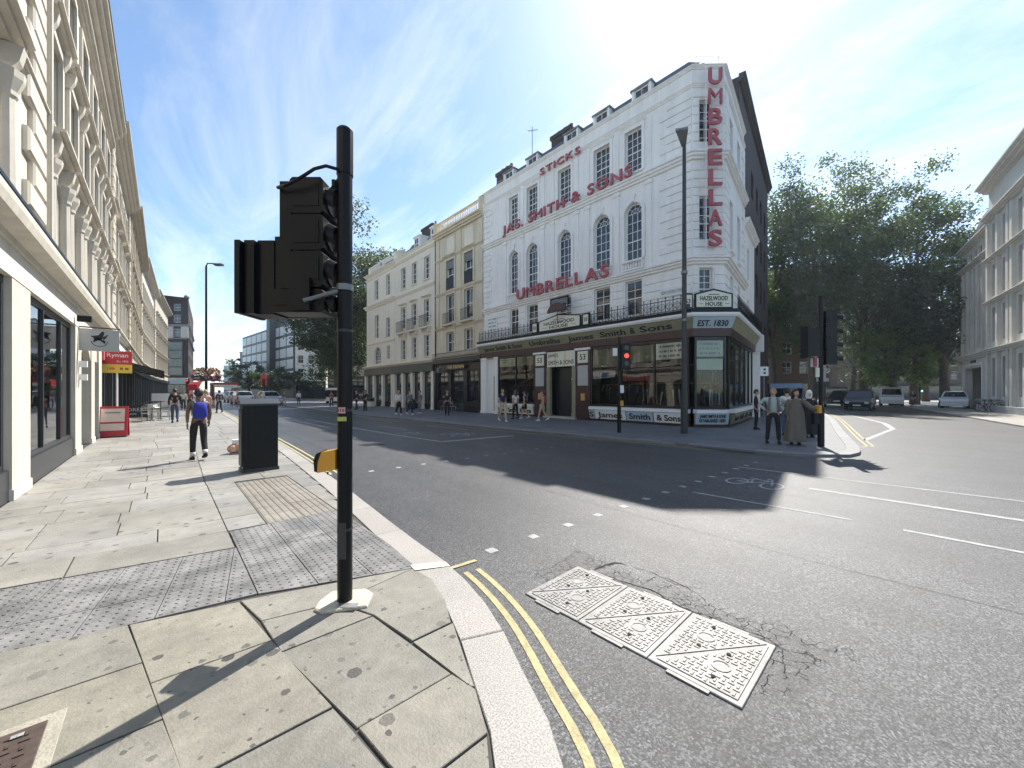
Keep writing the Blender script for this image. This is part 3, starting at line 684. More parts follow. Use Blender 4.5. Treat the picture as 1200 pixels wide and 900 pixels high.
# painted bicycles on the road
def bike_mark(cx, cy, s, ang):
    b = MB(); z = 0.0
    def ring(x, y, r, w):
        for i in range(16):
            a0, a1 = 2*math.pi*i/16, 2*math.pi*(i+1)/16
            b.quad((x+(r-w)*math.cos(a0), y+(r-w)*math.sin(a0), z), (x+r*math.cos(a0), y+r*math.sin(a0), z), (x+r*math.cos(a1), y+r*math.sin(a1), z), (x+(r-w)*math.cos(a1), y+(r-w)*math.sin(a1), z))
    def seg_(p, q, w):
        d = Vector((q[0]-p[0], q[1]-p[1])).normalized(); n_ = Vector((-d.y, d.x))*w/2
        b.quad((p[0]-n_.x, p[1]-n_.y, z+0.001), (q[0]-n_.x, q[1]-n_.y, z+0.001), (q[0]+n_.x, q[1]+n_.y, z+0.001), (p[0]+n_.x, p[1]+n_.y, z+0.001))
    ring(-0.5, 0, 0.33, 0.07); ring(0.5, 0, 0.33, 0.07)
    for p, q in (((-0.5, 0), (-0.1, 0)), ((-0.5, 0), (-0.2, 0.42)), ((-0.1, 0), (-0.22, 0.5)), ((-0.2, 0.42), (0.32, 0.42)), ((-0.1, 0), (0.32, 0.42)), ((0.5, 0), (0.28, 0.58)), ((0.28, 0.58), (0.12, 0.6)), ((-0.34, 0.5), (-0.1, 0.5))): seg_(p, q, 0.065)
    o = b.obj('bicycle_symbol', 'white line', road, (cx, cy, ROAD+0.005), ang); o.scale = (s*0.9, s*1.5, 1)
bike_mark(8.0, 2.25, 0.62, R(-90)); bike_mark(8.4, 12.6, 0.85, R(-90)); bike_mark(7.2, 14.2, 0.7, R(-90))

# broken edges in the asphalt beside the access cover
M('crack', (0.008, 0.008, 0.008), 0.9, 0.0)
rk = random.Random(3)
def crackline(pts, w, n=14):
    P = lerp_curve([G(p[0], p[1], ROAD) for p in pts], 0.04); b = MB(); k = len(P)
    Q = [p+Vector((rk.uniform(-0.012, 0.012), rk.uniform(-0.012, 0.012))) for p in P]; wd = [w*rk.uniform(0.2, 1.0)*math.sin(math.pi*(i+0.6)/(k+0.2)) for i in range(k)]; L_ = []; R_ = []
    for i in range(k):
        t = (Q[min(i+1, k-1)]-Q[max(i-1, 0)]).normalized(); nn = Vector((-t.y, t.x))*wd[i]/2; L_.append(Q[i]+nn); R_.append(Q[i]-nn)
    for i in range(k-1): b.quad((R_[i].x, R_[i].y, ROAD+0.003), (R_[i+1].x, R_[i+1].y, ROAD+0.003), (L_[i+1].x, L_[i+1].y, ROAD+0.003), (L_[i].x, L_[i].y, ROAD+0.003))
    b.obj('asphalt_crack', 'crack', road)
for pts, w in (([(697, 668), (708, 663), (722, 660), (735, 663)], 0.05), ([(690, 668), (725, 680), (762, 692), (800, 712), (850, 730), (905, 752), (930, 768)], 0.02), ([(745, 690), (770, 676), (795, 684), (822, 700), (826, 712)], 0.009), ([(735, 663), (765, 672), (790, 684), (820, 690)], 0.009), ([(640, 668), (665, 655), (690, 653), (700, 665)], 0.007)): crackline(pts, w)
# tar seams of old trenches
for pts, w in (([(4.9, -3.0), (4.75, 2.5), (5.0, 7.4)], 0.007), ([(3.4, 9.5), (3.6, 16), (3.9, 26)], 0.025), ([(5.0, 7.4), (7.6, 7.2)], 0.01), ([(7.6, 7.2), (7.5, 1.2)], 0.008)):
    P = lerp_curve(pts, 0.15); Q = [p+Vector((rk.uniform(-0.008, 0.008), rk.uniform(-0.008, 0.008))) for p in P]; ribbon(Q, w, M('tar', (0.022, 0.022, 0.022), 0.5, 0.3), 'tar_seam', ROAD+0.002)
# ============================================================ buildings
def setT(o, T):
    o.matrix_basis = T @ o.matrix_basis; return o
def TZ(x, y, ang, z=0.0): return Matrix.Translation((x, y, z)) @ Matrix.Rotation(ang, 4, 'Z')
def sweep(mb, pts, pr, m=None):                           # closed profile (outward, z) along a plan polyline, mitred; outward = right of travel
    P = [Vector(p) for p in pts]; k = len(P); n = len(pr); N_ = []
    for i in range(k):
        ds = []
        if i > 0: ds.append((P[i]-P[i-1]).normalized())
        if i < k-1: ds.append((P[i+1]-P[i]).normalized())
        ns = [Vector((d.y, -d.x)) for d in ds]; q = ns[0] if len(ns) == 1 else (ns[0]+ns[1])/(1+ns[0].dot(ns[1])); N_.append(q)
    vs = [(P[i].x+N_[i].x*d, P[i].y+N_[i].y*d, z) for i in range(k) for d, z in pr]
    fs = [tuple(range(n-1, -1, -1)), tuple(range((k-1)*n, k*n))]
    for i in range(k-1):
        for j in range(n): fs.append((i*n+j, i*n+(j+1) % n, (i+1)*n+(j+1) % n, (i+1)*n+j))
    return mb.add(vs, fs, m)
def mould(z0, z1, p, steps=3):
    pr = [(-0.02, z0)]
    for i in range(steps):
        d = p*((i+1)/steps)**0.8; za = z0+(z1-z0)*i/steps; zb = z0+(z1-z0)*(i+1)/steps; pr += [(d, za+(zb-za)*0.25), (d, zb)]
    return pr+[(-0.02, z1)]
def part(mb, name, mat, root, smooth=False): return mb.obj(name, mat, root, smooth=smooth)
def surround(root, x0, x1, z0, z1, mat, w=0.14, p=0.05, hood=0.0, T=None, y=0.0):
    b = MB(); b.T = T
    b.box(x0-w, x0, y-p, y+0.01, z0, z1); b.box(x1, x1+w, y-p, y+0.01, z0, z1); b.box(x0-w, x1+w, y-p, y+0.01, z1, z1+w)
    if hood: cornice(b, x0-w-0.08, x1+w+0.08, z1+w+0.002, z1+w+0.17, hood, y)
    return b.obj('window_surround', mat, root)
def chimney(root, x0, x1, y0, y1, z0, z1, mat, pots=3):
    b = MB(); b.box(x0, x1, y0, y1, z0, z1-0.25); b.box(x0-0.08, x1+0.08, y0-0.08, y1+0.08, z1-0.25, z1); o = b.obj('chimney', mat, root)
    for i in range(pots):
        x = x0+(x1-x0)*(i+0.5)/pots; MB().lathe([(0.12, z1), (0.10, z1+0.35), (0.13, z1+0.38), (0.12, z1+0.45)], x, (y0+y1)/2, 8).obj('chimney_pot', 'terracotta', o)
M('terracotta', (0.33, 0.17, 0.10), 0.8, 0.2)
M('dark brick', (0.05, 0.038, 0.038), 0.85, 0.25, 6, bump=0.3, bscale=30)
M('red brick', (0.26, 0.11, 0.08), 0.85, 0.25, 6, bump=0.3, bscale=30)
M('brown brick', (0.16, 0.10, 0.075), 0.85, 0.25, 6, bump=0.3, bscale=30)
M('maroon paint', (0.055, 0.022, 0.024), 0.35, 0.15, spec=0.5)
M('green paint', (0.025, 0.045, 0.035), 0.4, 0.15)
M('pub black', (0.012, 0.012, 0.014), 0.3, 0.2)
M('olive sign', (0.26, 0.25, 0.16), 0.45, 0.18, 3)
M('pale green glass sign', (0.50, 0.56, 0.48), 0.25, 0.1, 2)
M('cream sign', (0.72, 0.71, 0.58), 0.4, 0.06)
M('blue sign', (0.42, 0.52, 0.58), 0.4, 0.08)
M('white sign', (0.76, 0.77, 0.75), 0.4, 0.05)
M('faded ink', (0.22, 0.24, 0.20), 0.6, 0.1)
M('grey sign', (0.42, 0.43, 0.42), 0.4, 0.05)
M('brass', (0.55, 0.40, 0.14), 0.35, 0.1, metal=0.8)
M('wood', (0.22, 0.12, 0.06), 0.5, 0.25, 5)
M('pale wood', (0.45, 0.34, 0.22), 0.5, 0.2, 5)

# ---------------------------------------------- the umbrella shop on the corner (front faces -X; local x runs towards the corner)
JS = empty('umbrella_shop_building', (18.0, 23.05, 0), R(-90), 'white stucco corner building with red UMBRELLAS letters and a dark shopfront', 'building')
WF = 15.5; TC = TZ(15.5, 0, math.atan2(1.05, 1.0)); CL = 1.45; TS = TZ(16.5, 1.05, R(99.3)); SL = 5.9
PLAN = [(0.0, 0.0), (15.5, 0.0), (16.5, 1.05), tuple((TS @ Vector((SL, 0, 0)))[:2])]
cols = [(2.9, 3.8), (4.65, 5.65), (7.4, 8.4), (10.05, 11.1), (12.02, 12.98)]
ops = []
for i, (a, b) in enumerate(cols):
    ops += [(a, b, 5.55, 7.35), (a, b, 8.4, 11.35, True), (a, b, 12.9, 15.15)]
w = MB(); wall(w, 0, WF, 4.6, 16.5, ops)
w.T = TC; cops = [(0.32, 0.92, 5.7, 7.3), (0.32, 0.92, 8.55, 10.6), (0.32, 0.92, 12.9, 15.0)]; wall(w, 0, CL, 4.6, 16.5, cops)
w.T = TS; sops = [(x, x+0.9, z0, z1) for x in (1.35, 3.6) for z0, z1 in ((5.7, 7.3), (8.5, 11.0), (12.9, 15.0))]; wall(w, 0, SL, 4.6, 16.5, sops)
w.T = None; e = TS @ Vector((SL, 0, 0))
w.face([(0, 0, 16.5), (15.5, 0, 16.5), (16.5, 1.05, 16.5), (e.x, e.y, 16.5), (0, e.y, 16.5)]); w.quad((0, 0, 4.6), (0, 0, 16.5), (0, 10, 16.5), (0, 10, 4.6)); w.quad((e.x, e.y, 0), (e.x, e.y, 16.5), (0, e.y, 16.5), (0, e.y, 0))
w.obj('wall', 'white stucco', JS)
for i, (a, b) in enumerate(cols):
    window(JS, a, b, 5.55, 7.35, 0.16, 2, 4, sill=('white stucco', 0.14, 0.16)); window(JS, a, b, 8.4, 11.35, 0.16, 3, 5, True); window(JS, a, b, 12.9, 15.15, 0.16, 3, 6, sill=('white stucco', 0.14, 0.16))
    surround(JS, a, b, 12.9, 15.15, 'white stucco', 0.16, 0.05, 0.10)
    # arch moulding, keystone, imposts
    m = MB(); A = arc(a-0.02, b+0.02, 11.37, 12); cx = (a+b)/2; r = (b-a)/2+0.02; zc = 11.37-r
    for p, q in zip(A, A[1:]):
        k = (r+0.17)/r; po = (cx+(p[0]-cx)*k, zc+(p[1]-zc)*k); qo = (cx+(q[0]-cx)*k, zc+(q[1]-zc)*k)
        m.quad((p[0], -0.06, p[1]), (q[0], -0.06, q[1]), (qo[0], -0.06, qo[1]), (po[0], -0.06, po[1])); m.quad((po[0], -0.06, po[1]), (qo[0], -0.06, qo[1]), (qo[0], 0.01, qo[1]), (po[0], 0.01, po[1])); m.quad((p[0], -0.06, p[1]), (q[0], -0.06, q[1]), (q[0], 0.01, q[1]), (p[0], 0.01, p[1]))
    for xa, xb in ((a-0.19, a-0.02), (b+0.02, b+0.19)): m.box(xa, xb, -0.06, 0.01, 8.42, zc-0.1); m.box(xa-0.03, xb+0.02, -0.09, 0.01, zc-0.1, zc)
    m.obj('arch_moulding', 'white stucco', JS)
    MB().exz([(cx-0.08, 11.38), (cx+0.08, 11.38), (cx+0.14, 11.78), (cx-0.14, 11.78)], -0.13, 0.01).obj('keystone', 'white stucco', JS)
    bl_ = MB(); balustrade(bl_, a-0.12, b+0.12, 7.86, 8.38, -0.16, 0.12, 0.14); bl_.obj('balustrade', 'white stucco', JS)
for q in cops:
    setT(window(JS, q[0], q[1], q[2], q[3], 0.16, 2, 5, frame='white paint'), TC)
for q in sops: setT(window(JS, q[0], q[1], q[2], q[3], 0.16, 2, 4, sill=('white stucco', 0.12, 0.16)), TS)
# pilasters between the windows
for x in (2.45, 4.22, 6.15, 6.95, 8.85, 9.62, 11.55, 13.4):
    m = MB(); m.box(x-0.14, x+0.14, -0.07, 0.01, 7.9, 12.0); m.box(x-0.19, x+0.19, -0.11, 0.01, 12.0, 12.2); m.box(x-0.19, x+0.19, -0.11, 0.01, 7.8, 7.9); m.obj('pilaster', 'white stucco', JS)
    m = MB(); m.box(x-0.12, x+0.12, -0.045, 0.01, 12.75, 15.35); m.obj('pilaster', 'white stucco', JS)
# string courses and parapet
for z0, z1, p in ((7.42, 7.78, 0.26), (12.22, 12.62, 0.26), (15.55, 15.75, 0.10), (16.38, 16.56, 0.12)):
    m = MB(); sweep(m, PLAN, mould(z0, z1, p)); m.obj('cornice', 'white stucco', JS)
# banded rustication of the first floor and quoins above
z = 4.95; k = 0
while z < 7.3:
    zt = min(z+0.37, 7.4)
    xs = [0.04]+[v for c in cols for v in (c[0]-0.1, c[1]+0.1)]+[15.46]
    for xa, xb in zip(xs[::2], xs[1::2]):
        if xb-xa > 0.15: MB().cham(xa, xb, -0.055, 0.01, z, zt-0.025, 0.02).obj('rusticated_course', 'white stucco', JS)
    for xa, xb in ((0.02, 0.26), (0.98, CL-0.02)): setT(MB().cham(xa, xb, -0.055, 0.01, z, zt-0.025, 0.02).obj('rusticated_course', 'white stucco', JS), TC)
    for xa, xb in ((0.05, 1.25), (2.35, 3.5), (4.6, 5.8)): setT(MB().cham(xa, xb, -0.055, 0.01, z, zt-0.025, 0.02).obj('rusticated_course', 'white stucco', JS), TS)
    z += 0.40; k += 1
for za, zb in ((7.85, 12.15), (12.7, 15.5)):
    n = int((zb-za)/0.36); h = (zb-za)/n
    for i in range(n):
        z0 = za+i*h; z1 = z0+h-0.05; lg = i % 2
        MB().cham(0.0, 0.95 if lg else 0.7, -0.06, 0.01, z0, z1, 0.02).obj('quoin', 'white stucco', JS)
        MB().cham(13.95 if lg else 14.3, 15.47, -0.06, 0.01, z0, z1, 0.02).obj('quoin', 'white stucco', JS)
        for xa, xb in ((0.02, 0.28), (0.96, CL-0.02)): setT(MB().cham(xa, xb, -0.06, 0.01, z0, z1, 0.02).obj('quoin', 'white stucco', JS), TC)
        if not (8.5 < z0 < 10.6 or 12.8 < z0 < 15.1): setT(MB().cham(0.28, 0.96, -0.06, 0.01, z0, z1, 0.02).obj('quoin', 'white stucco', JS), TC)
        setT(MB().cham(0.02, 1.1 if lg else 0.8, -0.06, 0.01, z0, z1, 0.02).obj('quoin', 'white stucco', JS), TS)
        setT(MB().cham(SL-(0.9 if lg else 0.6), SL, -0.06, 0.01, z0, z1, 0.02).obj('quoin', 'white stucco', JS), TS)
# slate mansard with dormers
m = MB(); RP = [(0.2, 0.45), (15.25, 0.45), (16.0, 1.25), (15.3, 6.2)]
m.add([(p[0], p[1], 16.4) for p in RP]+[(0.2, 6.2, 16.4)]+[(0.4, 1.0, 17.7), (14.9, 1.0, 17.7), (15.4, 1.6, 17.7), (14.8, 6.0, 17.7), (0.4, 6.0, 17.7)], [(0,1,6,5),(1,2,7,6),(2,3,8,7),(3,4,9,8),(4,0,5,9),(5,6,7,8,9)])
rf = m.obj('roof', 'slate', JS)
for x in (2.1, 4.5, 7.9, 10.1, 12.6):
    d = MB(); d.box(x-0.62, x+0.62, 0.55, 1.6, 17.62, 17.72, 1); d.box(x-0.55, x-0.42, 0.6, 1.5, 16.45, 17.62, 0); d.box(x+0.42, x+0.55, 0.6, 1.5, 16.45, 17.62, 0); d.box(x-0.42, x+0.42, 0.62, 1.4, 16.45, 16.75, 0); d.obj('dormer', ['white paint', 'lead'], rf)
    g = window(JS, x-0.42, x+0.42, 16.75, 17.62, 0.66, 2, 2); g.name = 'dormer_window'
chimney(JS, 5.75, 7.3, 1.2, 2.2, 17.0, 18.6, 'dark brick', 3); chimney(JS, -0.2, 1.3, 1.4, 2.3, 16.5, 18.7, 'dark brick', 3)
m = MB(); m.T = TC   # roof rail at the corner
m.tube((0.3, 0.3, 16.5), (0.3, 0.3, 17.25), 0.02, n=6); m.tube((CL-0.1, 0.3, 16.5), (CL-0.1, 0.3, 17.25), 0.02, n=6); m.tube((0.3, 0.3, 17.25), (CL-0.1, 0.3, 17.25), 0.02, n=6); m.tube((0.3, 0.3, 16.85), (CL-0.1, 0.3, 17.2), 0.015, n=6); m.obj('roof_rail', 'white paint', JS)
# red letters
letters(JS, 'STICKS', 'red sign paint', 6.0, 9.2, 15.42, 15.83, -0.16, 0.018, 0.04)
letters(JS, 'JAS. SMITH & SONS', 'red sign paint', 2.5, 12.62, 12.64, 13.24, -0.30, 0.022, 0.05)
letters(JS, 'UMBRELLAS', 'red sign paint', 4.0, 11.25, 7.80, 8.50, -0.34, 0.025, 0.05)
m = MB(); m.box(2.4, 12.7, -0.27, -0.24, 12.66, 12.69); m.box(3.9, 11.3, -0.31, -0.28, 7.82, 7.85); m.obj('letter_rail', 'white paint', JS)
for i, ch in enumerate('UMBRELLAS'):
    me, bb = textmesh(ch, 'red sign paint', 0.0 if ch == 'M' else 0.022, 0.05); o = bpy.data.objects.new('letter', me); COL.objects.link(o); o.parent = JS
    sz = 0.72/0.73; sx = 0.60/(bb[1]-bb[0]); o.scale = (sx, sz, 1); o.rotation_euler = (R(90), 0, 0); o.location = (0.56-bb[0]*sx, -0.36, 15.45-i*0.91); setT(o, TC)
m = MB(); m.T = TC
for x in (0.48, 1.25): m.tube((x, -0.3, 7.75), (x, -0.3, 16.3), 0.022, n=6)
for z in (7.8, 9.5, 11.9, 14.0, 16.2): m.tube((0.48, -0.3, z), (1.25, -0.3, z), 0.014, n=6); m.tube((0.48, -0.3, z), (0.48, 0.0, z), 0.014, n=6); m.tube((1.25, -0.3, z), (1.25, 0.0, z), 0.014, n=6)
m.obj('letter_frame', 'white paint', JS)
def ink_rows(parent, x0, x1, z0, z1, n, y, mat='faded ink', T=None, seed=1):   # print too small to read
    rn = random.Random(seed); b = MB(); b.T = T; hh = (z1-z0)/n
    for i in range(n):
        za = z0+hh*(i+0.28); zb = z0+hh*(i+0.72); x = x0+rn.uniform(0, 0.12)*(x1-x0); xe = x1-rn.uniform(0, 0.12)*(x1-x0)
        while x < xe:
            wl = rn.uniform(0.35, 0.8)*(zb-za); b.box(x, min(x+wl*0.55, xe), y-0.003, y, za, zb); x += wl*0.8+(rn.random() < 0.18)*wl
    return b.obj('lettering', mat, parent)
# plaque and street name plate
pq = MB().box(0.5, 1.65, -0.10, -0.062, 5.9, 7.1).obj('plaque', 'white sign', JS); ink_rows(pq, 0.58, 1.57, 6.0, 7.05, 4, -0.101, 'faded ink', None, 3)
pq = MB().box(14.0, 15.2, -0.10, -0.062, 6.15, 6.55).obj('street_name_plate', 'white sign', JS); text(pq, 'NEW OXFORD STREET', 'faded ink', 14.06, 15.14, 6.28, 6.44, -0.102)
# shopfront
SP = [(-0.15, 0.0), (15.5, 0.0), (16.5, 1.05), tuple((TS @ Vector((8.5, 0, 0)))[:2])]
m = MB(); sweep(m, SP, [(-0.3, 4.1), (0.30, 4.1), (0.32, 4.46), (-0.3, 4.46)]); m.obj('fascia_base', 'maroon paint', JS)
m = MB(); sweep(m, SP, [(-0.1, 4.462), (0.32, 4.462), (0.55, 4.94), (-0.1, 4.94)]); fas = m.obj('fascia_sign', 'olive sign', JS)
m = MB(); sweep(m, SP, [(-0.1, 4.942), (0.60, 4.942), (0.66, 5.03), (0.66, 5.12), (-0.1, 5.12)]); m.obj('shop_cornice', 'white paint', JS)
m = MB(); sweep(m, SP, [(-0.05, 5.122), (0.58, 5.122), (0.58, 5.30), (-0.05, 5.30)]); m.obj('balcony_base', 'black metal', JS)
FT = math.atan2(0.23, 0.478)
for t, xa, xb in (('James Smith & Sons', 0.5, 4.6), ('Umbrellas', 5.3, 7.9), ('James', 8.5, 10.3), ('Smith', 10.75, 12.3), ('&', 12.55, 12.85), ('Sons', 13.1, 14.75)):
    me, bb = textmesh(t, 'sign ink', 0.02, 0.008); big = xa > 8; zz = 4.55
    o = bpy.data.objects.new('lettering', me); COL.objects.link(o); o.parent = fas; sx = (xb-xa)/(bb[1]-bb[0]); sz = 0.31/(0.73)
    o.scale = (sx, sz, 1); o.rotation_euler = (R(90)+FT, 0, 0); o.location = (xa-bb[0]*sx, -0.37, 4.55)
def tilted(parent, t, T, xa, xb, z0, hgt, y, tilt, mat='sign ink', bold=0.02):
    me, bb = textmesh(t, mat, bold, 0.008); o = bpy.data.objects.new('lettering', me); COL.objects.link(o); o.parent = parent
    sx = (xb-xa)/(bb[1]-bb[0]); o.scale = (sx, hgt/0.73, 1); o.rotation_euler = (R(90)+tilt, 0, 0); o.location = (xa-bb[0]*sx, y, z0)
    return setT(o, T) if T is not None else o
m = MB(); m.T = TC; m.add([(-0.12, -0.335, 4.47), (CL+0.14, -0.335, 4.47), (CL+0.22, -0.56, 4.93), (-0.2, -0.56, 4.93)], [(0, 1, 2, 3)]); es = m.obj('corner_sign_panel', 'blue sign', JS)
tilted(es, 'EST. 1830', TC, 0.05, CL-0.05, 4.55, 0.28, -0.385, FT)
# railings: uprights with small crests
def fancy_rail(T, x0, x1, y, name='railing'):
    b = MB(); b.T = T; b.box(x0, x1, y-0.015, y+0.015, 5.85, 5.88); b.box(x0, x1, y-0.012, y+0.012, 5.34, 5.37); n = int((x1-x0)/0.36)
    for i in range(n+1):
        x = x0+(x1-x0)*i/n; b.box(x-0.013, x+0.013, y-0.013, y+0.013, 5.3, 6.05); b.box(x-0.045, x+0.045, y-0.006, y+0.006, 5.965, 5.985)
        if i < n:
            xm = x+(x1-x0)/n/2; r = (x1-x0)/n*0.42
            b.path([(xm+r*math.cos(R(a)), y, 5.60+r*math.sin(R(a))) for a in range(0, 360, 45)], 0.010, 4, closed=True); b.path([(xm+r*0.5*math.cos(R(a)), y, 5.48+r*0.5*math.sin(R(a))) for a in range(0, 360, 60)], 0.008, 4, closed=True)
            b.tube((xm, y, 5.37), (xm, y, 5.93), 0.008, n=4)
    return b.obj(name, 'black metal', JS)
fancy_rail(None, 0.05, 5.6, -0.50); fancy_rail(None, 10.05, 15.2, -0.50); fancy_rail(TS, 0.3, 8.4, -0.50)
# name boards on the balcony
def nameboard(T, x0, x1, rise, num=True):
    b = MB(); b.T = T; b.exz([(x0, 5.302), (x1, 5.302), (x1, 5.98), ((x0+x1)/2, 5.98+rise), (x0, 5.98)], -0.50, -0.42); fr = b.obj('name_board_frame', 'black metal', JS)
    b = MB(); b.T = T; b.exz([(x0+0.08, 5.38), (x1-0.08, 5.38), (x1-0.08, 5.93), ((x0+x1)/2, 5.9+rise), (x0+0.08, 5.93)], -0.515, -0.49); bo = b.obj('name_board', 'cream sign', fr)
    w_ = x1-x0
    for t, a, c, z0, h in (('HAZELWOOD', 0.14, 0.86, 5.67, 0.20), ('HOUSE', 0.28, 0.72, 5.43, 0.18)):
        tilted(fr, t, T, x0+w_*a, x0+w_*c, z0, h, -0.518, 0, bold=0.015)
    b = MB(); b.T = T
    for s_ in (0.10, 0.78): b.box(x0+w_*s_+0.02, x0+w_*(s_+0.12), -0.52, -0.516, 5.51, 5.53)
    b.box(x0+w_*0.36, x0+w_*0.64, -0.52, -0.516, 5.92, 5.95); b.obj('lettering', 'sign ink', fr)
    return fr
nameboard(None, 6.2, 9.5, 0.28); nameboard(TC, -0.12, CL+0.12, 0.22)
for T, x in ((None, 5.85), (None, 9.85), (TC, -0.42)):
    b = MB(); b.T = T; b.box(x-0.27 if T is None else x-0.22, x+0.27 if T is None else x+0.22, -0.50, -0.42, 5.302, 6.0); f_ = b.obj('number_board_frame', 'black metal', JS)
    b = MB(); b.T = T; b.box(x-0.17, x+0.17, -0.515, -0.49, 5.38, 5.92); bo = b.obj('number_board', 'cream sign', f_); tilted(f_, '53', T, x-0.11, x+0.11, 5.55, 0.2, -0.518, 0)
# hanging umbrella sign over the door
m = MB(); m.box(7.55, 8.95, -0.92, -0.86, 7.02, 7.12); m.box(7.55, 7.62, -0.92, -0.86, 6.45, 7.02); m.box(8.88, 8.95, -0.92, -0.86, 6.6, 7.02); m.box(7.62, 8.88, -0.90, -0.88, 6.72, 7.0, 1); m.tube((8.2, -0.9, 7.1), (8.2, 0.0, 7.3), 0.02, n=6); m.tube((8.2, -0.9, 7.1), (8.2, -0.35, 5.95), 0.025, n=6); hs = m.obj('sign_bracket', ['black metal', 'lead'], JS)
m = MB(); cx, cz, rr = 8.1, 6.28, 0.72
pr = [(cx+rr*math.cos(R(a)), cz+0.52*math.sin(R(a))) for a in range(0, 181, 12)]
for i in range(6, -1, -1): pr.append((cx-rr+2*rr*(6-i)/6, cz+(0.07 if i % 2 else 0)))
m.exz(pr[:16]+[(cx-rr+0.12*k, cz+0.06*(k % 2)) for k in range(1, 12)], -1.0, -0.80, 0); m.tube((cx, -0.9, cz), (cx, -0.9, 5.7), 0.025, n=6, m=1); m.path([(cx, -0.9, 5.72), (cx+0.03, -0.9, 5.62), (cx+0.1, -0.9, 5.6), (cx+0.14, -0.9, 5.68)], 0.025, 6, 1); m.obj('umbrella_sign', ['maroon paint', 'black metal'], JS)
# ground floor: piers, door, windows, stall risers
GY = -0.22
def shopbit(x0, x1, z0, z1, y0, y1, mat, name, T=None, par=None):
    b = MB(); b.T = T; b.box(x0, x1, y0, y1, z0, z1); return b.obj(name, mat, par or JS)
for xa, xb in ((-0.1, 0.52), (1.52, 1.86)):
    b = MB(); b.box(xa, xb, -0.24, 0.1, 0, 3.95); b.box(xa-0.06, xb+0.06, -0.29, 0.1, 3.95, 4.097); b.box(xa-0.04, xb+0.04, -0.27, 0.1, 0.002, 0.18); b.obj('pier', 'white stucco', JS)
shopbit(0.522, 1.518, 0.0, 4.097, 0.0, 0.1, 'white stucco', 'wall_panel'); shopbit(1.18, 1.50, 0.05, 2.75, -0.012, 0.0, 'dark interior', 'side_door')
for xa, xb, nm in ((5.55, 6.55, 'a'), (8.95, 9.95, 'b')):
    b = MB(); b.box(xa, xb, -0.22, 0.05, 0, 4.097); b.box(xa+0.06, xb-0.06, -0.27, -0.22, 0.05, 0.9); b.box(xa-0.04, xb+0.04, -0.33, 0.05, 3.98, 4.095, 1); pl = b.obj('pilaster', ['maroon paint', 'white paint'], JS)
    shopbit(xa+0.14, xb-0.14, 3.25, 3.92, -0.26, -0.222, 'cream sign', 'number_panel', None, pl); text(pl, '53', 'sign ink', xa+0.3, xb-0.3, 3.42, 3.75, -0.265, 0.01)
    shopbit(xa+0.14, xb-0.14, 1.95, 3.1, -0.26, -0.222, 'grey sign', 'panel', None, pl)
    q = shopbit(xa+0.36, xb-0.36, 1.1, 1.5, -0.25, -0.222, 'brass', 'name_plate', None, pl)
# door recess
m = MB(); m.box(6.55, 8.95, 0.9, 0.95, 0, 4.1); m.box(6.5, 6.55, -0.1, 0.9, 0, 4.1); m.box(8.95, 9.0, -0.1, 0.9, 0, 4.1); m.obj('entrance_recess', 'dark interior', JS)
for xa in (6.60, 8.62):
    b = MB(); b.box(xa, xa+0.28, -0.21, 0.0, 0.35, 3.1); b.box(xa-0.02, xa+0.3, -0.24, 0.0, 0.1, 0.35); b.obj('door_jamb', 'olive sign', JS)
shopbit(6.9, 8.6, 0.1, 3.05, 0.30, 0.36, 'pub black', 'door'); shopbit(8.2, 8.35, 2.3, 2.42, 0.28, 0.30, 'white sign', 'door_notice')
tr = shopbit(6.65, 8.85, 3.12, 4.05, -0.21, -0.15, 'cream sign', 'transom_sign'); b = MB()
for q in (7.35, 8.1): b.box(q-0.02, q+0.02, -0.225, -0.21, 3.12, 4.05)
b.obj('transom_bar', 'brass', tr); text(tr, 'JAMES', 'sign ink', 6.75, 7.55, 3.65, 3.92, -0.216); text(tr, 'SMITH & SONS', 'sign ink', 6.75, 8.75, 3.25, 3.5, -0.216)
shopbit(6.5, 9.0, 0.0, 0.1, -0.45, 0.9, 'limestone', 'door_step')
rng = random.Random(4)
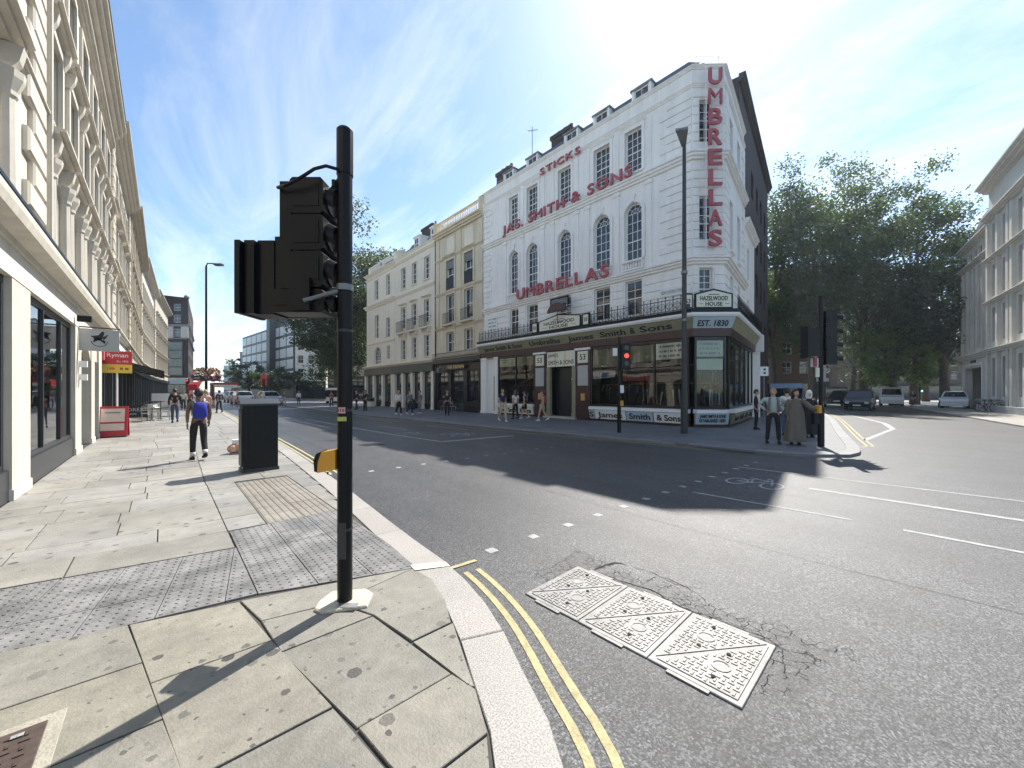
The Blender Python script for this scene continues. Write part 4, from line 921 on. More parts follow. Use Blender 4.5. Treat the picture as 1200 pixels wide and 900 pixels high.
def shopwindow(x0, x1, T, splits, signs, par=JS):
    # glazing between x0 and x1, stall riser with sloping name panels, dark room with umbrellas behind
    b = MB(); b.T = T; b.box(x0, x1, -0.20, -0.10, 0.80, 0.92); b.box(x0, x1, -0.20, -0.10, 3.96, 4.097); b.box(x0, x0+0.09, -0.20, -0.10, 0.92, 3.96); b.box(x1-0.09, x1, -0.20, -0.10, 0.92, 3.96)
    for s_ in splits: b.box(s_-0.035, s_+0.035, -0.21, -0.10, 0.92, 3.96)
    fr = b.obj('shop_window', 'pub black', par)
    xs = [x0+0.09]+list(splits)+[x1-0.09]
    for a, c in zip(xs, xs[1:]):
        g = MB(); g.T = T; g.quad((a, -0.15, 0.92), (c, -0.15, 0.92), (c, -0.15, 3.96), (a, -0.15, 3.96)); g.obj('pane', 'shop glass', fr)
    b = MB(); b.T = T; b.prof([(-0.42, 0.62), (-0.42, 0.78), (0.0, 0.80), (0.0, 0.60)], x0, x1); b.obj('window_ledge', 'white paint', par)
    b = MB(); b.T = T; b.box(x0, x1, -0.18, 0.0, 0.0, 0.60); b.obj('stall_riser', 'maroon paint', par)
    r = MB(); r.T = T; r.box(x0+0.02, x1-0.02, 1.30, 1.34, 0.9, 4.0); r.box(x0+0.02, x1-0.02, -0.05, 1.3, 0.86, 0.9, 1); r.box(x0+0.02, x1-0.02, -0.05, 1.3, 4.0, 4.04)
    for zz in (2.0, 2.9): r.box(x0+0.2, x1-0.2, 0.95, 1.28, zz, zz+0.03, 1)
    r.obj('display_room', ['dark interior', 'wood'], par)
    k = x0+0.3
    while k < x1-0.25:
        u = MB(); u.T = T; y = rng.uniform(0.15, 0.8); h = rng.uniform(0.8, 1.1); a = rng.uniform(-0.15, 0.15); z0 = rng.choice((0.9, 0.92, 2.05)) ; y = 1.1 if z0 > 2 else y
        h = min(h, 0.8 if z0 > 2 else 1.1)
        u.tube((k, y, z0), (k+a, y, z0+h*0.75), 0.012, 0.045, 7, 0); u.tube((k+a, y, z0+h*0.75), (k+a*1.2, y, z0+h), 0.014, n=6, m=1)
        u.path([(k+a*1.2, y, z0+h), (k+a*1.2+0.01, y, z0+h+0.07), (k+a*1.2+0.06, y, z0+h+0.1), (k+a*1.2+0.11, y, z0+h+0.05)], 0.016, 6, 1)
        mats = rng.choice((['black metal', 'pale wood'], ['maroon paint', 'wood'], ['green paint', 'pale wood'], ['blue sign', 'wood'], ['cream sign', 'wood']))
        u.obj('display_umbrella', mats, par); k += rng.uniform(0.16, 0.34)
    for a, c, zb, mat, rows_, ink, sd_ in signs:
        q = MB(); q.T = T; q.box(a, c, -0.135, -0.115, zb, 3.93); qo = q.obj('window_sign', mat, par); ink_rows(qo, a+0.1, c-0.1, zb+0.05, 3.88, rows_, -0.1365, ink, T, sd_)
    return fr
shopwindow(1.88, 5.53, None, [3.75], [(2.0, 3.7, 3.35, 'cream sign', 3, 'faded ink', 5), (3.8, 5.45, 3.35, 'olive sign', 2, 'faded ink', 6)])
shopwindow(9.97, 15.42, None, [11.9, 13.75], [(10.1, 11.1, 3.1, 'olive sign', 2, 'faded ink', 7), (12.3, 13.7, 3.1, 'olive sign', 3, 'faded ink', 8), (13.8, 15.33, 3.15, 'white sign', 3, 'sign ink', 9)])
shopwindow(0.02, CL-0.02, TC, [], [(0.11, CL-0.11, 3.2, 'pale green glass sign', 3, 'faded ink', 10)]); shopwindow(0.05, 7.9, TS, [1.6, 3.2, 4.8, 6.4], [(1.7, 3.1, 3.3, 'olive sign', 2, 'faded ink', 11)])
b = MB(); b.T = TC; b.box(0.14, CL-0.14, -0.13, -0.115, 2.6, 3.1); b.obj('window_sign', 'pale green glass sign', JS)
# sloping name panels under the ledge
def risersign(x0, x1, T, t, mat, ink='sign ink', lines=1):
    b = MB(); b.T = T; b.prof([(-0.40, 0.60), (-0.28, 0.12), (-0.18, 0.12), (-0.18, 0.60)], x0, x1); o = b.obj('name_panel', mat, JS); tl = math.atan2(0.12, 0.48)
    for i, s_ in enumerate(t): 
        hh = 0.30 if len(t) == 1 else 0.15; tilted(o, s_, T, x0+0.1*(x1-x0), x1-0.1*(x1-x0), 0.22+(len(t)-1-i)*0.2, hh, -0.314-(len(t)-1-i)*0.05, tl, ink)
for xa, xb, t in ((1.95, 3.0, 'James'), (3.05, 4.1, 'Smith'), (4.15, 5.5, '& Sons')): risersign(xa, xb, None, [t], 'cream sign')
risersign(9.98, 10.3, None, ['S'], 'blue sign'); risersign(10.36, 12.25, None, ['James'], 'white sign'); risersign(12.32, 13.75, None, ['Smith'], 'blue sign'); risersign(13.8, 15.25, None, ['& Sons'], 'white sign')
risersign(0.02, CL+0.02, TC, ['JAMES SMITH & SONS', 'ESTABLISHED 1830'], 'blue sign')
for i in range(4): risersign(0.3+i*1.6, 1.75+i*1.6, TS, ['James', 'Smith', '&', 'Sons'][i:i+1], 'olive sign')
# lower wing on the side street with leaning fascia end
m = MB(); m.T = TS; wall(m, SL, 10.4, 0.0, 11.6, [(7.2, 8.0, 5.6, 7.2), (7.2, 8.0, 8.4, 10.3)]); m.quad((SL, 0, 11.6), (10.4, 0, 11.6), (10.4, 6, 11.6), (SL, 6, 11.6)); m.obj('wing_wall', 'white stucco', JS)
for z0, z1 in ((5.6, 7.2), (8.4, 10.3)): setT(window(JS, 7.2, 8.0, z0, z1, 0.15, 2, 4), TS)
m = MB(); m.T = TS; cornice(m, SL, 10.45, 11.2, 11.65, 0.3); m.obj('wing_cornice', 'white stucco', JS)
shopbit(8.5, 8.8, 0, 4.1, -0.5, 0.0, 'white stucco', 'pier', TS)
m = MB(); m.T = TS; m.exz([(8.3, 4.1), (8.9, 4.1), (8.9, 5.12), (8.3, 5.12)], -0.7, -0.3); m.obj('fascia_end', 'white paint', JS)
# thin aerial on the roof
m = MB(); m.tube((2.95, 2.2, 16.5), (2.95, 2.2, 21.2), 0.025, n=6); m.tube((2.5, 2.2, 21.1), (3.5, 2.2, 20.7), 0.018, n=6)
for k in range(5): m.tube((2.55+k*0.22, 2.05, 21.08-k*0.09), (2.55+k*0.22, 2.35, 21.08-k*0.09), 0.01, n=4)
tag(m.obj('aerial', 'grey metal', None, (18.0, 23.05, 0), R(-90)), 'thin television aerial on the roof of the umbrella shop', 'aerial')

# ---------------------------------------------- tall brick block behind on the side street
o = TS @ Vector((5.95, 0, 0)); dirn = R(-90)+R(99.3)
BR = empty('brick_block', (18+o.y, 23.05-o.x, 0), dirn, 'tall dark brick block behind the white umbrella shop', 'building')
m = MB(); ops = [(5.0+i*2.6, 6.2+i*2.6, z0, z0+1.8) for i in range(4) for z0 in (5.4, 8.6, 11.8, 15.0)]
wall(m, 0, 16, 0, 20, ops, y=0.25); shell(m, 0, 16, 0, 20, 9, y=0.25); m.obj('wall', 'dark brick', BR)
for q in ops: window(BR, q[0], q[1], q[2], q[3], 0.42, 2, 4)
m = MB(); cornice(m, -0.1, 16.1, 19.6, 20.1, 0.35, 0.25); m.obj('cornice', 'dark brick', BR)

# ---------------------------------------------- terrace west of the shop
def on18(px): return PX(px, 300, 18.0)[0]
R2 = empty('public_house', (18.0, 30.0, 0), R(-90), 'narrow cream building with a balustrade above a black pub front', 'building')
ca, cb = (1.75, 2.95), (4.4, 5.6); W2 = 6.9
ops = [(c[0], c[1], a, b) for c in (ca, cb) for a, b in ((4.95, 6.65), (7.5, 9.85), (10.3, 12.75))]+[(c[0], c[1], 13.15, 14.6) for c in (ca, cb)]
m = MB(); wall(m, 0, W2, 4.4, 15.3, [o_ for o_ in ops if o_[2] < 13]); shell(m, 0, W2, 0, 15.3, 9); m.obj('wall', 'buff stucco', R2)
for c in (ca, cb):
    window(R2, c[0], c[1], 4.95, 6.65, 0.15, 2, 2); window(R2, c[0], c[1], 7.5, 9.85, 0.15, 2, 2); window(R2, c[0], c[1], 10.3, 12.75, 0.15, 2, 2)
    MB().box(c[0]-0.02, c[1]+0.02, -0.05, -0.01, 10.3, 11.3).obj('window_guard', 'black metal', R2); b = MB(); railing(b, c[0]-0.1, c[1]+0.1, 7.3, 8.2, -0.35, 0.11); b.obj('railing', 'black metal', R2)
    b = MB(); b.box(c[0]-0.2, c[1]+0.2, -0.45, 0.0, 7.15, 7.3); b.obj('balcony_slab', 'buff stucco', R2)
    surround(R2, c[0], c[1], 10.3, 12.75, 'buff stucco', 0.2, 0.08, 0.3); surround(R2, c[0], c[1], 7.5, 9.85, 'buff stucco', 0.15, 0.06); surround(R2, c[0], c[1], 4.95, 6.65, 'buff stucco', 0.15, 0.06, 0.12)
    b = MB(); b.box(c[0], c[1], -0.04, 0.0, 13.3, 14.7); b.obj('blind_panel', 'cream stucco', R2); surround(R2, c[0], c[1], 13.3, 14.7, 'buff stucco', 0.12, 0.07)
    MB().box(c[0]-0.02, c[1]+0.02, 0.02, 0.1, 12.05, 12.7).obj('blind', 'lead', R2)
for x in (0.35, 3.68, 6.55): 
    for z0, z1 in ((7.3, 9.9), (10.1, 12.9), (13.1, 14.9)): MB().box(x-0.28, x+0.28, -0.08, 0.0, z0, z1).obj('pilaster', 'buff stucco', R2)
for z0, z1, p in ((4.4, 4.65, 0.2), (6.95, 7.12, 0.2), (9.95, 10.12, 0.15), (12.92, 13.08, 0.15), (14.9, 15.35, 0.5)):
    b = MB(); cornice(b, 0.0, W2, z0, z1, p); b.obj('cornice', 'buff stucco', R2)
b = MB(); balustrade(b, 0.3, W2-0.3, 15.4, 16.25, -0.25, 0.2, 0.24); b.box(0.0, 0.3, -0.28, 0.0, 15.36, 16.4); b.box(W2-0.3, W2, -0.28, 0.0, 15.36, 16.4); b.obj('balustrade', 'buff stucco', R2)
chimney(R2, 0.6, 1.6, 2.5, 3.6, 15.3, 17.6, 'dark brick', 2); chimney(R2, 2.4, 4.4, 3.2, 4.4, 15.3, 19.2, 'dark brick', 4)
b = MB(); wall(b, 0.0, W2, 0.0, 4.0, [(0.5, 2.1, 0.8, 3.3), (2.6, 4.4, 0.05, 3.4), (4.9, 6.4, 0.8, 3.3)], y=-0.12); b.box(0, W2, -0.35, -0.12, 4.0, 4.38); b.box(0.0, 0.3, -0.2, -0.12, 0, 4.0); b.box(W2-0.3, W2, -0.2, -0.12, 0, 4.0); b.obj('pub_front', 'pub black', R2)
for xa, xb, z0, z1, n_ in ((0.5, 2.1, 0.8, 3.3, 2), (4.9, 6.4, 0.8, 3.3, 2), (2.6, 4.4, 0.05, 3.4, 2)): window(R2, xa, xb, z0, z1, 0.02, n_, 2, frame='pub black')
b = MB(); b.box(2.3, 4.9, -0.37, -0.352, 3.42, 3.8); sg = b.obj('pub_sign', 'pub black', R2); text(sg, 'THE CROWN', 'gilt', 2.4, 4.8, 3.5, 3.75, -0.372, 0.02)
b = MB(); b.box(0.1, W2-0.1, -0.55, -0.35, 3.95, 4.02); railing(b, 0.1, W2-0.1, 4.4, 4.85, -0.42, 0.14); b.obj('hanging_rail', 'black metal', R2)
b = MB(); b.exz([(1.35, 3.2), (1.65, 3.2), (1.72, 3.6), (1.28, 3.6)], -0.75, -0.45); b.tube((1.5, -0.6, 3.6), (1.5, -0.35, 4.0), 0.02, n=6); b.obj('lantern', 'lead', R2)
b = MB(); b.tube((0.02, -0.08, 0.0), (0.02, -0.08, 15.0), 0.05, n=8); b.obj('drainpipe', 'black metal', R2)

R3 = empty('terrace_house', (18.0, 38.2, 0), R(-90), 'pale cream terrace house with three balconied windows and slate roof', 'building')
W3 = 8.15; c3 = [(1.45, 2.45), (3.75, 4.7), (6.15, 7.1)]
ops = [(c[0], c[1], a, b) for c in c3 for a, b in ((4.85, 6.85), (8.0, 10.1), (12.0, 14.1))]
m = MB(); wall(m, 0, W3, 4.2, 15.4, ops); shell(m, 0, W3, 0, 15.4, 9); m.obj('wall', 'cream stucco', R3)
for c in c3:
    for a, b_ in ((4.85, 6.85), (8.0, 10.1), (12.0, 14.1)): window(R3, c[0], c[1], a, b_, 0.15, 2, 4, sill=('cream stucco', 0.12, 0.15))
    surround(R3, c[0], c[1], 8.0, 10.1, 'cream stucco', 0.18, 0.07, 0.3); surround(R3, c[0], c[1], 4.85, 6.85, 'cream stucco', 0.16, 0.06, 0.18); surround(R3, c[0], c[1], 12.0, 14.1, 'cream stucco', 0.12, 0.04)
    b = MB(); railing(b, c[0]-0.25, c[1]+0.25, 7.55, 8.6, -0.45, 0.11); b.box(c[0]-0.25, c[0]-0.22, -0.45, 0, 8.5, 8.53); b.box(c[1]+0.22, c[1]+0.25, -0.45, 0, 8.5, 8.53); b.obj('railing', 'black metal', R3)
    b = MB(); b.box(c[0]-0.3, c[1]+0.3, -0.5, 0, 7.4, 7.55); b.box(c[0]-0.2, c[0]-0.05, -0.3, 0, 7.1, 7.4); b.box(c[1]+0.05, c[1]+0.2, -0.3, 0, 7.1, 7.4); b.obj('balcony_slab', 'cream stucco', R3)
for z0, z1, p in ((4.25, 4.5, 0.35), (11.2, 11.45, 0.16), (14.7, 14.95, 0.18), (15.25, 15.45, 0.12)):
    b = MB(); cornice(b, 0, W3, z0, z1, p); b.obj('cornice', 'cream stucco', R3)
b = MB(); b.add([(0.1, 0.5, 15.3), (W3-0.1, 0.5, 15.3), (W3-0.1, 1.9, 17.4), (0.1, 1.9, 17.4), (W3-0.1, 8, 17.4), (0.1, 8, 17.4)], [(0, 1, 2, 3), (3, 2, 4, 5)]); rf = b.obj('roof', 'slate', R3)
for x in (3.6, 6.8):
    b = MB(); b.box(x-0.55, x+0.55, 0.6, 2.0, 15.45, 16.9); b.box(x-0.65, x+0.65, 0.5, 2.1, 16.9, 17.02); b.obj('dormer', 'white paint', rf); window(R3, x-0.4, x+0.4, 15.7, 16.8, 0.55, 2, 2, name='dormer_window')
chimney(R3, 0.2, 2.4, 3.0, 4.2, 15.4, 19.4, 'dark brick', 4); chimney(R3, 3.0, 4.4, 4.0, 5.0, 15.4, 18.8, 'dark brick', 3)
def small_front(root, W, mat, pil, n, sign, pmat, z1=4.2, col=None):
    b = MB(); b.box(0, W, -0.34, 0, z1-0.75, z1-0.002); b.obj('shop_fascia', mat, root)
    b = MB(); b.box(0, W, -0.02, 0.04, 0, 0.5); b.box(0, W, 0.5, 0.55, 0, z1-0.75); b.obj('shop_back', 'dark interior', root)
    for i in range(n+1):
        x = 0.22+(W-0.44)*i/n; b = MB(); b.box(x-0.2, x+0.2, -0.26, 0.05, 0.22, z1-0.752); b.box(x-0.24, x+0.24, -0.3, 0.05, 0, 0.22); b.obj('pilaster', pil, root)
        if i < n: window(root, x+0.22, x+(W-0.44)/n-0.22, 0.5, z1-0.78, 0.0, 2 if n < 4 else 1, 2, frame=mat, pane='window glass', fw=0.07, bar=0.05, name='shop_window')
small_front(R3, W3, 'green paint', 'cream stucco', 4, None, None)
MB().box(2.0, 5.0, -0.352, -0.342, 3.65, 4.0).obj('shop_sign', 'green paint', R3)
for x in (3.0, 4.6): MB().box(x-0.35, x+0.35, 0.1, 0.12, 1.9, 2.05).obj('lamp_strip', M('orange lamp', (0.8, 0.25, 0.08), 0.4, 0.0, emit=((1.0, 0.25, 0.08), 1.5)), R3)

R4 = empty('terrace_house', (18.0, 45.8, 0), R(-90), 'cream corner house with one arched window next to the tree', 'building')
W4 = 7.55; ops = [(2.4, 3.4, 12.1, 14.3), (5.5, 6.4, 12.1, 14.3), (2.5, 3.5, 7.7, 10.3), (5.5, 6.4, 7.5, 9.6), (2.2, 4.1, 4.75, 6.7, True), (5.55, 6.3, 5.1, 6.6)]
m = MB(); wall(m, 0, W4, 4.2, 15.2, ops); shell(m, 0, W4, 0, 15.2, 10); m.obj('wall', 'cream stucco', R4)
for q in ops: window(R4, q[0], q[1], q[2], q[3], 0.15, 3 if len(q) > 4 else 2, 3 if len(q) > 4 else 4, len(q) > 4)
for q in ops[:4]: surround(R4, *q[:4], 'cream stucco', 0.14, 0.05)
for z0, z1, p in ((4.25, 4.5, 0.35), (7.0, 7.15, 0.12), (11.2, 11.6, 0.3), (14.6, 14.8, 0.12), (15.0, 15.3, 0.3)):
    b = MB(); sweep(b, [(-0.0, 9.0), (0.0, 0.0), (W4, 0.0)], mould(z0, z1, p)); b.obj('cornice', 'cream stucco', R4)
b = MB(); b.add([(0.9, 0.5, 15.2), (W4, 0.5, 15.2), (W4, 2.0, 17.2), (0.9, 2.0, 17.2), (W4, 8, 17.2), (0.9, 8, 17.2)], [(0, 1, 2, 3), (3, 2, 4, 5)]); b.obj('roof', 'slate', R4)
b = MB(); b.prof([(0.1, 15.2), (0.1, 16.2), (2.4, 18.2), (6, 18.2), (6, 15.2)], 0.3, 0.9); b.prof([(0.1, 15.2), (0.1, 16.4), (1.2, 16.9), (1.2, 15.2)], W4-0.5, W4); b.obj('gable_wall', 'cream stucco', R4)
window(R4, 2.6, 3.3, 15.5, 16.5, 0.5, 2, 2, name='dormer_window')
small_front(R4, W4, 'pub black', 'cream stucco', 3, None, None)

# ---------------------------------------------- left side of the street (front faces +X; local x runs along the street)
def lx(Y_): return Y_-1.0
L1 = empty('shop_building', (-1.7, 1.0, 0), R(90), 'tall cream building with stone hoods over large grey-framed shop windows', 'building')
WL = 22.3; wc = [12.2, 14.2, 16.25, 18.35, 20.45, 22.35]; wx = [(lx(c)-0.52, lx(c)+0.52) for c in wc]+[(lx(c)-0.5, lx(c)+0.5) for c in (3.2, 5.6, 8.0)]
ops = []
for a, b in wx: ops += [(a, b, 4.55, 6.15), (a, b, 7.05, 8.75), (a, b, 9.75, 11.35)]
m = MB(); wall(m, 0, WL, 3.3, 12.3, ops, rev=0.28); shell(m, 0, WL, 0, 12.3, 11); m.obj('wall', 'pale stucco', L1)
for a, b in wx:
    for z0, z1 in ((4.55, 6.15), (7.05, 8.75), (9.75, 11.35)): window(L1, a, b, z0, z1, 0.22, 2, 2)
    # first floor: engaged columns, consoles and hood
    for s_ in (a-0.22, b+0.22):
        q = MB(); q.lathe([(0.15, 4.2), (0.15, 4.3), (0.115, 4.35), (0.105, 5.7), (0.13, 5.74), (0.13, 5.8), (0.19, 5.98), (0.2, 6.08)], s_, -0.05, 10); q.obj('engaged_column', 'pale stucco', L1, smooth=False)
        q = MB(); q.prof([(0.0, 6.1), (-0.12, 6.1), (-0.2, 6.24), (-0.24, 6.448), (0, 6.448)], s_-0.09, s_+0.09); q.obj('console', 'pale stucco', L1)
    q = MB(); cornice(q, a-0.40, b+0.40, 6.45, 6.66, 0.31); q.obj('window_hood', 'pale stucco', L1)
    surround(L1, a, b, 7.05, 8.75, 'pale stucco', 0.17, 0.08); q = MB(); cornice(q, a-0.35, b+0.35, 8.97, 9.17, 0.26); q.obj('window_hood', 'pale stucco', L1)
    for s_ in (a-0.13, b+0.13): q = MB(); q.prof([(0.0, 8.6), (-0.09, 8.64), (-0.16, 8.8), (-0.19, 8.965), (0, 8.965)], s_-0.08, s_+0.08); q.obj('console', 'pale stucco', L1)
    surround(L1, a, b, 9.75, 11.35, 'pale stucco', 0.14, 0.06)
for z0, z1, p in ((6.72, 6.86, 0.12), (9.3, 9.45, 0.18), (11.75, 11.95, 0.2)):
    q = MB(); cornice(q, 0, WL, z0, z1, p); q.obj('string_course', 'pale stucco', L1)
q = MB(); cornice(q, -0.1, WL, 12.1, 12.75, 0.52, steps=4); q.obj('eaves_cornice', 'pale stucco', L1); MB().box(-0.1, WL, -0.55, 0.5, 12.752, 12.8).obj('eaves_lead', 'lead', L1)
z0 = 4.2; i = 0
while z0 < 11.6:
    MB().cham(lx(9.9) if i % 2 else lx(10.25), lx(11.1), -0.09, 0.01, z0, z0+0.40, 0.03).obj('quoin', 'pale stucco', L1); z0 += 0.44; i += 1
b = MB(); b.tube((lx(11.25), -0.1, 4.1), (lx(11.25), -0.1, 12.1), 0.05, n=8); b.obj('drainpipe', 'pale stucco', L1)
# shopfront: cornice, fascia, piers, glazing
b = MB(); b.prof([(0.02, 3.72), (-0.10, 3.72), (-0.12, 3.80), (-0.30, 3.86), (-0.33, 3.97), (-0.33, 4.06), (0.02, 4.12)], 0, WL); b.obj('shop_cornice', 'pale stucco', L1)
MB().prof([(0.02, 4.125), (-0.34, 4.07), (-0.34, 4.12), (0.02, 4.18)], 0, WL).obj('cornice_lead', 'black metal', L1)
b = MB(); b.box(0, WL, -0.06, 0.02, 3.28, 3.718); b.obj('shop_fascia', 'portland stone', L1)
for ya, yb in ((2.2, 3.1), (5.6, 6.4), (9.1, 10.15), (14.55, 15.5), (17.45, 18.2), (19.3, 20.1)):
    b = MB(); b.box(lx(ya), lx(yb), -0.05, 0.35, 0.0, 3.278); b.obj('pier', 'pale stucco', L1); MB().box(lx(ya)-0.01, lx(yb)+0.01, -0.07, 0.0, 0.002, 0.16).obj('pier_base', 'portland stone', L1)
M('anthracite', (0.028, 0.031, 0.035), 0.4, 0.1)
def shop_glazing(ya, yb, splits, z0=0.45, z1=3.27):
    a, b = lx(ya), lx(yb); f = MB(); f.box(a, a+0.09, 0.03, 0.09, z0, z1); f.box(b-0.09, b, 0.03, 0.09, z0, z1); f.box(a+0.09, b-0.09, 0.03, 0.09, z1-0.1, z1-0.001); f.box(a+0.09, b-0.09, 0.03, 0.09, z0, z0+0.08)
    for s_ in splits: f.box(lx(s_)-0.035, lx(s_)+0.035, 0.025, 0.085, z0+0.08, z1-0.1)
    w_ = f.obj('shop_window', 'anthracite', L1); xs = [a+0.05]+[lx(s_) for s_ in splits]+[b-0.05]
    for p, q in zip(xs, xs[1:]): MB().quad((p, 0.06, z0), (q, 0.06, z0), (q, 0.06, z1), (p, 0.06, z1)).obj('pane', 'shop glass', w_)
    MB().box(a, b, -0.02, 0.2, 0.0, z0-0.001).obj('plinth', 'anthracite', L1)
    r = MB(); r.box(a, b, 2.0, 2.05, 0, z1, 0); r.box(a, b, 0.2, 2.0, z0-0.05, z0, 1); r.box(a, b, 0.19, 2.0, z1, z1+0.03, 0); r.obj('shop_interior', ['grey sign', 'pale wood'], L1)
    for k in range(3):
        x = a+(b-a)*(k+0.5)/3; s_ = MB(); s_.box(x-0.3, x+0.3, 0.9, 1.3, z0, z0+0.9, 0); s_.box(x-0.25, x+0.25, 0.95, 1.25, z0+0.902, z0+1.15, 1); s_.obj('display_stand', ['wood', 'cream sign'], L1)
shop_glazing(10.15, 14.55, [11.6, 13.3]); shop_glazing(6.4, 9.1, [7.7]); shop_glazing(3.1, 5.6, [4.3])
b = MB(); b.box(lx(15.5), lx(17.45), 1.2, 1.25, 0, 3.28, 0); b.box(lx(15.5), lx(15.56), 0.3, 1.2, 0, 3.28, 1); b.box(lx(17.4), lx(17.45), 0.3, 1.2, 0, 3.28, 1); b.obj('doorway', ['dark interior', 'pale stucco'], L1)
b = MB(); pr = [(lx(15.5)+1.95*k/8, 2.55+0.42*math.sin(math.pi*k/8)) for k in range(9)]; b.exz(pr+[(lx(17.45), 3.278), (lx(15.5), 3.278)], -0.03, 0.12); b.obj('door_arch', 'pale stucco', L1)
b = MB(); b.box(lx(18.2), lx(19.3), 0.12, 0.16, 0.1, 2.6); b.obj('side_door', 'anthracite', L1); MB().box(lx(18.2), lx(19.3), 0.0, 0.12, 2.6, 3.28).obj('door_head', 'pale stucco', L1)
b = MB(); b.box(lx(20.1), lx(23.2), 0.25, 0.3, 0, 3.28, 0); b.box(lx(20.1), lx(23.2), -0.1, 0.02, 2.75, 3.278, 1); b.obj('stationer_front', ['dark interior', 'red sign paint'], L1)
for xa in (20.15, 21.2, 22.2): window(L1, lx(xa), lx(xa)+0.95, 0.35, 2.7, 0.05, 1, 1, frame='anthracite', name='shop_window')
for zz in (1.9, 2.25): MB().box(lx(15.1)-0.07, lx(15.1)+0.07, -0.2, -0.05, zz, zz+0.16).obj('alarm_box', 'white paint', L1)
MB().box(lx(14.3), lx(14.42), -0.35, -0.1, 3.35, 3.5).obj('security_camera', 'black metal', L1)

def townhouse(name, label, Y0, W, H, mat, nb, zs, shop, corn=0.5, x=-1.7, rz=90, quoins=True, attic=0.0, first=1.4, pil=False):
    r = empty(name, (x, Y0, 0), R(rz), label, 'building'); cx = [first+(W-first-0.8)*(i+0.5)/nb for i in range(nb)]; ops = [(c-0.5, c+0.5, a, b) for c in cx for a, b in zs]
    m = MB(); wall(m, 0, W, 3.4, H, ops, rev=0.25); shell(m, 0, W, 0, H, 11); m.obj('wall', mat, r)
    for q in ops: window(r, *q, 0.2, 2, 2); surround(r, *q, mat, 0.15, 0.08, 0.28 if q[2] < H-4 else 0.0)
    for i, (a, b) in enumerate(zs): q = MB(); cornice(q, 0, W, a-0.35, a-0.15, 0.25); q.obj('string_course', mat, r)
    q = MB(); cornice(q, 0, W, H-0.5, H+0.02, corn, steps=4); q.obj('eaves_cornice', mat, r)
    if quoins:
        z0 = 4.1; i = 0
        while z0 < H-0.8:
            MB().cham(0.0, 1.15 if i % 2 else 0.9, -0.13, 0.01, z0, z0+0.40, 0.03).obj('quoin', 'limestone', r); z0 += 0.44; i += 1
    if pil:
        for i in range(nb+1):
            xx = first+(W-first-0.8)*i/nb; MB().box(xx-0.18, xx+0.18, -0.16, 0.0, 4.0, H-0.6).obj('pilaster', mat, r)
    if attic:
        q = MB(); q.box(0.3, W-0.3, 0.4, 6, H, H+attic); q.obj('attic', mat, r)
        for i in range(nb): window(r, cx[i]-0.45, cx[i]+0.45, H+0.3, H+attic-0.3, 0.34, 2, 2, name='attic_window')
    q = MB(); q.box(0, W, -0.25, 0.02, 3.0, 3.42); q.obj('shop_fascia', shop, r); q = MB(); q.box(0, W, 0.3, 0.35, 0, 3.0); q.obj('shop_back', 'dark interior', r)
    n = max(2, int(W/2.6))
    for i in range(n):
        window(r, W*i/n+0.15, W*(i+1)/n-0.15, 0.4, 2.95, 0.0, 2, 1, frame='anthracite', name='shop_window'); MB().box(W*i/n-0.12, W*i/n+0.15, -0.1, 0.2, 0, 3.0).obj('pier', 'anthracite', r)
    return r
townhouse('stone_building', 'cream stone building with quoins beyond the grey-framed shop', 23.32, 10.6, 13.2, 'pale stucco', 4, ((4.6, 6.4), (7.4, 9.2), (10.0, 11.8)), 'black metal', 0.6)
townhouse('stone_building', 'cream stone building with tall pilasters above the black awning', 34.0, 17, 13.4, 'limestone', 7, ((4.6, 6.6), (7.6, 9.6), (10.4, 12.2)), 'black metal', 0.7, pil=True, attic=2.6)
townhouse('stone_building', 'distant cream building with ornate eaves before the brick corner block', 51.2, 20, 14.6, 'pale stucco', 8, ((4.6, 6.6), (7.6, 9.6), (10.6, 12.6)), 'black metal', 0.7, x=-1.7, rz=88, attic=2.4)
townhouse('stone_building', 'last cream building of the left row, next to the brick block', 71.4, 22, 15.6, 'limestone', 8, ((4.6, 6.6), (7.6, 9.6), (10.6, 12.6)), 'black metal', 0.7, x=-1.0, rz=86)

# ---------------------------------------------- dark brick corner block at the end of the left side
p0 = at(186, 78)
DB = empty('brick_corner_block', (p0[0], p0[1], 0), -YAW, 'dark brick corner block with a pale stone band far down the left side', 'building'); WD = 6.0
ops = [(3.0, 4.5, 18.0, 19.4), (3.0, 4.5, 15.6, 17.2), (3.0, 4.5, 12.8, 14.4)]
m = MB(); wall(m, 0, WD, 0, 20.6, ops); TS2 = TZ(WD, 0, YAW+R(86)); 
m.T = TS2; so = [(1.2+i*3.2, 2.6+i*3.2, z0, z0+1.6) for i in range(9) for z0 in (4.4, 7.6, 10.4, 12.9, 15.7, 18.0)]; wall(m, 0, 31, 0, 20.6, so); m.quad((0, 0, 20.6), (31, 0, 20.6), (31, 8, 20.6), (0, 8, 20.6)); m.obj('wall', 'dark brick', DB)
for q in ops: window(DB, *q, 0.12, 2, 2)
for q in so: setT(window(DB, *q, 0.12, 2, 2), TS2)
for z0, z1 in ((12.2, 12.5), (14.8, 15.2)):
    b = MB(); sweep(b, [(0, 0), (WD, 0), tuple((TS2 @ Vector((31, 0, 0)))[:2])], mould(z0, z1, 0.3)); b.obj('cornice', 'grey stone', DB)
MB().box(0.0, 2.99, -0.06, 0.0, 12.5, 14.8).obj('stone_band', 'portland stone', DB); MB().box(4.51, WD, -0.06, 0.0, 12.5, 14.8).obj('stone_band', 'portland stone', DB)
b = MB(); b.box(2.0, 5.0, -0.12, 0, 4.8, 11.8); b.obj('glazed_bay', 'anthracite', DB)
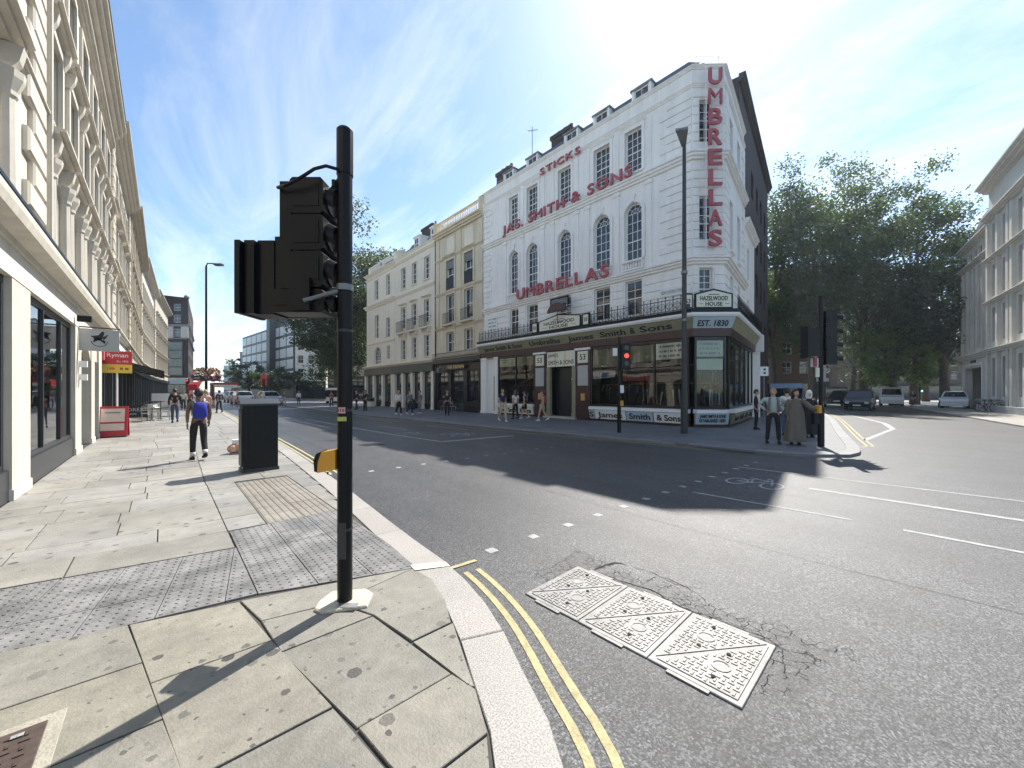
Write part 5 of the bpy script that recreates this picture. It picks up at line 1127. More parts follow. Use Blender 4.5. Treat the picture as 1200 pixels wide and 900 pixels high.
for i in range(4): MB().box(2.15, 4.85, -0.15, -0.12, 5.0+i*1.7, 6.5+i*1.7).obj('pane', 'window glass', DB)
b = MB(); b.box(0, WD, -0.2, 0, 3.2, 4.4); b.obj('shop_fascia', 'portland stone', DB); MB().box(1.0, 5.4, -0.24, -0.2, 3.4, 4.0).obj('shop_sign', 'blue sign', DB); window(DB, 0.6, 5.6, 0.4, 3.1, -0.05, 4, 1, frame='anthracite', name='shop_window')
b = MB(); b.ball((4.0, 2, 21.2), 0.5, 8, 6); b.tube((4, 2, 20.5), (4, 2, 21), 0.08, n=6); b.obj('roof_dish', 'grey metal', DB)

# ---------------------------------------------- far buildings, plain blocks with built windows
def block(name, label, px, depth, W, H, D, mat, nx, nz, z0=3.5, rz=None, frame='white paint', ww=0.55, wh=0.6, pane='window glass', ground='anthracite', side=0, roof=None):
    p = at(px, depth); r = empty(name, (p[0], p[1], 0), -YAW if rz is None else rz, label, 'building')
    cw = W/nx; ch = (H-z0-0.8)/nz; ops = [(cw*(i+0.5)-cw*ww/2, cw*(i+0.5)+cw*ww/2, z0+ch*j+ch*0.2, z0+ch*j+ch*(0.2+wh)) for i in range(nx) for j in range(nz)]
    m = MB(); wall(m, 0, W, 0, H, ops, rev=0.2); shell(m, 0, W, 0, H, D); m.obj('wall', mat, r)
    for q in ops: window(r, *q, 0.15, 2, 2, frame=frame, pane=pane)
    b = MB(); cornice(b, -0.1, W+0.1, H-0.3, H+0.1, 0.3); b.obj('cornice', mat, r)
    b = MB(); b.box(0.1, W-0.1, -0.12, -0.005, 0.1, z0-0.4); b.obj('shop_front', ground, r)
    for i in range(max(1, nx//2)):
        q = (W-0.4)/max(1, nx//2); MB().quad((0.3+i*q, -0.13, 0.4), (0.1+(i+1)*q, -0.13, 0.4), (0.1+(i+1)*q, -0.13, z0-1.0), (0.3+i*q, -0.13, z0-1.0)).obj('shop_pane', 'window glass', r)
    if roof: b = MB(); b.prof([(0.3, H), (2.5, H+2.2), (D-2, H+2.2), (D, H)], 0.2, W-0.2); b.obj('roof', roof, r)
    return r
block('white_house', 'narrow white house with three window columns left of the tree', 346, 80, 6.4, 16, 10, 'white stucco', 3, 4, 4.2, roof='slate')
b_ = block('cream_house', 'cream building with a dark recessed shopfront behind the tree', 384, 74, 10.5, 15, 12, 'buff stucco', 6, 3, 5.0, roof='slate')
block('corner_house', 'pale cream house low behind the tree beside the terrace', 428, 70, 9, 9, 10, 'cream stucco', 4, 2, 3.6)
p = at(344, 92)
MO = empty('office_building', (p[0], p[1], 0), R(-84), 'modern office with white panels in a black frame down the street', 'building'); 
m = MB(); m.box(-44, 0, 0.0, 14, 0.0, 18.6); m.obj('core', 'dark metal', MO)
for i in range(9):
    for j in range(5):
        MB().box(-44+i*4.9+0.35, -44+i*4.9+4.6, -0.08, 0.0, 4.4+j*2.85, 6.6+j*2.85).obj('panel', 'white sign' if True else '', MO)
MB().box(-15, -12.5, -1.5, 4, 0, 22).obj('stair_tower', 'dark metal', MO); MB().box(-44, 0, -0.3, 0.0, 3.2, 4.2).obj('canopy', 'black metal', MO)
block('apartment_block', 'grey stepped apartment block beyond the street trees', 281, 150, 8, 17, 12, 'grey stone', 3, 5, 3.5); block('apartment_block', 'pale low block left of the stepped apartments far away', 271, 170, 8, 11, 12, 'portland stone', 3, 3, 3.5)
block('distant_tower', 'hazy blue tower at the far end of the street', 262, 330, 12, 24, 14, 'blue sign', 4, 8, 3.5, pane='pale blind glass')
block('brick_house', 'ornate brown brick house behind the pedestrians at the crossing', 893, 58, 7.6, 19, 9, 'brown brick', 3, 5, 3.8, ground='brown brick', roof='slate')
block('brick_terrace', 'dark brick terrace seen under the trees on the right', 1020, 84, 34, 13, 12, 'brown brick', 12, 3, 3.8, ground='dark brick')
block('office_block', 'pale grey office block with small square windows behind the trees', 955, 95, 20, 22, 14, 'portland stone', 9, 7, 4.5, ww=0.5, wh=0.5, frame='anthracite')

# ---------------------------------------------- stone buildings on the right (faces the junction; local x runs towards the camera)
RB = empty('stone_office', (61.6, -1.75, 0), R(189.3), 'pale stone building with tall ribs and a wide portal right of the trees', 'building'); WR = 9.2
sl = [(0.62+i*1.55, 1.48+i*1.55) for i in range(5)]; ops = [(a, b, 5.6, 13.4) for a, b in sl]+[(a, b, 14.3, 15.1) for a, b in sl]+[(1.0, 6.6, 0.05, 3.9), (7.6, 8.6, 0.05, 3.2)]
m = MB(); wall(m, 0, WR, 0, 16, ops, rev=0.5); shell(m, 0, WR, 0, 16, 12); m.obj('wall', 'portland stone', RB)
for a, b in sl:
    window(RB, a, b, 5.6, 13.4, 0.14, 1, 6, frame='dark metal'); window(RB, a, b, 14.3, 15.1, 0.14, 1, 1, frame='dark metal')
for i in range(6): x = 0.22+i*1.55; MB().box(x-0.14 if i else 0, x+0.30, -0.12, 0.0, 5.2, 13.6).obj('rib', 'portland stone', RB)
for z0, z1, p_ in ((4.7, 5.15, 0.6), (13.65, 14.0, 0.4), (15.6, 16.05, 0.5)):
    b = MB(); cornice(b, -0.2, WR, z0, z1, p_); b.obj('cornice', 'portland stone', RB)
b = MB(); b.box(1.0, 6.6, 1.6, 1.7, 0, 3.9, 0); b.box(3.9, 5.2, 1.5, 1.6, 0.05, 3.7, 1); b.obj('portal', ['grey stone', 'dark interior'], RB); b = MB(); b.box(0.75, 1.0, -0.15, 0.1, 0, 4.1); b.box(6.6, 6.85, -0.15, 0.1, 0, 4.1); b.box(0.75, 6.85, -0.15, 0.1, 4.1, 4.3); b.obj('portal_frame', 'white stucco', RB)
MB().box(2.9, 4.4, -0.06, -0.01, 4.38, 4.62).obj('name_plate', 'black metal', RB); window(RB, 7.6, 8.6, 0.1, 3.2, 0.4, 1, 2, frame='dark metal', name='door')
b = MB(); b.prof([(0.1, 16), (1.3, 19.4), (10, 19.4), (12, 16)], 0.2, WR); b.obj('roof', 'slate', RB)
RC = empty('stone_office', (61.6-0.987*9.25, -1.75-0.161*9.25, 0), R(189.3), 'grey stone building with projecting bays at the right edge', 'building'); WR2 = 26
ops = [(x, x+1.1, z0, z1) for x in (0.9, 3.2, 6.3, 8.6, 11.8, 14.2) for z0, z1 in ((1.2, 4.4), (5.8, 8.6), (9.6, 12.2), (13.2, 15.6))]
m = MB(); wall(m, 0, WR2, 0, 19.2, ops, y=-0.3, rev=0.4); shell(m, 0, WR2, 0, 19.2, 12, y=-0.3); m.obj('wall', 'portland stone', RC)
for q in ops: window(RC, *q, 0.0, 2, 3, frame='dark metal')
for x in (0.3, 2.6, 4.8, 5.6, 8.0, 10.2, 11.2, 13.6, 15.9): MB().box(x-0.2, x+0.25, -0.5, -0.3, 0.0, 15.9).obj('pilaster', 'portland stone', RC)
for z0, z1, p_ in ((4.8, 5.2, 0.5), (8.9, 9.2, 0.4), (12.5, 12.8, 0.4), (16.0, 16.4, 0.5), (18.5, 19.1, 0.8)):
    b = MB(); cornice(b, -0.1, WR2, z0, z1, p_, -0.3); b.obj('cornice', 'portland stone', RC)
b = MB(); b.prof([(0.0, 19.2), (1.4, 21.8), (10, 21.8), (12, 19.2)], 0.2, WR2-0.2); b.obj('roof', 'slate', RC); chimney(RC, 4.6, 6.6, 0.8, 2.0, 19.2, 23.6, 'portland stone', 0); MB().box(0, WR2, -1.0, -0.3, 0.0, 0.5).obj('plinth', 'grey stone', RC)
# pavement in front of it
T_ = TZ(61.6, -1.75, R(189.3)); pl = [T_ @ Vector(v) for v in ((-40, -4.2, 0), (45, -4.2, 0), (45, 14, 0), (-40, 14, 0))]
m = MB(); m.prism(poly_up([(v.x, v.y) for v in pl]), -0.5, 0.0); tag(m.obj('pavement', 'paving stone'), 'pavement in front of the stone offices on the right', None, None, 'structure')
# ============================================================ street furniture and other things
M('button yellow', (0.62, 0.30, 0.03), 0.45, 0.1); M('sticker pink', (0.55, 0.28, 0.30), 0.6, 0.3, 60); M('sticker green', (0.40, 0.42, 0.10), 0.6, 0.3, 60)
M('orange glass', (0.8, 0.35, 0.1), 0.4, 0.0, emit=((1.0, 0.4, 0.12), 1.2))

# ---- near traffic signal, seen from behind
k_ = 2.92/FPX
def sx(px): return (px-404)*k_
def sl_(px): return (px-404)*k_*0.945
def sz(py): return CAMH+(HORIZON-py)*k_
S1 = empty('traffic_signal', (1.02, 3.02, 0), -YAW, 'black traffic signal pole in the foreground, its signal heads seen from behind', 'traffic light')
b = MB(); b.tube((0, 0, 0), (0, 0, 3.24), 0.054, 0.054, 20); b.tube((0, 0, 3.24), (0, 0, 3.58), 0.0595, 0.0595, 20); b.tube((0, 0, 3.58), (0, 0, 3.595), 0.0595, 0.048, 20); b.obj('pole', 'black metal', S1, smooth=False)
b = MB(); b.prism(poly_up([(-0.19, -0.02), (-0.16, 0.13), (0.10, 0.17), (0.18, 0.10), (0.20, -0.08), (-0.10, -0.16), (-0.17, -0.12)]), 0.0, 0.022, bevel=0.008); cb_ = b.obj('concrete_base', 'base concrete', S1); b = MB(); b.box(-0.02, 0.13, -0.115, -0.055, 0.022, 0.026); b.obj('base_plate', 'steel', cb_)
def head(parent, x0, x1, z0, z1, yc, face=1, n=3, name='signal_head', d=0.11, vl=0.06):
    b = MB(); hh = (z1-z0)/n
    for i in range(n):
        za, zb = z0+hh*i+0.004, z0+hh*(i+1)-0.004
        b.exz([(x0+0.02, za), (x1-0.02, za), (x1, za+0.02), (x1, zb-0.02), (x1-0.02, zb), (x0+0.02, zb), (x0, zb-0.02), (x0, za+0.02)], yc-d, yc+d)
        b.box(x0+0.03, x1-0.03, yc-d-0.006, yc-d, za+0.05, zb-0.05)
    h = b.obj(name, 'black metal', parent)
    for i in range(n):
        zc = z0+hh*(i+0.5); v = MB(); r = min(hh*0.42, d*0.92); xf = x1 if face > 0 else x0; s_ = 1 if face > 0 else -1; A = [R(a) for a in range(-35, 216, 20)]
        for p, q in zip(A, A[1:]):
            v.quad((xf, yc+r*math.cos(p), zc+r*math.sin(p)), (xf, yc+r*math.cos(q), zc+r*math.sin(q)), (xf+s_*vl, yc+r*0.95*math.cos(q), zc+r*math.sin(q)-0.03), (xf+s_*vl, yc+r*0.95*math.cos(p), zc+r*math.sin(p)-0.03))
        v.obj('visor', 'black metal', h)
        l_ = MB(); l_.tube((xf, yc, zc), (xf+s_*0.012, yc, zc), r*0.9, n=14); l_.obj('lens', 'dark lens', h)
    return h
b = MB()
for zz in (0.55, 1.45, 2.05): b.lathe([(0.056, zz), (0.056, zz+0.02)], 0, 0, 18)
b.obj('band', 'dark metal', S1); b = MB(); b.box(-0.03, 0.03, -0.057, -0.05, 0.35, 0.62); b.obj('access_door', 'dark metal', S1)
hA = head(S1, sx(347), sx(385), sz(340), sz(214), 0.05, 1, 3, d=0.14)
b = MB(); b.box(sx(333), sx(346), -0.06, 0.14, sz(340), sz(217)); b.box(sx(330), sx(333), -0.02, 0.16, sz(335), sz(250)); b.box(sx(338), sx(346), 0.0, 0.17, sz(216), sz(212)); b.obj('backing_board', 'black metal', hA)
hB = head(S1, sl_(320), sl_(384), sz(369), sz(341), 0.02, 1, 1, 'pedestrian_signal_head', 0.10)
b = MB(); b.box(sl_(302), sl_(322), -0.06, 0.12, sz(370), sz(285)); b.box(sl_(290), sl_(302), -0.10, 0.14, sz(370), sz(287)); b.box(sl_(322), sl_(345), -0.05, 0.15, sz(341), sz(280)); b.box(sl_(346), sl_(370), -0.12, -0.06, sz(366), sz(330)); b.obj('signal_box', 'black metal', hB)
b = MB(); b.box(sl_(283), sl_(289), -0.14, 0.16, sz(371), sz(289)); b.box(sl_(290), sl_(345), 0.121, 0.16, sz(369), sz(284)); b.obj('backing_board', 'black metal', hB)
b = MB()
for zz in (sz(300), sz(330), sz(345)): b.tube((sl_(283)-0.012, -0.1, zz), (sl_(283), -0.1, zz), 0.008, n=6)
b.obj('bolt', 'steel', hB)
b = MB(); b.path([(-0.02, -0.05, sz(203)), (sx(390), -0.11, sz(204)), (sx(380), -0.15, sz(211)), (sx(372), -0.17, sz(219)), (sx(358), -0.16, sz(226)), (sx(345), -0.13, sz(228)), (sx(333), -0.08, sz(226)), (sx(332), -0.02, sz(222))], 0.012, 8); b.obj('cable', 'black metal', S1)
b = MB(); b.add([(sx(383), -0.04, sz(232)), (sx(397), -0.03, sz(211)), (sx(397), -0.03, sz(222)), (sx(383), -0.04, sz(243)), (sx(383), 0.06, sz(232)), (sx(397), 0.03, sz(211)), (sx(397), 0.03, sz(222)), (sx(383), 0.06, sz(243))], [(0,1,2,3),(4,5,6,7),(0,1,5,4),(3,2,6,7)]); b.box(sx(392), sx(396), -0.05, 0.05, sz(222), sz(214)); b.obj('bracket', 'black metal', S1)
b = MB(); b.tube((sx(398), -0.03, sz(342)), (sx(366), -0.13, sz(357)), 0.016, n=8); b.tube((sx(398), 0.04, sz(338)), (sx(350), 0.04, sz(338)), 0.02, n=8); b.lathe([(0.062, sz(341)), (0.062, sz(334))], 0, 0, 16); b.obj('bracket', 'grey metal', S1)
b = MB(); b.exz([(sx(396), sz(526)), (sx(380), sz(529)), (sx(376), sz(540)), (sx(375), sz(553)), (sx(396), sz(549))], -0.05, 0.05, 0); b.exz([(sx(380), sz(528)), (sx(374), sz(531)), (sx(371), sz(538)), (sx(372), sz(551)), (sx(375), sz(552)), (sx(376), sz(540))], -0.052, 0.052, 1); b.tube((sx(384), 0, sz(553)), (sx(384), 0, sz(556)), 0.006, n=6, m=1); b.obj('push_button_box', ['button yellow', 'black metal'], S1)
for z0, z1, a0, a1, mt_ in ((sz(484), sz(477), -125, -62, 'sticker pink'), (sz(493), sz(488), -135, -55, 'sticker green')):
    b = MB()
    for i in range(6):
        p, q = R(a0+(a1-a0)*i/6), R(a0+(a1-a0)*(i+1)/6); b.quad((0.0555*math.cos(p), 0.0555*math.sin(p), z0), (0.0555*math.cos(q), 0.0555*math.sin(q), z0), (0.0555*math.cos(q), 0.0555*math.sin(q), z1), (0.0555*math.cos(p), 0.0555*math.sin(p), z1))
    b.obj('sticker', mt_, S1)
# ---- access cover in the road: three steel units
AC = empty('access_cover', (2.6, 1.5, ROAD), R(1.5), 'worn steel access cover of three plates set in cracked asphalt', 'manhole cover')
M('cover steel', (0.205, 0.20, 0.19), 0.55, 0.3, 7, metal=0.2, bump=0.2, bscale=120, var2=0.3); M('hole', (0.01, 0.01, 0.01), 0.9, 0.0)
for u in range(3):
    y0 = -0.80+u*0.535; f = MB(); f.prism([(-0.36, y0), (0.36, y0), (0.36, y0+0.53), (-0.36, y0+0.53)], -0.02, 0.012, bevel=0.004)
    for s_ in (-1, 1): f.prism(poly_up([(s_*0.36, y0+0.16), (s_*0.385, y0+0.16), (s_*0.385, y0+0.40), (s_*0.36, y0+0.40)]), -0.02, 0.011)
    fr = f.obj('cover_frame', 'cover steel', AC)
    for tri in range(2):                                  # two triangular plates with raised treads
        P = [(-0.325, y0+0.03), (0.31, y0+0.03), (-0.325, y0+0.485)] if tri == 0 else [(0.325, y0+0.50), (-0.31, y0+0.50), (0.325, y0+0.045)]
        t = MB(); t.prism(poly_up(P), 0.0, 0.0175, bevel=0.002)
        def inside(x, y, mg=0.02):
            s = []
            Q = poly_up(P)
            for i in range(3):
                a, c = Q[i], Q[(i+1) % 3]; ln = math.hypot(c[0]-a[0], c[1]-a[1]); s.append(((c[0]-a[0])*(y-a[1])-(c[1]-a[1])*(x-a[0]))/ln)
            return min(s) > mg
        cxp, cyp = sum(p[0] for p in P)/3, sum(p[1] for p in P)/3
        for i in range(-9, 10):
            for j in range(-1, 15):
                x = i*0.037; y = y0+j*0.037+0.02
                if inside(x, y) and math.hypot(x-cxp, y-cyp) > 0.075:
                    a, c = (0.0165, 0.006) if (i+j) % 2 else (0.006, 0.0165); t.prism([(x-a, y-c), (x+a, y-c), (x+a, y+c), (x-a, y+c)], 0.017, 0.0222)
        for a0 in range(12):
            p, q = 2*math.pi*a0/12, 2*math.pi*(a0+1)/12; r0, r1 = 0.045, 0.055
            t.quad((cxp+r0*math.cos(p), cyp+r0*math.sin(p), 0.022), (cxp+r1*math.cos(p), cyp+r1*math.sin(p), 0.022), (cxp+r1*math.cos(q), cyp+r1*math.sin(q), 0.022), (cxp+r0*math.cos(q), cyp+r0*math.sin(q), 0.022))
        to = t.obj('cover_plate', 'cover steel', AC)
        h = MB(); hx = cxp+(0.15 if tri else -0.12); hy = cyp+(-0.02 if tri else 0.04)
        for hx, hy in ((cxp-0.13, cyp+0.0), (cxp+0.14, cyp+0.0)):
            if inside(hx, hy, 0.01): h.lathe([(0.014, 0.0185), (0.014, 0.0255)], hx, hy, 8)
        if h.v: h.obj('lifting_hole', 'hole', to)
g = G(436, 521, ROAD); o = MB().prism([(-0.35, -0.28), (0.35, -0.28), (0.35, 0.28), (-0.35, 0.28)], 0.0, 0.008, bevel=0.003).obj('drain_cover', M('road iron', (0.05, 0.05, 0.05), 0.5, 0.3, 20, metal=0.4), None, (g[0], g[1], ROAD), 0.1); tag(o, 'small dark iron drain cover in the road right of the signal pole', 'manhole cover')
b = MB()
for i in range(7): b.box(-0.3, 0.3, -0.24+i*0.075, -0.21+i*0.075, 0.008, 0.013)
b.obj('tread', 'road iron', o)
# ---- iron cover in the pavement
PC = empty('pavement_cover', (-0.67, 2.64, 0), 0, 'brown iron inspection cover in the pavement at the lower left', 'manhole cover')
M('rusty iron', (0.085, 0.06, 0.05), 0.6, 0.3, 20, metal=0.4); b = MB(); b.prism([(-0.31, -0.31), (0.31, -0.31), (0.31, 0.31), (-0.31, 0.31)], -0.02, 0.006, bevel=0.003); b.obj('cover_surround', 'concrete', PC)
b = MB(); b.prism([(-0.255, -0.255), (0.255, -0.255), (0.255, 0.255), (-0.255, 0.255)], 0.0, 0.011, bevel=0.004)
for i in range(9):
    for j in range(9):
        x = -0.2+i*0.05; y = -0.2+j*0.05; a, c = (0.016, 0.006) if (i+j) % 2 else (0.006, 0.016); b.prism([(x-a, y-c), (x+a, y-c), (x+a, y+c), (x-a, y+c)], 0.010, 0.016)
b.obj('iron_plate', 'rusty iron', PC)
for x, y in ((0.17, 0.2), (0.1, -0.1)): MB().prism([(x-0.02, y-0.012), (x+0.02, y-0.012), (x+0.02, y+0.012), (x-0.02, y+0.012)], 0.016, 0.018).obj('worn_patch', 'white line', PC)

# ---- street cabinet
SCB = empty('street_cabinet', (1.45, 9.35, 0), 0, 'tall black street cabinet with a ridged lid at the kerb', 'cabinet')
b = MB(); b.box(-0.30, 0.30, -0.21, 0.21, 0.06, 1.32); b.obj('body', 'black metal', SCB); b = MB(); b.prof([(-0.25, 1.322), (0.25, 1.322), (0.25, 1.36), (0.0, 1.46), (-0.25, 1.36)], -0.34, 0.34); b.obj('lid', 'dark metal', SCB)
b = MB(); b.box(-0.32, 0.32, -0.23, 0.23, 0, 0.06); b.obj('plinth', 'dark metal', SCB); b = MB(); b.box(-0.325, -0.302, -0.17, 0.17, 0.12, 1.25); dr = b.obj('door', 'dark metal', SCB); MB().box(-0.345, -0.326, -0.03, 0.03, 0.75, 0.85).obj('handle', 'grey metal', dr); MB().box(-0.34, -0.326, -0.12, -0.06, 1.12, 1.17).obj('lock', 'grey metal', dr)
b = MB(); b.box(-0.2, 0.2, -0.222, -0.211, 0.15, 1.25); b.obj('side_panel', 'black metal', SCB)
# ---- rubbish bag beside it
g = G(279, 531); RBg = MB(); rr = random.Random(9)
for i in range(7): RBg.ball((rr.uniform(-0.16, 0.16), rr.uniform(-0.12, 0.12), 0.12+rr.uniform(0, 0.12)), (0.14, 0.13, 0.12), 9, 6)
M('bag pink', (0.62, 0.38, 0.28), 0.4, 0.5, 9); bo = RBg.obj('rubbish_bag', 'bag pink', None, (g[0], g[1], 0), smooth=True); tag(bo, 'crumpled pinkish rubbish bag on the pavement behind the black cabinet', 'bag'); MB().box(-0.12, 0.14, -0.1, 0.1, 0.26, 0.36).obj('cardboard', 'white sign', bo)

# ---- right-hand signal at the crossing
P2 = G(962, 523); S2 = empty('traffic_signal', (P2[0], P2[1], 0), -YAW, 'black traffic signal at the far kerb with three hooded lights facing right', 'traffic light'); q = 11.3/FPX
def z2(py): return CAMH+(HORIZON-py)*q
def x2(px): return (px-960.5)*q
b = MB(); b.tube((0, 0, 0), (0, 0, 1.15), 0.085, 0.085, 12); b.tube((0, 0, 1.15), (0, 0, 4.4), 0.06, 0.06, 12); b.obj('pole', 'black metal', S2)
head(S2, x2(963), x2(976), z2(428), z2(364), 0.02, 1, 4, d=0.13, vl=0.19)
b = MB(); b.box(x2(944), x2(956), -0.12, 0.12, z2(418), z2(385)); b.box(x2(941), x2(944), -0.15, 0.15, z2(420), z2(383)); b.obj('backing_board', 'black metal', S2)
b = MB(); b.box(x2(950), x2(956), -0.05, 0.05, z2(430), z2(420)); b.obj('turn_sign', 'white sign', S2); b = MB(); b.box(x2(953), x2(957), -0.06, -0.03, z2(442), z2(431)); b.obj('notice', 'cream sign', S2); b = MB(); b.lathe([(0.05, z2(430)), (0.05, z2(420))], x2(951), -0.09, 10); b.obj('notice_rim', 'red sign paint', S2)
b = MB(); b.box(x2(956)-0.02, x2(958)+0.01, -0.1, 0.06, z2(484), z2(475)); b.obj('push_button_box', 'button yellow', S2); b = MB(); b.box(x2(951), x2(957), -0.07, 0.07, z2(497), z2(484)); b.obj('signal_box', 'black metal', S2)
# ---- slim post with red light in front of the shop
S3 = empty('traffic_signal', (13.2, 8.35, 0), -YAW, 'slim black signal post with a red light before the shop windows', 'traffic light'); q3 = 15.1/FPX
b = MB(); b.tube((0, 0, 0), (0, 0, 1.1), 0.075, n=10); b.tube((0, 0, 1.1), (0, 0, 3.75), 0.052, n=10); b.obj('pole', 'black metal', S3)
b = MB(); b.box(0.06, 0.42, -0.08, 0.12, 2.45, 3.45); hd = b.obj('signal_head', 'black metal', S3)
for zz, mm in ((3.0, 'signal red'), (2.7, 'dark lens'), (3.3, 'dark lens')): MB().tube((0.27, -0.081, zz), (0.27, -0.10, zz), 0.10 if mm != 'signal red' else 0.09, n=14).obj('lens', mm, hd)
MB().box(-0.24, -0.08, -0.04, 0.04, 3.0, 3.3).obj('sign_plate', 'white sign', S3); MB().box(0.03, 0.17, -0.06, 0.04, 1.55, 1.85).obj('notice', 'white sign', S3); MB().box(0.03, 0.15, -0.08, 0.03, 1.05, 1.25).obj('push_button_box', 'button yellow', S3)
# ---- lamp posts
LP = empty('street_lamp', (14.77, 6.5, 0), -YAW, 'tall black lamp post in front of the umbrella shop corner', 'street lamp')
b = MB(); b.tube((0, 0, 0), (0, 0, 1.6), 0.13, 0.13, 14); b.tube((0, 0, 1.6), (0, 0, 11.0), 0.10, 0.065, 14); b.obj('post', 'dark metal', LP); b = MB(); b.lathe([(0.11, 4.3), (0.11, 4.38)], 0, 0, 14); b.lathe([(0.115, 6.1), (0.115, 6.22)], 0, 0, 14); b.obj('band', 'grey metal', LP)
b = MB(); b.add([(-0.55, -0.5, 11.25), (-0.1, -0.55, 11.28), (0.08, 0.05, 11.02), (-0.06, 0.08, 11.0), (-0.55, -0.5, 11.33), (-0.1, -0.55, 11.36), (0.08, 0.05, 11.12), (-0.06, 0.08, 11.1)], [(0,1,2,3),(4,5,6,7),(0,1,5,4),(1,2,6,5),(2,3,7,6),(3,0,4,7)]); b.obj('lantern', 'lead', LP); MB().box(0.07, 0.2, -0.06, 0.06, 4.75, 4.95).obj('sensor', 'dark metal', LP)
LQ = empty('street_lamp', (2.2, 34.4, 0), -YAW, 'black lamp post with flower baskets far along the left pavement', 'street lamp')
b = MB(); b.tube((0, 0, 0), (0, 0, 1.4), 0.11, n=12); b.tube((0, 0, 1.4), (0, 0, 10.4), 0.085, 0.06, 12); b.path([(0, 0, 10.4), (0.1, 0, 10.6), (0.6, 0, 10.58), (0.7, 0, 10.55)], 0.04, 8); b.obj('post', 'black metal', LQ); MB().box(0.6, 1.15, -0.14, 0.14, 10.44, 10.56).obj('lantern', 'dark metal', LQ)
M('flower leaf', (0.06, 0.12, 0.03), 0.6, 0.3, 9); M('petal pink', (0.75, 0.28, 0.30), 0.6, 0.4, 9); M('petal purple', (0.20, 0.05, 0.22), 0.6, 0.4, 9); M('petal orange', (0.75, 0.38, 0.20), 0.6, 0.4, 9)
for i, dxx in enumerate((-0.42, 0.5)):
    bk = empty('flower_basket', (0, 0, 0)); bpy.data.objects.remove(bk)
    w_ = at(243, 27.0); cx = dxx
    b = MB(); rr = random.Random(i+3)
    for k in range(420):
        a, e_ = rr.uniform(0, 6.28), rr.uniform(-0.9, 1.3); r = rr.uniform(0.35, 0.5); x, y, z = cx+r*math.cos(a)*math.cos(e_), r*math.sin(a)*math.cos(e_), 2.75+r*1.1*math.sin(e_)
        s_ = rr.uniform(0.03, 0.07); n_ = Vector((rr.uniform(-1, 1), rr.uniform(-1, 1), rr.uniform(-1, 1))).normalized(); u = n_.orthogonal().normalized()*s_; v = n_.cross(u)
        c_ = Vector((x, y, z)); m_ = rr.choice((0, 0, 1, 3) if z > 2.75 else (0, 2, 2, 1)); b.quad(tuple(c_-u-v), tuple(c_+u-v), tuple(c_+u+v), tuple(c_-u+v), m_)
    b.lathe([(0.1, 2.3), (0.34, 2.55), (0.36, 2.7)], cx, 0, 10, 4)
    o = b.obj('flower_basket', ['flower leaf', 'petal pink', 'petal purple', 'petal orange', 'dark metal'], None, (2.2, 34.4, 0), -YAW); tag(o, 'hanging basket of pink and purple flowers left of the lamp post' if i == 0 else 'hanging basket of orange and pink flowers right of the lamp post', 'flower basket', 'flower baskets on the lamp post')
    MB().tube((0, 0, 3.3), (cx, 0, 3.2), 0.02, n=6).obj('basket_arm', 'black metal', o)

# ---- signs and cafe furniture along the left pavement
BS = empty('hanging_sign', (-1.7, 15.0, 0), 0, 'square grey hanging sign with a black bird emblem', 'sign'); b = MB(); b.box(0.06, 0.80, -0.025, 0.025, 2.68, 3.26); b.obj('panel', 'grey sign', BS); b = MB(); b.tube((0.0, 0, 3.30), (0.82, 0, 3.30), 0.018, n=6); b.tube((0.05, 0, 3.3), (0.05, 0, 3.2), 0.012, n=6); b.obj('bracket', 'dark metal', BS)
b = MB(); cx, cz, y = 0.43, 3.0, -0.028
for pts in ([(-0.17, 0.07), (-0.02, 0.10), (0.06, 0.02), (0.02, -0.05), (-0.06, -0.02)], [(-0.02, 0.10), (0.05, 0.21), (0.09, 0.19), (0.06, 0.02)], [(0.06, 0.05), (0.16, 0.14), (0.13, 0.05), (0.07, -0.03)], [(-0.10, 0.02), (-0.12, -0.1), (0.0, -0.02), (0.02, 0.04)], [(-0.02, 0.0), (0.11, -0.04), (0.10, -0.13), (0.03, -0.06)]): b.face([(cx+p[0], y, cz+p[1]) for p in pts])
A = [R(a) for a in range(180, 361, 15)]
for p, q in zip(A, A[1:]): b.quad((cx+0.14*math.cos(p), y, cz-0.06+0.13*math.sin(p)), (cx+0.155*math.cos(p), y, cz-0.06+0.145*math.sin(p)), (cx+0.155*math.cos(q), y, cz-0.06+0.145*math.sin(q)), (cx+0.14*math.cos(q), y, cz-0.06+0.13*math.sin(q)))
b.obj('bird_emblem', 'sign ink', BS)
M('shop red', (0.48, 0.025, 0.04), 0.4, 0.08); M('shop yellow', (0.72, 0.50, 0.05), 0.4, 0.08)
RS = empty('post_sign', (-1.3, 20.6, 0), 0, 'red and yellow shop sign on a thin white post', 'sign'); b = MB(); b.tube((0, 0, 0), (0, 0, 2.3), 0.03, n=8); b.obj('post', 'white paint', RS); rp = MB().box(-0.38, 0.40, -0.04, 0.04, 2.62, 3.12).obj('red_panel', 'shop red', RS); text(rp, 'Ryman', 'white sign', -0.26, 0.30, 2.84, 3.04, -0.045, 0.01); text(rp, 'Est. 1893', 'white sign', 0.0, 0.3, 2.70, 2.77, -0.045)
yp = MB().box(-0.38, 0.40, -0.04, 0.04, 2.30, 2.618).obj('yellow_panel', 'shop yellow', RS); ink_rows(yp, -0.28, -0.02, 2.36, 2.56, 1, -0.043, 'shop red', None, 2); ink_rows(yp, 0.08, 0.32, 2.36, 2.56, 1, -0.043, 'sign ink', None, 3)
g = G(133, 512); AB = empty('pavement_sign', (g[0], g[1], 0), -0.1, 'red framed pavement sign with pale posters below the red and yellow sign', 'sign'); b = MB()
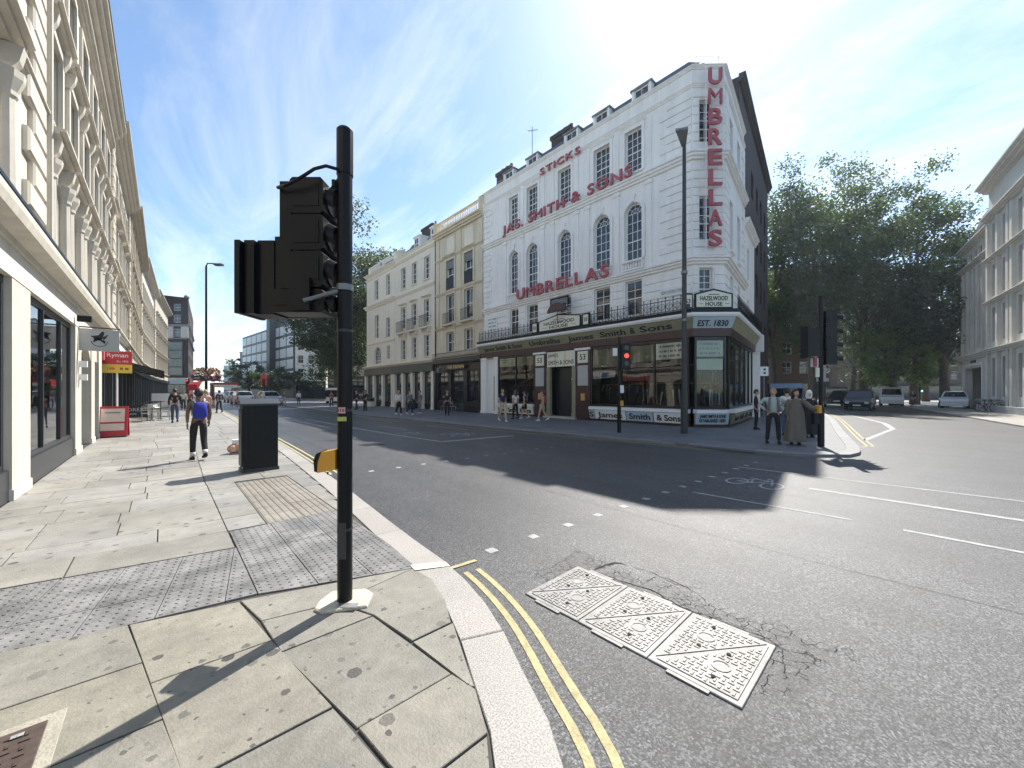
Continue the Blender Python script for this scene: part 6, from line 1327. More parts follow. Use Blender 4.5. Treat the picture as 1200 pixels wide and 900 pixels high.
for s_ in (-1, 1): b.add([(-0.38, s_*0.25, 0.03), (0.38, s_*0.25, 0.03), (0.38, s_*0.03, 1.08), (-0.38, s_*0.03, 1.08), (-0.38, s_*0.22, 0.03), (0.38, s_*0.22, 0.03), (0.38, s_*0.0, 1.08), (-0.38, s_*0.0, 1.08)], [(0,1,2,3),(4,5,6,7),(0,1,5,4),(1,2,6,5),(2,3,7,6),(3,0,4,7)])
b.obj('board', 'shop red', AB); b = MB(); b.add([(-0.30, -0.210, 0.24), (0.30, -0.210, 0.24), (0.30, -0.160, 0.48), (-0.30, -0.160, 0.48), (-0.30, -0.148, 0.54), (0.30, -0.148, 0.54), (0.30, -0.05, 1.0), (-0.30, -0.05, 1.0)], [(0, 1, 2, 3), (4, 5, 6, 7)]); po = b.obj('poster', M('poster', (0.72, 0.58, 0.48), 0.6, 0.1), AB); b = MB(); b.add([(-0.2, -0.088, 0.84), (0.2, -0.088, 0.84), (0.2, -0.08, 0.88), (-0.2, -0.08, 0.88)], [(0, 1, 2, 3)]); b.obj('lettering', 'faded ink', po); MB().box(-0.36, 0.36, -0.27, 0.27, 0.0, 0.04).obj('foot', 'dark metal', AB)
g = G(157, 493); BB = empty('cafe_barrier', (g[0], g[1], 0), 0.05, 'dark cafe barrier with pale lettering beside the pavement sign', 'barrier'); b = MB(); b.box(-0.85, 0.55, -0.015, 0.015, 0.15, 0.85); bp_ = b.obj('screen', 'anthracite', BB); text(bp_, 'THOREX', 'white sign', -0.6, 0.4, 0.52, 0.70, -0.02, 0.0); text(bp_, 'CAFE', 'white sign', -0.3, 0.1, 0.32, 0.42, -0.02, 0.0)
b = MB()
for x in (-0.85, 0.55): b.tube((x, 0, 0.02), (x, 0, 0.95), 0.02, n=6); b.lathe([(0.16, 0), (0.16, 0.02)], x, 0, 12)
b.obj('post', 'steel', BB)
AW = empty('shop_awning', (-1.7, 25.5, 0), R(90), 'long black awning over the cafe tables on the left', 'awning'); b = MB(); b.add([(0, 0, 3.15), (13, 0, 3.15), (13, -1.7, 2.62), (0, -1.7, 2.62), (0, 0, 3.1), (13, 0, 3.1), (13, -1.7, 2.57), (0, -1.7, 2.57)], [(0,1,2,3),(4,5,6,7),(0,1,5,4),(1,2,6,5),(2,3,7,6),(3,0,4,7)]); b.obj('canopy', M('awning cloth', (0.015, 0.015, 0.017), 0.8, 0.1), AW); b = MB(); b.box(0, 13, -1.72, -1.69, 2.30, 2.6); b.obj('valance', 'awning cloth', AW)
b = MB()
for i in range(5): b.tube((0.2+i*3.15, -0.02, 2.6), (0.2+i*3.15, -1.6, 2.6), 0.02, n=6)
b.obj('awning_arm', 'dark metal', AW)
FS = empty('fascia_sign', (-1.7, 24.0, 0), R(90), 'white and blue fascia sign above the black awning', 'sign'); b = MB(); b.add([(0, -0.3, 3.2), (8, -0.3, 3.2), (8, -0.05, 3.9), (0, -0.05, 3.9), (0, -0.2, 3.2), (8, -0.2, 3.2), (8, 0.0, 3.9), (0, 0.0, 3.9)], [(0,1,2,3),(4,5,6,7),(0,1,5,4),(1,2,6,5),(2,3,7,6),(3,0,4,7)]); b.obj('board', 'white sign', FS); M('sign blue', (0.08, 0.14, 0.36), 0.4, 0.05)
for a, c in ((1.0, 1.8), (3.6, 4.6), (5.4, 6.0)): b = MB(); b.add([(a, -0.272, 3.3), (c, -0.272, 3.3), (c, -0.112, 3.75), (a, -0.112, 3.75)], [(0, 1, 2, 3)]); b.obj('blue_panel', 'sign blue', FS)
def chair_proto(label):
    c = empty('cafe_chair', (0, 0, 0), 0, label, 'chair', 'cafe chairs on the pavement'); MB().box(-0.2, 0.2, -0.2, 0.2, 0.43, 0.46).obj('seat', 'steel', c); b = MB(); b.path([(-0.19, -0.19, 0.46), (-0.2, -0.24, 0.7), (-0.17, -0.26, 0.84), (0.17, -0.26, 0.84), (0.2, -0.24, 0.7), (0.19, -0.19, 0.46)], 0.014, 6)
    for zz in (0.6, 0.7): b.box(-0.19, 0.19, -0.245, -0.23, zz, zz+0.05)
    b.obj('backrest', 'steel', c)
    for x, y in ((-0.18, -0.18), (0.18, -0.18), (-0.18, 0.18), (0.18, 0.18)): MB().tube((x, y, 0), (x*0.95, y*0.95, 0.43), 0.013, n=6).obj('leg', 'steel', c)
    return c
def table_proto(label):
    t = empty('cafe_table', (0, 0, 0), 0, label, 'table', 'cafe tables on the pavement'); MB().lathe([(0.34, 0.72), (0.35, 0.735), (0.34, 0.75)], 0, 0, 16).obj('table_top', 'steel', t); MB().tube((0, 0, 0.03), (0, 0, 0.72), 0.03, n=8).obj('leg', 'dark metal', t); MB().lathe([(0.24, 0), (0.22, 0.03), (0.04, 0.05)], 0, 0, 12).obj('base', 'dark metal', t); return t
tb = table_proto('nearest metal cafe table under the awning'); p = G(178, 493); tb.location = (p[0], p[1], 0)
place_copy(tb, (p[0]-0.1, p[1]+3.0, 0), 0, 'second metal cafe table under the awning'); place_copy(tb, (p[0]-0.15, p[1]+6.2, 0), 0, 'farthest metal cafe table under the awning')
ch = chair_proto('metal cafe chair nearest the camera, beside the nearest table'); ch.location = (p[0]-0.2, p[1]-0.75, 0)
for i, (dxx, dyy, rz, lb) in enumerate(((0.55, 0.3, 1.6, 'metal cafe chair on the kerb side of the nearest table'), (0.1, 0.9, 3.1, 'metal cafe chair behind the nearest table'), (-0.1, 2.2, 0.2, 'metal cafe chair before the second table'), (0.5, 3.2, 1.7, 'metal cafe chair on the kerb side of the second table'), (0.0, 5.4, 0.1, 'metal cafe chair before the farthest table'))): place_copy(ch, (p[0]+dxx, p[1]+dyy, 0), rz, lb)
MN = empty('menu_stand', (p[0]+0.35, p[1]+1.8, 0), 0, 'white menu board on a stand among the cafe tables', 'sign'); MB().tube((0, 0, 0), (0, 0, 1.1), 0.02, n=6).obj('post', 'dark metal', MN); MB().box(-0.4, 0.4, -0.02, 0.02, 1.05, 1.5).obj('board', 'white paint', MN); MB().lathe([(0.2, 0), (0.18, 0.03)], 0, 0, 12).obj('base', 'dark metal', MN)
# far-side pub furniture
p = G(547, 485); t2 = place_copy(tb, (16.7, 26.0, 0), 0, 'small table in front of the black pub'); 
for dxx, dyy, rz, lb in ((0.0, 0.6, 0, 'metal chair left of the pub table'), (0.0, -0.6, 3.1, 'metal chair right of the pub table')): place_copy(ch, (16.7+dxx, 26.0+dyy, 0), rz, lb)
for px, lb in ((497, 'dark planter box left of the pub door'), (449, 'pale planter box before the corner house')):
    yy = on18(px); b = MB(); b.box(-0.5, 0.5, -0.22, 0.22, 0, 0.55); o = b.obj('planter', 'anthracite' if px > 480 else 'portland stone', None, (16.6, yy, 0), R(90)); tag(o, lb, 'planter'); b = MB(); rr = random.Random(px)
    for k in range(240):
        c_ = Vector((rr.uniform(-0.48, 0.48), rr.uniform(-0.2, 0.2), rr.uniform(0.5, 0.95))); n_ = Vector((rr.uniform(-1, 1), rr.uniform(-1, 1), rr.uniform(-1, 1))).normalized(); u = n_.orthogonal()*0.06; v = n_.cross(u); b.quad(tuple(c_-u-v), tuple(c_+u-v), tuple(c_+u+v), tuple(c_-u+v))
    b.obj('foliage', 'flower leaf', o)
# bus shelter, distant signals and posts
g = at(262, 40); BSH = empty('bus_shelter', (g[0], g[1], 0), R(0), 'red bus shelter with a pale roof panel down the street on the left', 'bus shelter'); b = MB(); b.box(-1.0, 1.0, -2.0, 2.0, 2.3, 2.5); b.obj('roof', 'shop red', BSH); MB().box(-0.95, 0.95, -2.03, -2.0, 2.02, 2.29).obj('route_panel', 'cream sign', BSH); MB().box(-0.95, -0.9, -1.9, 1.9, 0.1, 2.3).obj('back_panel', 'shop glass', BSH)
for x in (-0.93, 0.93):
    for y in (-1.95, 1.95): MB().box(x-0.04, x+0.04, y-0.04, y+0.04, 0, 2.3).obj('post', 'shop red', BSH)
def far_signal(px, depth, label, lens, hgt=3.2):
    g = at(px, depth); s = empty('traffic_signal', (g[0], g[1], 0), -YAW, label, 'traffic light'); MB().tube((0, 0, 0), (0, 0, hgt), 0.06, n=8).obj('pole', 'black metal', s); h = MB().box(-0.17, 0.17, -0.22, -0.06, hgt-1.1, hgt-0.1).obj('signal_head', 'black metal', s)
    for i, zz in enumerate((hgt-0.28, hgt-0.6, hgt-0.92)): MB().tube((0, -0.221, zz), (0, -0.25, zz), 0.1, n=12).obj('lens', lens if (i == 0) == (lens == 'signal red') and (i != 1) else 'dark lens', h)
far_signal(221, 46, 'traffic signal showing red beyond the cafe on the left', 'signal red'); far_signal(1078, 46, 'traffic signal showing green in front of the trees on the right', 'signal green', 2.6); far_signal(350, 62, 'dark traffic signal before the white house', 'dark lens', 4.0); far_signal(310, 58, 'traffic signal behind the black street cabinet', 'dark lens', 3.6)
g = at(309, 60); o = MB().box(-0.45, 0.45, -0.03, 0.03, 2.6, 4.3).obj('red_banner', 'shop red', None, (g[0], g[1], 0), -YAW); tag(o, 'red vertical banner above the black street cabinet, far down the road', 'banner'); MB().tube((0, 0.06, 0), (0, 0.06, 4.4), 0.05, n=6).obj('post', 'black metal', o)
g = at(231, 33); o = MB().prof([(0, 2.45), (-0.5, 2.2), (-0.5, 1.7), (-0.47, 1.7), (0, 2.41)], -0.42, 0.42).obj('red_parasol', 'shop red', None, (g[0], g[1], 0), -YAW); tag(o, 'red canopy left of the flower baskets', 'canopy'); MB().tube((0, 0, 0), (0, 0, 2.45), 0.04, n=6).obj('pole', 'dark metal', o)
g = at(895, 20.8); PM = empty('parking_sign', (g[0], g[1], 0), -YAW, 'pale parking sign on a thin post beside the shop corner', 'sign'); MB().tube((0, 0, 0), (0, 0, 3.0), 0.035, n=8).obj('post', 'grey metal', PM); q = MB().box(-0.22, 0.22, -0.05, -0.036, 2.45, 2.95).obj('plate', 'white sign', PM); MB().box(-0.05, 0.08, -0.055, -0.051, 2.75, 2.85).obj('symbol', 'sign ink', q); MB().box(-0.05, 0.08, -0.055, -0.051, 2.56, 2.66).obj('symbol', 'sign ink', q)
# ============================================================ people
SK = M('skin', (0.52, 0.32, 0.23), 0.5, 0.08); M('skin dark', (0.16, 0.085, 0.055), 0.5, 0.08); M('eye', (0.02, 0.015, 0.012), 0.2, 0.0); M('lip', (0.40, 0.15, 0.13), 0.5, 0.0)
M('hair dark', (0.018, 0.013, 0.010), 0.5, 0.3, 60); M('hair brown', (0.09, 0.05, 0.03), 0.5, 0.3, 60); M('hair grey', (0.42, 0.38, 0.33), 0.6, 0.3, 60); M('hair fair', (0.35, 0.22, 0.11), 0.5, 0.3, 60)
def cloth(name, col, v=0.12): return M(name, col, 0.85, v, 5, bump=0.2, bscale=35)
for n_, c_ in (('black cloth', (0.014, 0.014, 0.017)), ('navy cloth', (0.02, 0.027, 0.06)), ('beige cloth', (0.45, 0.38, 0.28)), ('white cloth', (0.72, 0.71, 0.68)), ('grey cloth', (0.16, 0.16, 0.17)), ('mint cloth', (0.40, 0.46, 0.41)), ('olive robe', (0.14, 0.122, 0.098)), ('blue pack', (0.02, 0.035, 0.32)), ('rust cloth', (0.30, 0.09, 0.06)), ('pink cloth', (0.60, 0.36, 0.32)), ('denim', (0.06, 0.09, 0.16)), ('shoe dark', (0.015, 0.014, 0.014)), ('shoe white', (0.6, 0.6, 0.58))): cloth(n_, c_)
_tmp = []
def skinmesh(V, E, rad, sub=1):
    me = bpy.data.meshes.new('tmp'); me.from_pydata(V, E, []); o = bpy.data.objects.new('tmp', me); COL.objects.link(o)
    md = o.modifiers.new('skin', 'SKIN'); md.use_smooth_shade = True
    sv = me.skin_vertices[0].data
    for i, r in enumerate(rad): sv[i].radius = (r, r) if not isinstance(r, tuple) else r; sv[i].use_root = (i == 0)
    if sub: o.modifiers.new('sub', 'SUBSURF').levels = sub
    dg = bpy.context.evaluated_depsgraph_get(); dg.update(); ev = o.evaluated_get(dg); m2 = ev.to_mesh()
    vs = [tuple(v.co) for v in m2.vertices]; fs = [tuple(p.vertices) for p in m2.polygons]; ev.to_mesh_clear(); bpy.data.objects.remove(o); bpy.data.meshes.remove(me)
    return vs, fs
BASE = dict(pel=(0, 0, 0.93), wai=(0, 0.005, 1.08), che=(0, 0.0, 1.24), nb=(0, -0.015, 1.41), nk=(0, 0.0, 1.46), hd=(0, 0.015, 1.54))
for s_, t_ in ((-1, 'L'), (1, 'R')):
    BASE.update({'sh'+t_: (s_*0.165, -0.01, 1.365), 'el'+t_: (s_*0.215, -0.04, 1.10), 'wr'+t_: (s_*0.225, 0.04, 0.87), 'hi'+t_: (s_*0.085, 0, 0.90), 'kn'+t_: (s_*0.095, 0.015, 0.49), 'an'+t_: (s_*0.095, -0.02, 0.09)})
def walk(ph=1.0):                                         # mid-stride
    return dict(knL=(-0.09, 0.17*ph, 0.51), anL=(-0.09, 0.24*ph, 0.10), knR=(0.09, -0.03*ph, 0.49), anR=(0.09, -0.30*ph, 0.17), elL=(-0.22, -0.13*ph, 1.11), wrL=(-0.22, -0.10*ph, 0.88), elR=(0.22, 0.05*ph, 1.10), wrR=(0.22, 0.19*ph, 0.91))
def person(label, loc, rz, H=1.7, pose=None, skin='skin', hair=('short', 'hair dark'), top='navy cloth', sleeve='short', bottom='black cloth', legs='long', shoes='shoe dark', robe=None, extra=None, wide=1.0, look=0.0, skirt=None):
    J = dict(BASE); J.update(pose or {}); S = H/1.675; K = {k: Vector(v) for k, v in J.items()}
    for k in ('pel', 'wai', 'che', 'shL', 'shR', 'hiL', 'hiR'): K[k].x *= wide
    mb = MB()
    names = ['pel', 'wai', 'che', 'nb', 'nk', 'hd', 'shL', 'elL', 'wrL', 'shR', 'elR', 'wrR', 'hiL', 'knL', 'anL', 'hiR', 'knR', 'anR']
    ed = [(0, 1), (1, 2), (2, 3), (3, 4), (4, 5), (2, 6), (6, 7), (7, 8), (2, 9), (9, 10), (10, 11), (0, 12), (12, 13), (13, 14), (0, 15), (15, 16), (16, 17)]
    rad = [0.105*wide, 0.10*wide, 0.115*wide, 0.068, 0.055, 0.058, 0.052, 0.042, 0.028, 0.052, 0.042, 0.028, 0.08, 0.055, 0.038, 0.08, 0.055, 0.038]
    vs, fs = skinmesh([tuple(K[n]) for n in names], ed, rad)
    vs = [(v[0], v[1]*0.8 if (0.85 < v[2] < 1.42 and abs(v[0]) < 0.2) else v[1], v[2]) for v in vs]; mb.add(vs, fs, 0)
    # head with face
    hv, hf = [], []; n, k = 16, 12; hc = K['hd']+Vector((0, 0.0, 0.035))
    cl, sl_ = math.cos(look), math.sin(look)
    for i in range(k+1):
        ph = math.pi*i/k-math.pi/2
        for j in range(n):
            t = 2*math.pi*j/n; x = 0.074*math.cos(ph)*math.cos(t); y = 0.093*math.cos(ph)*math.sin(t); z = 0.115*math.sin(ph)
            if z < -0.02: q = 1-0.30*min(1, (-z-0.02)/0.09); x *= q; y = y*q+0.016*min(1, (-z)/0.1)
            if y > 0 and abs(x) < 0.02 and -0.045 < z < 0.015: y += 0.022*(1-abs(x)/0.02)*(0.4+(0.015-z)/0.06*0.6)
            if y > 0.05 and 0.012 < abs(x) < 0.05 and 0.0 < z < 0.03: y -= 0.008
            hv.append((x, y, z))
    for i in range(k):
        for j in range(n): hf.append((i*n+j, i*n+(j+1) % n, (i+1)*n+(j+1) % n, (i+1)*n+j))
    def HT(p): p = (p[0]*1.07, p[1]*1.07, p[2]*1.07); return (hc.x+p[0]*cl-p[1]*sl_, hc.y+p[0]*sl_+p[1]*cl, hc.z+p[2])
    mb.add([HT(v) for v in hv], hf, 0)
    for s_ in (-1, 1):
        e = MB(); e.ball((s_*0.03, 0.078, 0.012), (0.013, 0.009, 0.008), 8, 5); mb.add([HT(v) for v in e.v], e.f, 1)
        e = MB(); e.ball((s_*0.076, -0.005, -0.005), (0.010, 0.02, 0.03), 8, 5); mb.add([HT(v) for v in e.v], e.f, 0)
    e = MB(); e.ball((0, 0.082, -0.06), (0.024, 0.010, 0.007), 8, 5); mb.add([HT(v) for v in e.v], e.f, 2)
    # hands: palm and five fingers
    for s_, sd in ((-1, 'L'), (1, 'R')):
        w_ = K['wr'+sd]; d = (w_-K['el'+sd]).normalized(); side = Vector((0, 1, 0))-d*d.y; side = side.normalized() if side.length > 0.1 else Vector((1, 0, 0)); nrm = d.cross(side)
        pc = w_+d*0.05; h = MB(); P = []
        for u, v_ in ((0.0, 0.024), (0.05, 0.038), (0.09, 0.036)):
            for a, c_ in ((-1, -0.4), (1, -0.4), (1, 0.4), (-1, 0.4)): P.append(tuple(w_+d*u+side*(a*v_)+nrm*(c_*0.03)))
        h.add(P, [(0, 1, 2, 3), (8, 9, 10, 11)]+[(r_*4+i, r_*4+(i+1) % 4, r_*4+4+(i+1) % 4, r_*4+4+i) for r_ in (0, 1) for i in range(4)])
        for fi, ln in enumerate((0.062, 0.074, 0.069, 0.054)):
            o0 = w_+d*0.085+side*(0.027-0.018*fi); b1 = o0+d*ln*0.5; b2 = b1+d*ln*0.42-nrm*(s_*ln*0.25); h.path([tuple(o0), tuple(b1), tuple(b2)], [0.009, 0.0085, 0.006], 6)
        t0 = w_+d*0.03+side*0.03; h.path([tuple(t0), tuple(t0+side*0.025+d*0.025), tuple(t0+side*0.033+d*0.055)], [0.011, 0.010, 0.007], 6); mb.add(h.v, h.f, 0)
    me = mb.mesh('person', [skin, 'eye', 'lip'], True); o = link('person', me, None, (loc[0], loc[1], loc[2] if len(loc) > 2 else 0.0), rz); o.scale = (S, S, S); tag(o, label, 'person')
    # clothes
    if not robe:
        if top:
            N_ = ['pel', 'wai', 'che', 'nb']; V = [K[x].copy() for x in N_]; V[0].z -= 0.02; E = [(0, 1), (1, 2), (2, 3)]; Rr = [0.135*wide, 0.118*wide, 0.132*wide, 0.062]; V[3].z += 0.015
            for sd in 'LR':
                i = len(V); sh, el, wr = K['sh'+sd], K['el'+sd], K['wr'+sd]; V.append(sh.copy()); E.append((2, i)); Rr.append(0.066)
                if sleeve == 'none': continue
                if sleeve == 'short': V.append(sh.lerp(el, 0.62)); E.append((i, i+1)); Rr.append(0.064)
                else: V += [el.copy(), wr.copy()]; E += [(i, i+1), (i+1, i+2)]; Rr += [0.056, 0.043]
            vs, fs = skinmesh([tuple(v) for v in V], E, Rr); vs = [(v[0], v[1]*0.8 if (v[2] > 0.8 and abs(v[0]) < 0.2) else v[1], v[2]) for v in vs]
            MB().add(vs, fs).obj('shirt', top, o, smooth=True)
        if not skirt:
            V = [K['wai'].lerp(K['pel'], 0.5), K['pel'].copy()]; E = [(0, 1)]; Rr = [0.118*wide, 0.125*wide]
            for sd in 'LR':
                i = len(V); hi, kn, an = K['hi'+sd], K['kn'+sd], K['an'+sd]; V.append(hi.copy()); E.append((1, i)); Rr.append(0.094)
                if legs == 'long': V += [kn.copy(), an.copy()]; E += [(i, i+1), (i+1, i+2)]; Rr += [0.070, 0.058]
                else: V += [hi.lerp(kn, 0.85)]; E += [(i, i+1)]; Rr += [0.085]
            vs, fs = skinmesh([tuple(v) for v in V], E, Rr); vs = [(v[0], v[1]*0.85 if v[2] > 0.85 else v[1], v[2]) for v in vs]; MB().add(vs, fs).obj('trousers', bottom, o, smooth=True)
    if robe or skirt:
        z0, z1 = (0.10, 1.40) if robe else (skirt[1], 1.05); b = MB(); n = 40; pts = []; rows_ = 12
        for i in range(rows_+1):
            t = i/rows_; z = z1+(z0-z1)*t; rx = (0.10+0.085*min(1, t*3.2)+0.085*t) if robe else (0.14+0.12*t); rx *= wide; ry = rx*0.78
            if robe and t < 0.08: rx, ry = 0.09+t*0.9, 0.075+t*0.5
            for j in range(n):
                a = 2*math.pi*j/n; f_ = 1+(0.10*math.sin(a*7+1.3)+0.05*math.sin(a*13))*t; pts.append((rx*f_*math.cos(a), ry*f_*math.sin(a), z))
        fs = [(i*n+j, i*n+(j+1) % n, (i+1)*n+(j+1) % n, (i+1)*n+j) for i in range(rows_) for j in range(n)]; b.add(pts, fs); b.obj('robe' if robe else 'skirt', robe or skirt[0], o, smooth=True)
        if robe:
            for sd in 'LR': b = MB(); b.path([tuple(K['sh'+sd]-Vector((0.04 if sd == 'R' else -0.04, 0, 0))), tuple(K['sh'+sd].lerp(K['el'+sd], 0.5)), tuple(K['el'+sd]), tuple(K['wr'+sd])], [0.07, 0.075, 0.072, 0.07], 12); b.obj('sleeve', robe, o, smooth=True)
    for s_, sd in ((-1, 'L'), (1, 'R')):
        a = K['an'+sd]; lift = a.z-0.09; b = MB(); z = a.z-0.09; pt = -0.35*min(1, lift/0.1) if lift > 0.03 else 0
        def f3(y, zz): return (a.y+y*math.cos(pt)-(zz-0.02)*math.sin(pt)*0, z+zz+y*math.sin(pt))
        sec = [(-0.075, 0.03, 0.075), (-0.03, 0.037, 0.10), (0.04, 0.040, 0.085), (0.11, 0.045, 0.055), (0.165, 0.03, 0.035)]; vs = []
        for y, wd_, hh in sec:
            for u, v_ in ((-1, 0), (1, 0), (1, 0.6), (0.5, 1), (-0.5, 1), (-1, 0.6)): yy, zz = f3(y, 0.002+hh*v_); vs.append((a.x+u*wd_, yy, zz))
        fs = [(i*6+j, i*6+(j+1) % 6, (i+1)*6+(j+1) % 6, (i+1)*6+j) for i in range(4) for j in range(6)]+[(5, 4, 3, 2, 1, 0), (24, 25, 26, 27, 28, 29)]; b.add(vs, fs); b.obj('shoe', shoes, o, smooth=True)
    # hair
    st, hm = hair; b = MB()
    if st != 'bald':
        hv, hf = [], []; n, k = 18, 9
        for i in range(k+1):
            ph = R(-8)+(math.pi/2-R(-8))*i/k
            for j in range(n):
                t = 2*math.pi*j/n; front = max(0, math.sin(t)); lo = ph if front < 0.3 else max(ph, R(24)*min(1, (front-0.3)/0.4)); g_ = 1+0.03*math.sin(j*5+i*3)
                hv.append((0.084*g_*math.cos(lo)*math.cos(t), 0.101*g_*math.cos(lo)*math.sin(t)-0.004, 0.124*math.sin(lo)))
        for i in range(k):
            for j in range(n): hf.append((i*n+j, i*n+(j+1) % n, (i+1)*n+(j+1) % n, (i+1)*n+j))
        b.add([HT(v) for v in hv], hf)
        e = MB()
        if st == 'long': e.ball((0, -0.055, -0.09), (0.085, 0.05, 0.19), 12, 8); e.ball((0.06, -0.01, -0.05), (0.03, 0.05, 0.13), 8, 6); e.ball((-0.06, -0.01, -0.05), (0.03, 0.05, 0.13), 8, 6)
        elif st == 'bun': e.ball((0, -0.09, 0.05), 0.05, 10, 7); e.ball((0, -0.05, -0.02), (0.08, 0.06, 0.08), 10, 7)
        elif st == 'short': e.ball((0, -0.045, 0.0), (0.08, 0.06, 0.075), 10, 7)
        elif st == 'scarf': e.ball((0, -0.03, -0.06), (0.10, 0.09, 0.14), 12, 8); e.ball((0, -0.005, 0.01), (0.092, 0.098, 0.13), 12, 8)
        b.add([HT(v) for v in e.v], e.f)
        b.obj('headscarf' if st == 'scarf' else 'hair', hm, o, smooth=True)
    if extra:
        for kind, mt_ in extra:
            b = MB()
            if kind == 'backpack':
                vs = []
                for z, wd_, dp in ((0.98, 0.10, 0.06), (1.02, 0.135, 0.12), (1.15, 0.14, 0.14), (1.28, 0.13, 0.12), (1.38, 0.09, 0.07)):
                    for u, v_ in ((-1, 0), (-1, -0.7), (-0.6, -1), (0.6, -1), (1, -0.7), (1, 0)): vs.append((u*wd_, -0.09+v_*dp, z))
                fs = [(i*6+j, i*6+(j+1) % 6, (i+1)*6+(j+1) % 6, (i+1)*6+j) for i in range(4) for j in range(6)]+[(5, 4, 3, 2, 1, 0), (24, 25, 26, 27, 28, 29)]; b.add(vs, fs); bo = b.obj('backpack', mt_, o, smooth=True); bo.modifiers.new('sub', 'SUBSURF').levels = 1
                q = MB()
                for s_ in (-1, 1): q.path([(s_*0.085, -0.11, 1.36), (s_*0.10, -0.03, 1.44), (s_*0.10, 0.09, 1.36), (s_*0.12, 0.10, 1.2), (s_*0.13, -0.02, 1.06)], 0.016, 6)
                q.obj('strap', mt_ if mt_ != 'blue pack' else 'white cloth', bo, smooth=True)
            elif kind == 'bag': b.box(0.2, 0.30, -0.14, 0.14, 0.68, 0.98); q = b.obj('shoulder_bag', mt_, o); MB().path([(0.25, 0.1, 0.98), (0.16, 0.04, 1.42), (0.25, -0.1, 0.98)], 0.012, 6).obj('strap', mt_, q)
            elif kind == 'socks':
                for sd in 'LR': a = K['an'+sd]; b.tube((a.x, a.y, a.z-0.02), tuple(a.lerp(K['kn'+sd], 0.22)), 0.052, 0.058, 10)
                b.obj('socks', mt_, o, smooth=True)
            elif kind == 'cardigan':
                for s_ in (-1, 1): b.path([(s_*0.10, 0.085, 1.40), (s_*0.13, 0.112, 1.2), (s_*0.155, 0.10, 0.96)], [0.03, 0.045, 0.04], 8)
                b.obj('cardigan', mt_, o, smooth=True)
    return o
FA = 0.0                                                  # facing away down the street
def face(deg): return R(deg)                              # 0 = along +Y, positive turns left
cam_face = math.pi-YAW                                    # facing the camera at mid frame
g = G(233, 539); person('person in black leggings and white socks with a blue backpack walking away', (g[0], g[1]), R(8), 1.66, walk(0.55), 'skin dark', ('short', 'hair dark'), 'grey cloth', 'none', 'black cloth', 'long', 'shoe dark', extra=[('backpack', 'blue pack'), ('socks', 'shoe white')])
g = G(241, 497); person('person in a pale top just beyond the blue backpack', (g[0], g[1]), R(5), 1.68, walk(0.5), 'skin', ('short', 'hair fair'), 'pink cloth', 'short', 'grey cloth')
g = G(205, 495.5); person('person in a black coat walking past the cafe tables', (g[0], g[1]), R(0), 1.74, walk(0.5), 'skin', ('short', 'hair dark'), 'black cloth', 'long', 'denim')
g = G(257, 484); person('person in dark clothes at the kerb near the bus shelter', (g[0], g[1]), R(20), 1.7, walk(0.7), 'skin', ('short', 'hair dark'), 'navy cloth', 'long', 'black cloth')
g = G(589, 494); person('person in a navy shirt and beige trousers striding before the shop', (g[0], g[1]), R(-200), 1.76, walk(1.0), 'skin', ('short', 'hair dark'), 'navy cloth', 'short', 'beige cloth', shoes='shoe white')
g = G(604, 491.5); person('person with long brown hair in black trousers, second of the group', (g[0], g[1]), R(-10), 1.66, walk(0.5), 'skin', ('long', 'hair brown'), 'white cloth', 'short', 'black cloth')
g = G(615, 491); person('person in a dark sleeveless top with bare legs, third of the group', (g[0], g[1]), R(15), 1.64, walk(0.8), 'skin', ('short', 'hair dark'), 'black cloth', 'none', 'black cloth', 'short', 'shoe white')
g = G(636, 493.5); person('person in a pink top with a rust backpack walking away by the door', (g[0], g[1]), R(25), 1.66, walk(0.9), 'skin', ('bun', 'hair brown'), 'pink cloth', 'short', 'beige cloth', 'short', 'shoe white', extra=[('backpack', 'rust cloth')])
g = G(467, 486.5); person('person in a white top and black trousers by the green shopfront', (g[0], g[1]), R(180), 1.68, walk(0.8), 'skin', ('long', 'hair fair'), 'white cloth', 'long', 'black cloth', shoes='shoe white')
g = G(480, 486); person('person in dark clothes beside the white-topped walker', (g[0], g[1]), R(185), 1.72, walk(0.7), 'skin', ('short', 'hair dark'), 'grey cloth', 'long', 'navy cloth', shoes='shoe white')
g = G(492, 484.5); person('person in grey with pale shoes left of the planter', (g[0], g[1]), R(90), 1.7, None, 'skin', ('short', 'hair brown'), 'grey cloth', 'long', 'grey cloth', shoes='shoe white')
g = G(524, 486.5); person('person with a raised pale arm near the pub door', (g[0], g[1]), R(150), 1.7, dict(elR=(0.25, 0.12, 1.16), wrR=(0.2, 0.3, 1.25)), 'skin', ('short', 'hair dark'), 'black cloth', 'short', 'black cloth')
g = G(428, 481); person('person in black standing by the corner house', (g[0], g[1]), R(120), 1.72, None, 'skin', ('short', 'hair dark'), 'black cloth', 'long', 'black cloth')
g = G(418, 480); person('person in a dark coat right of the signal pole', (g[0], g[1]), R(100), 1.72, walk(0.5), 'skin', ('short', 'hair dark'), 'black cloth', 'long', 'navy cloth')
g = G(388.5, 476.5); person('person in a rust coloured top left of the signal pole', (g[0], g[1]), R(0), 1.7, walk(0.5), 'skin', ('short', 'hair brown'), 'rust cloth', 'long', 'black cloth')
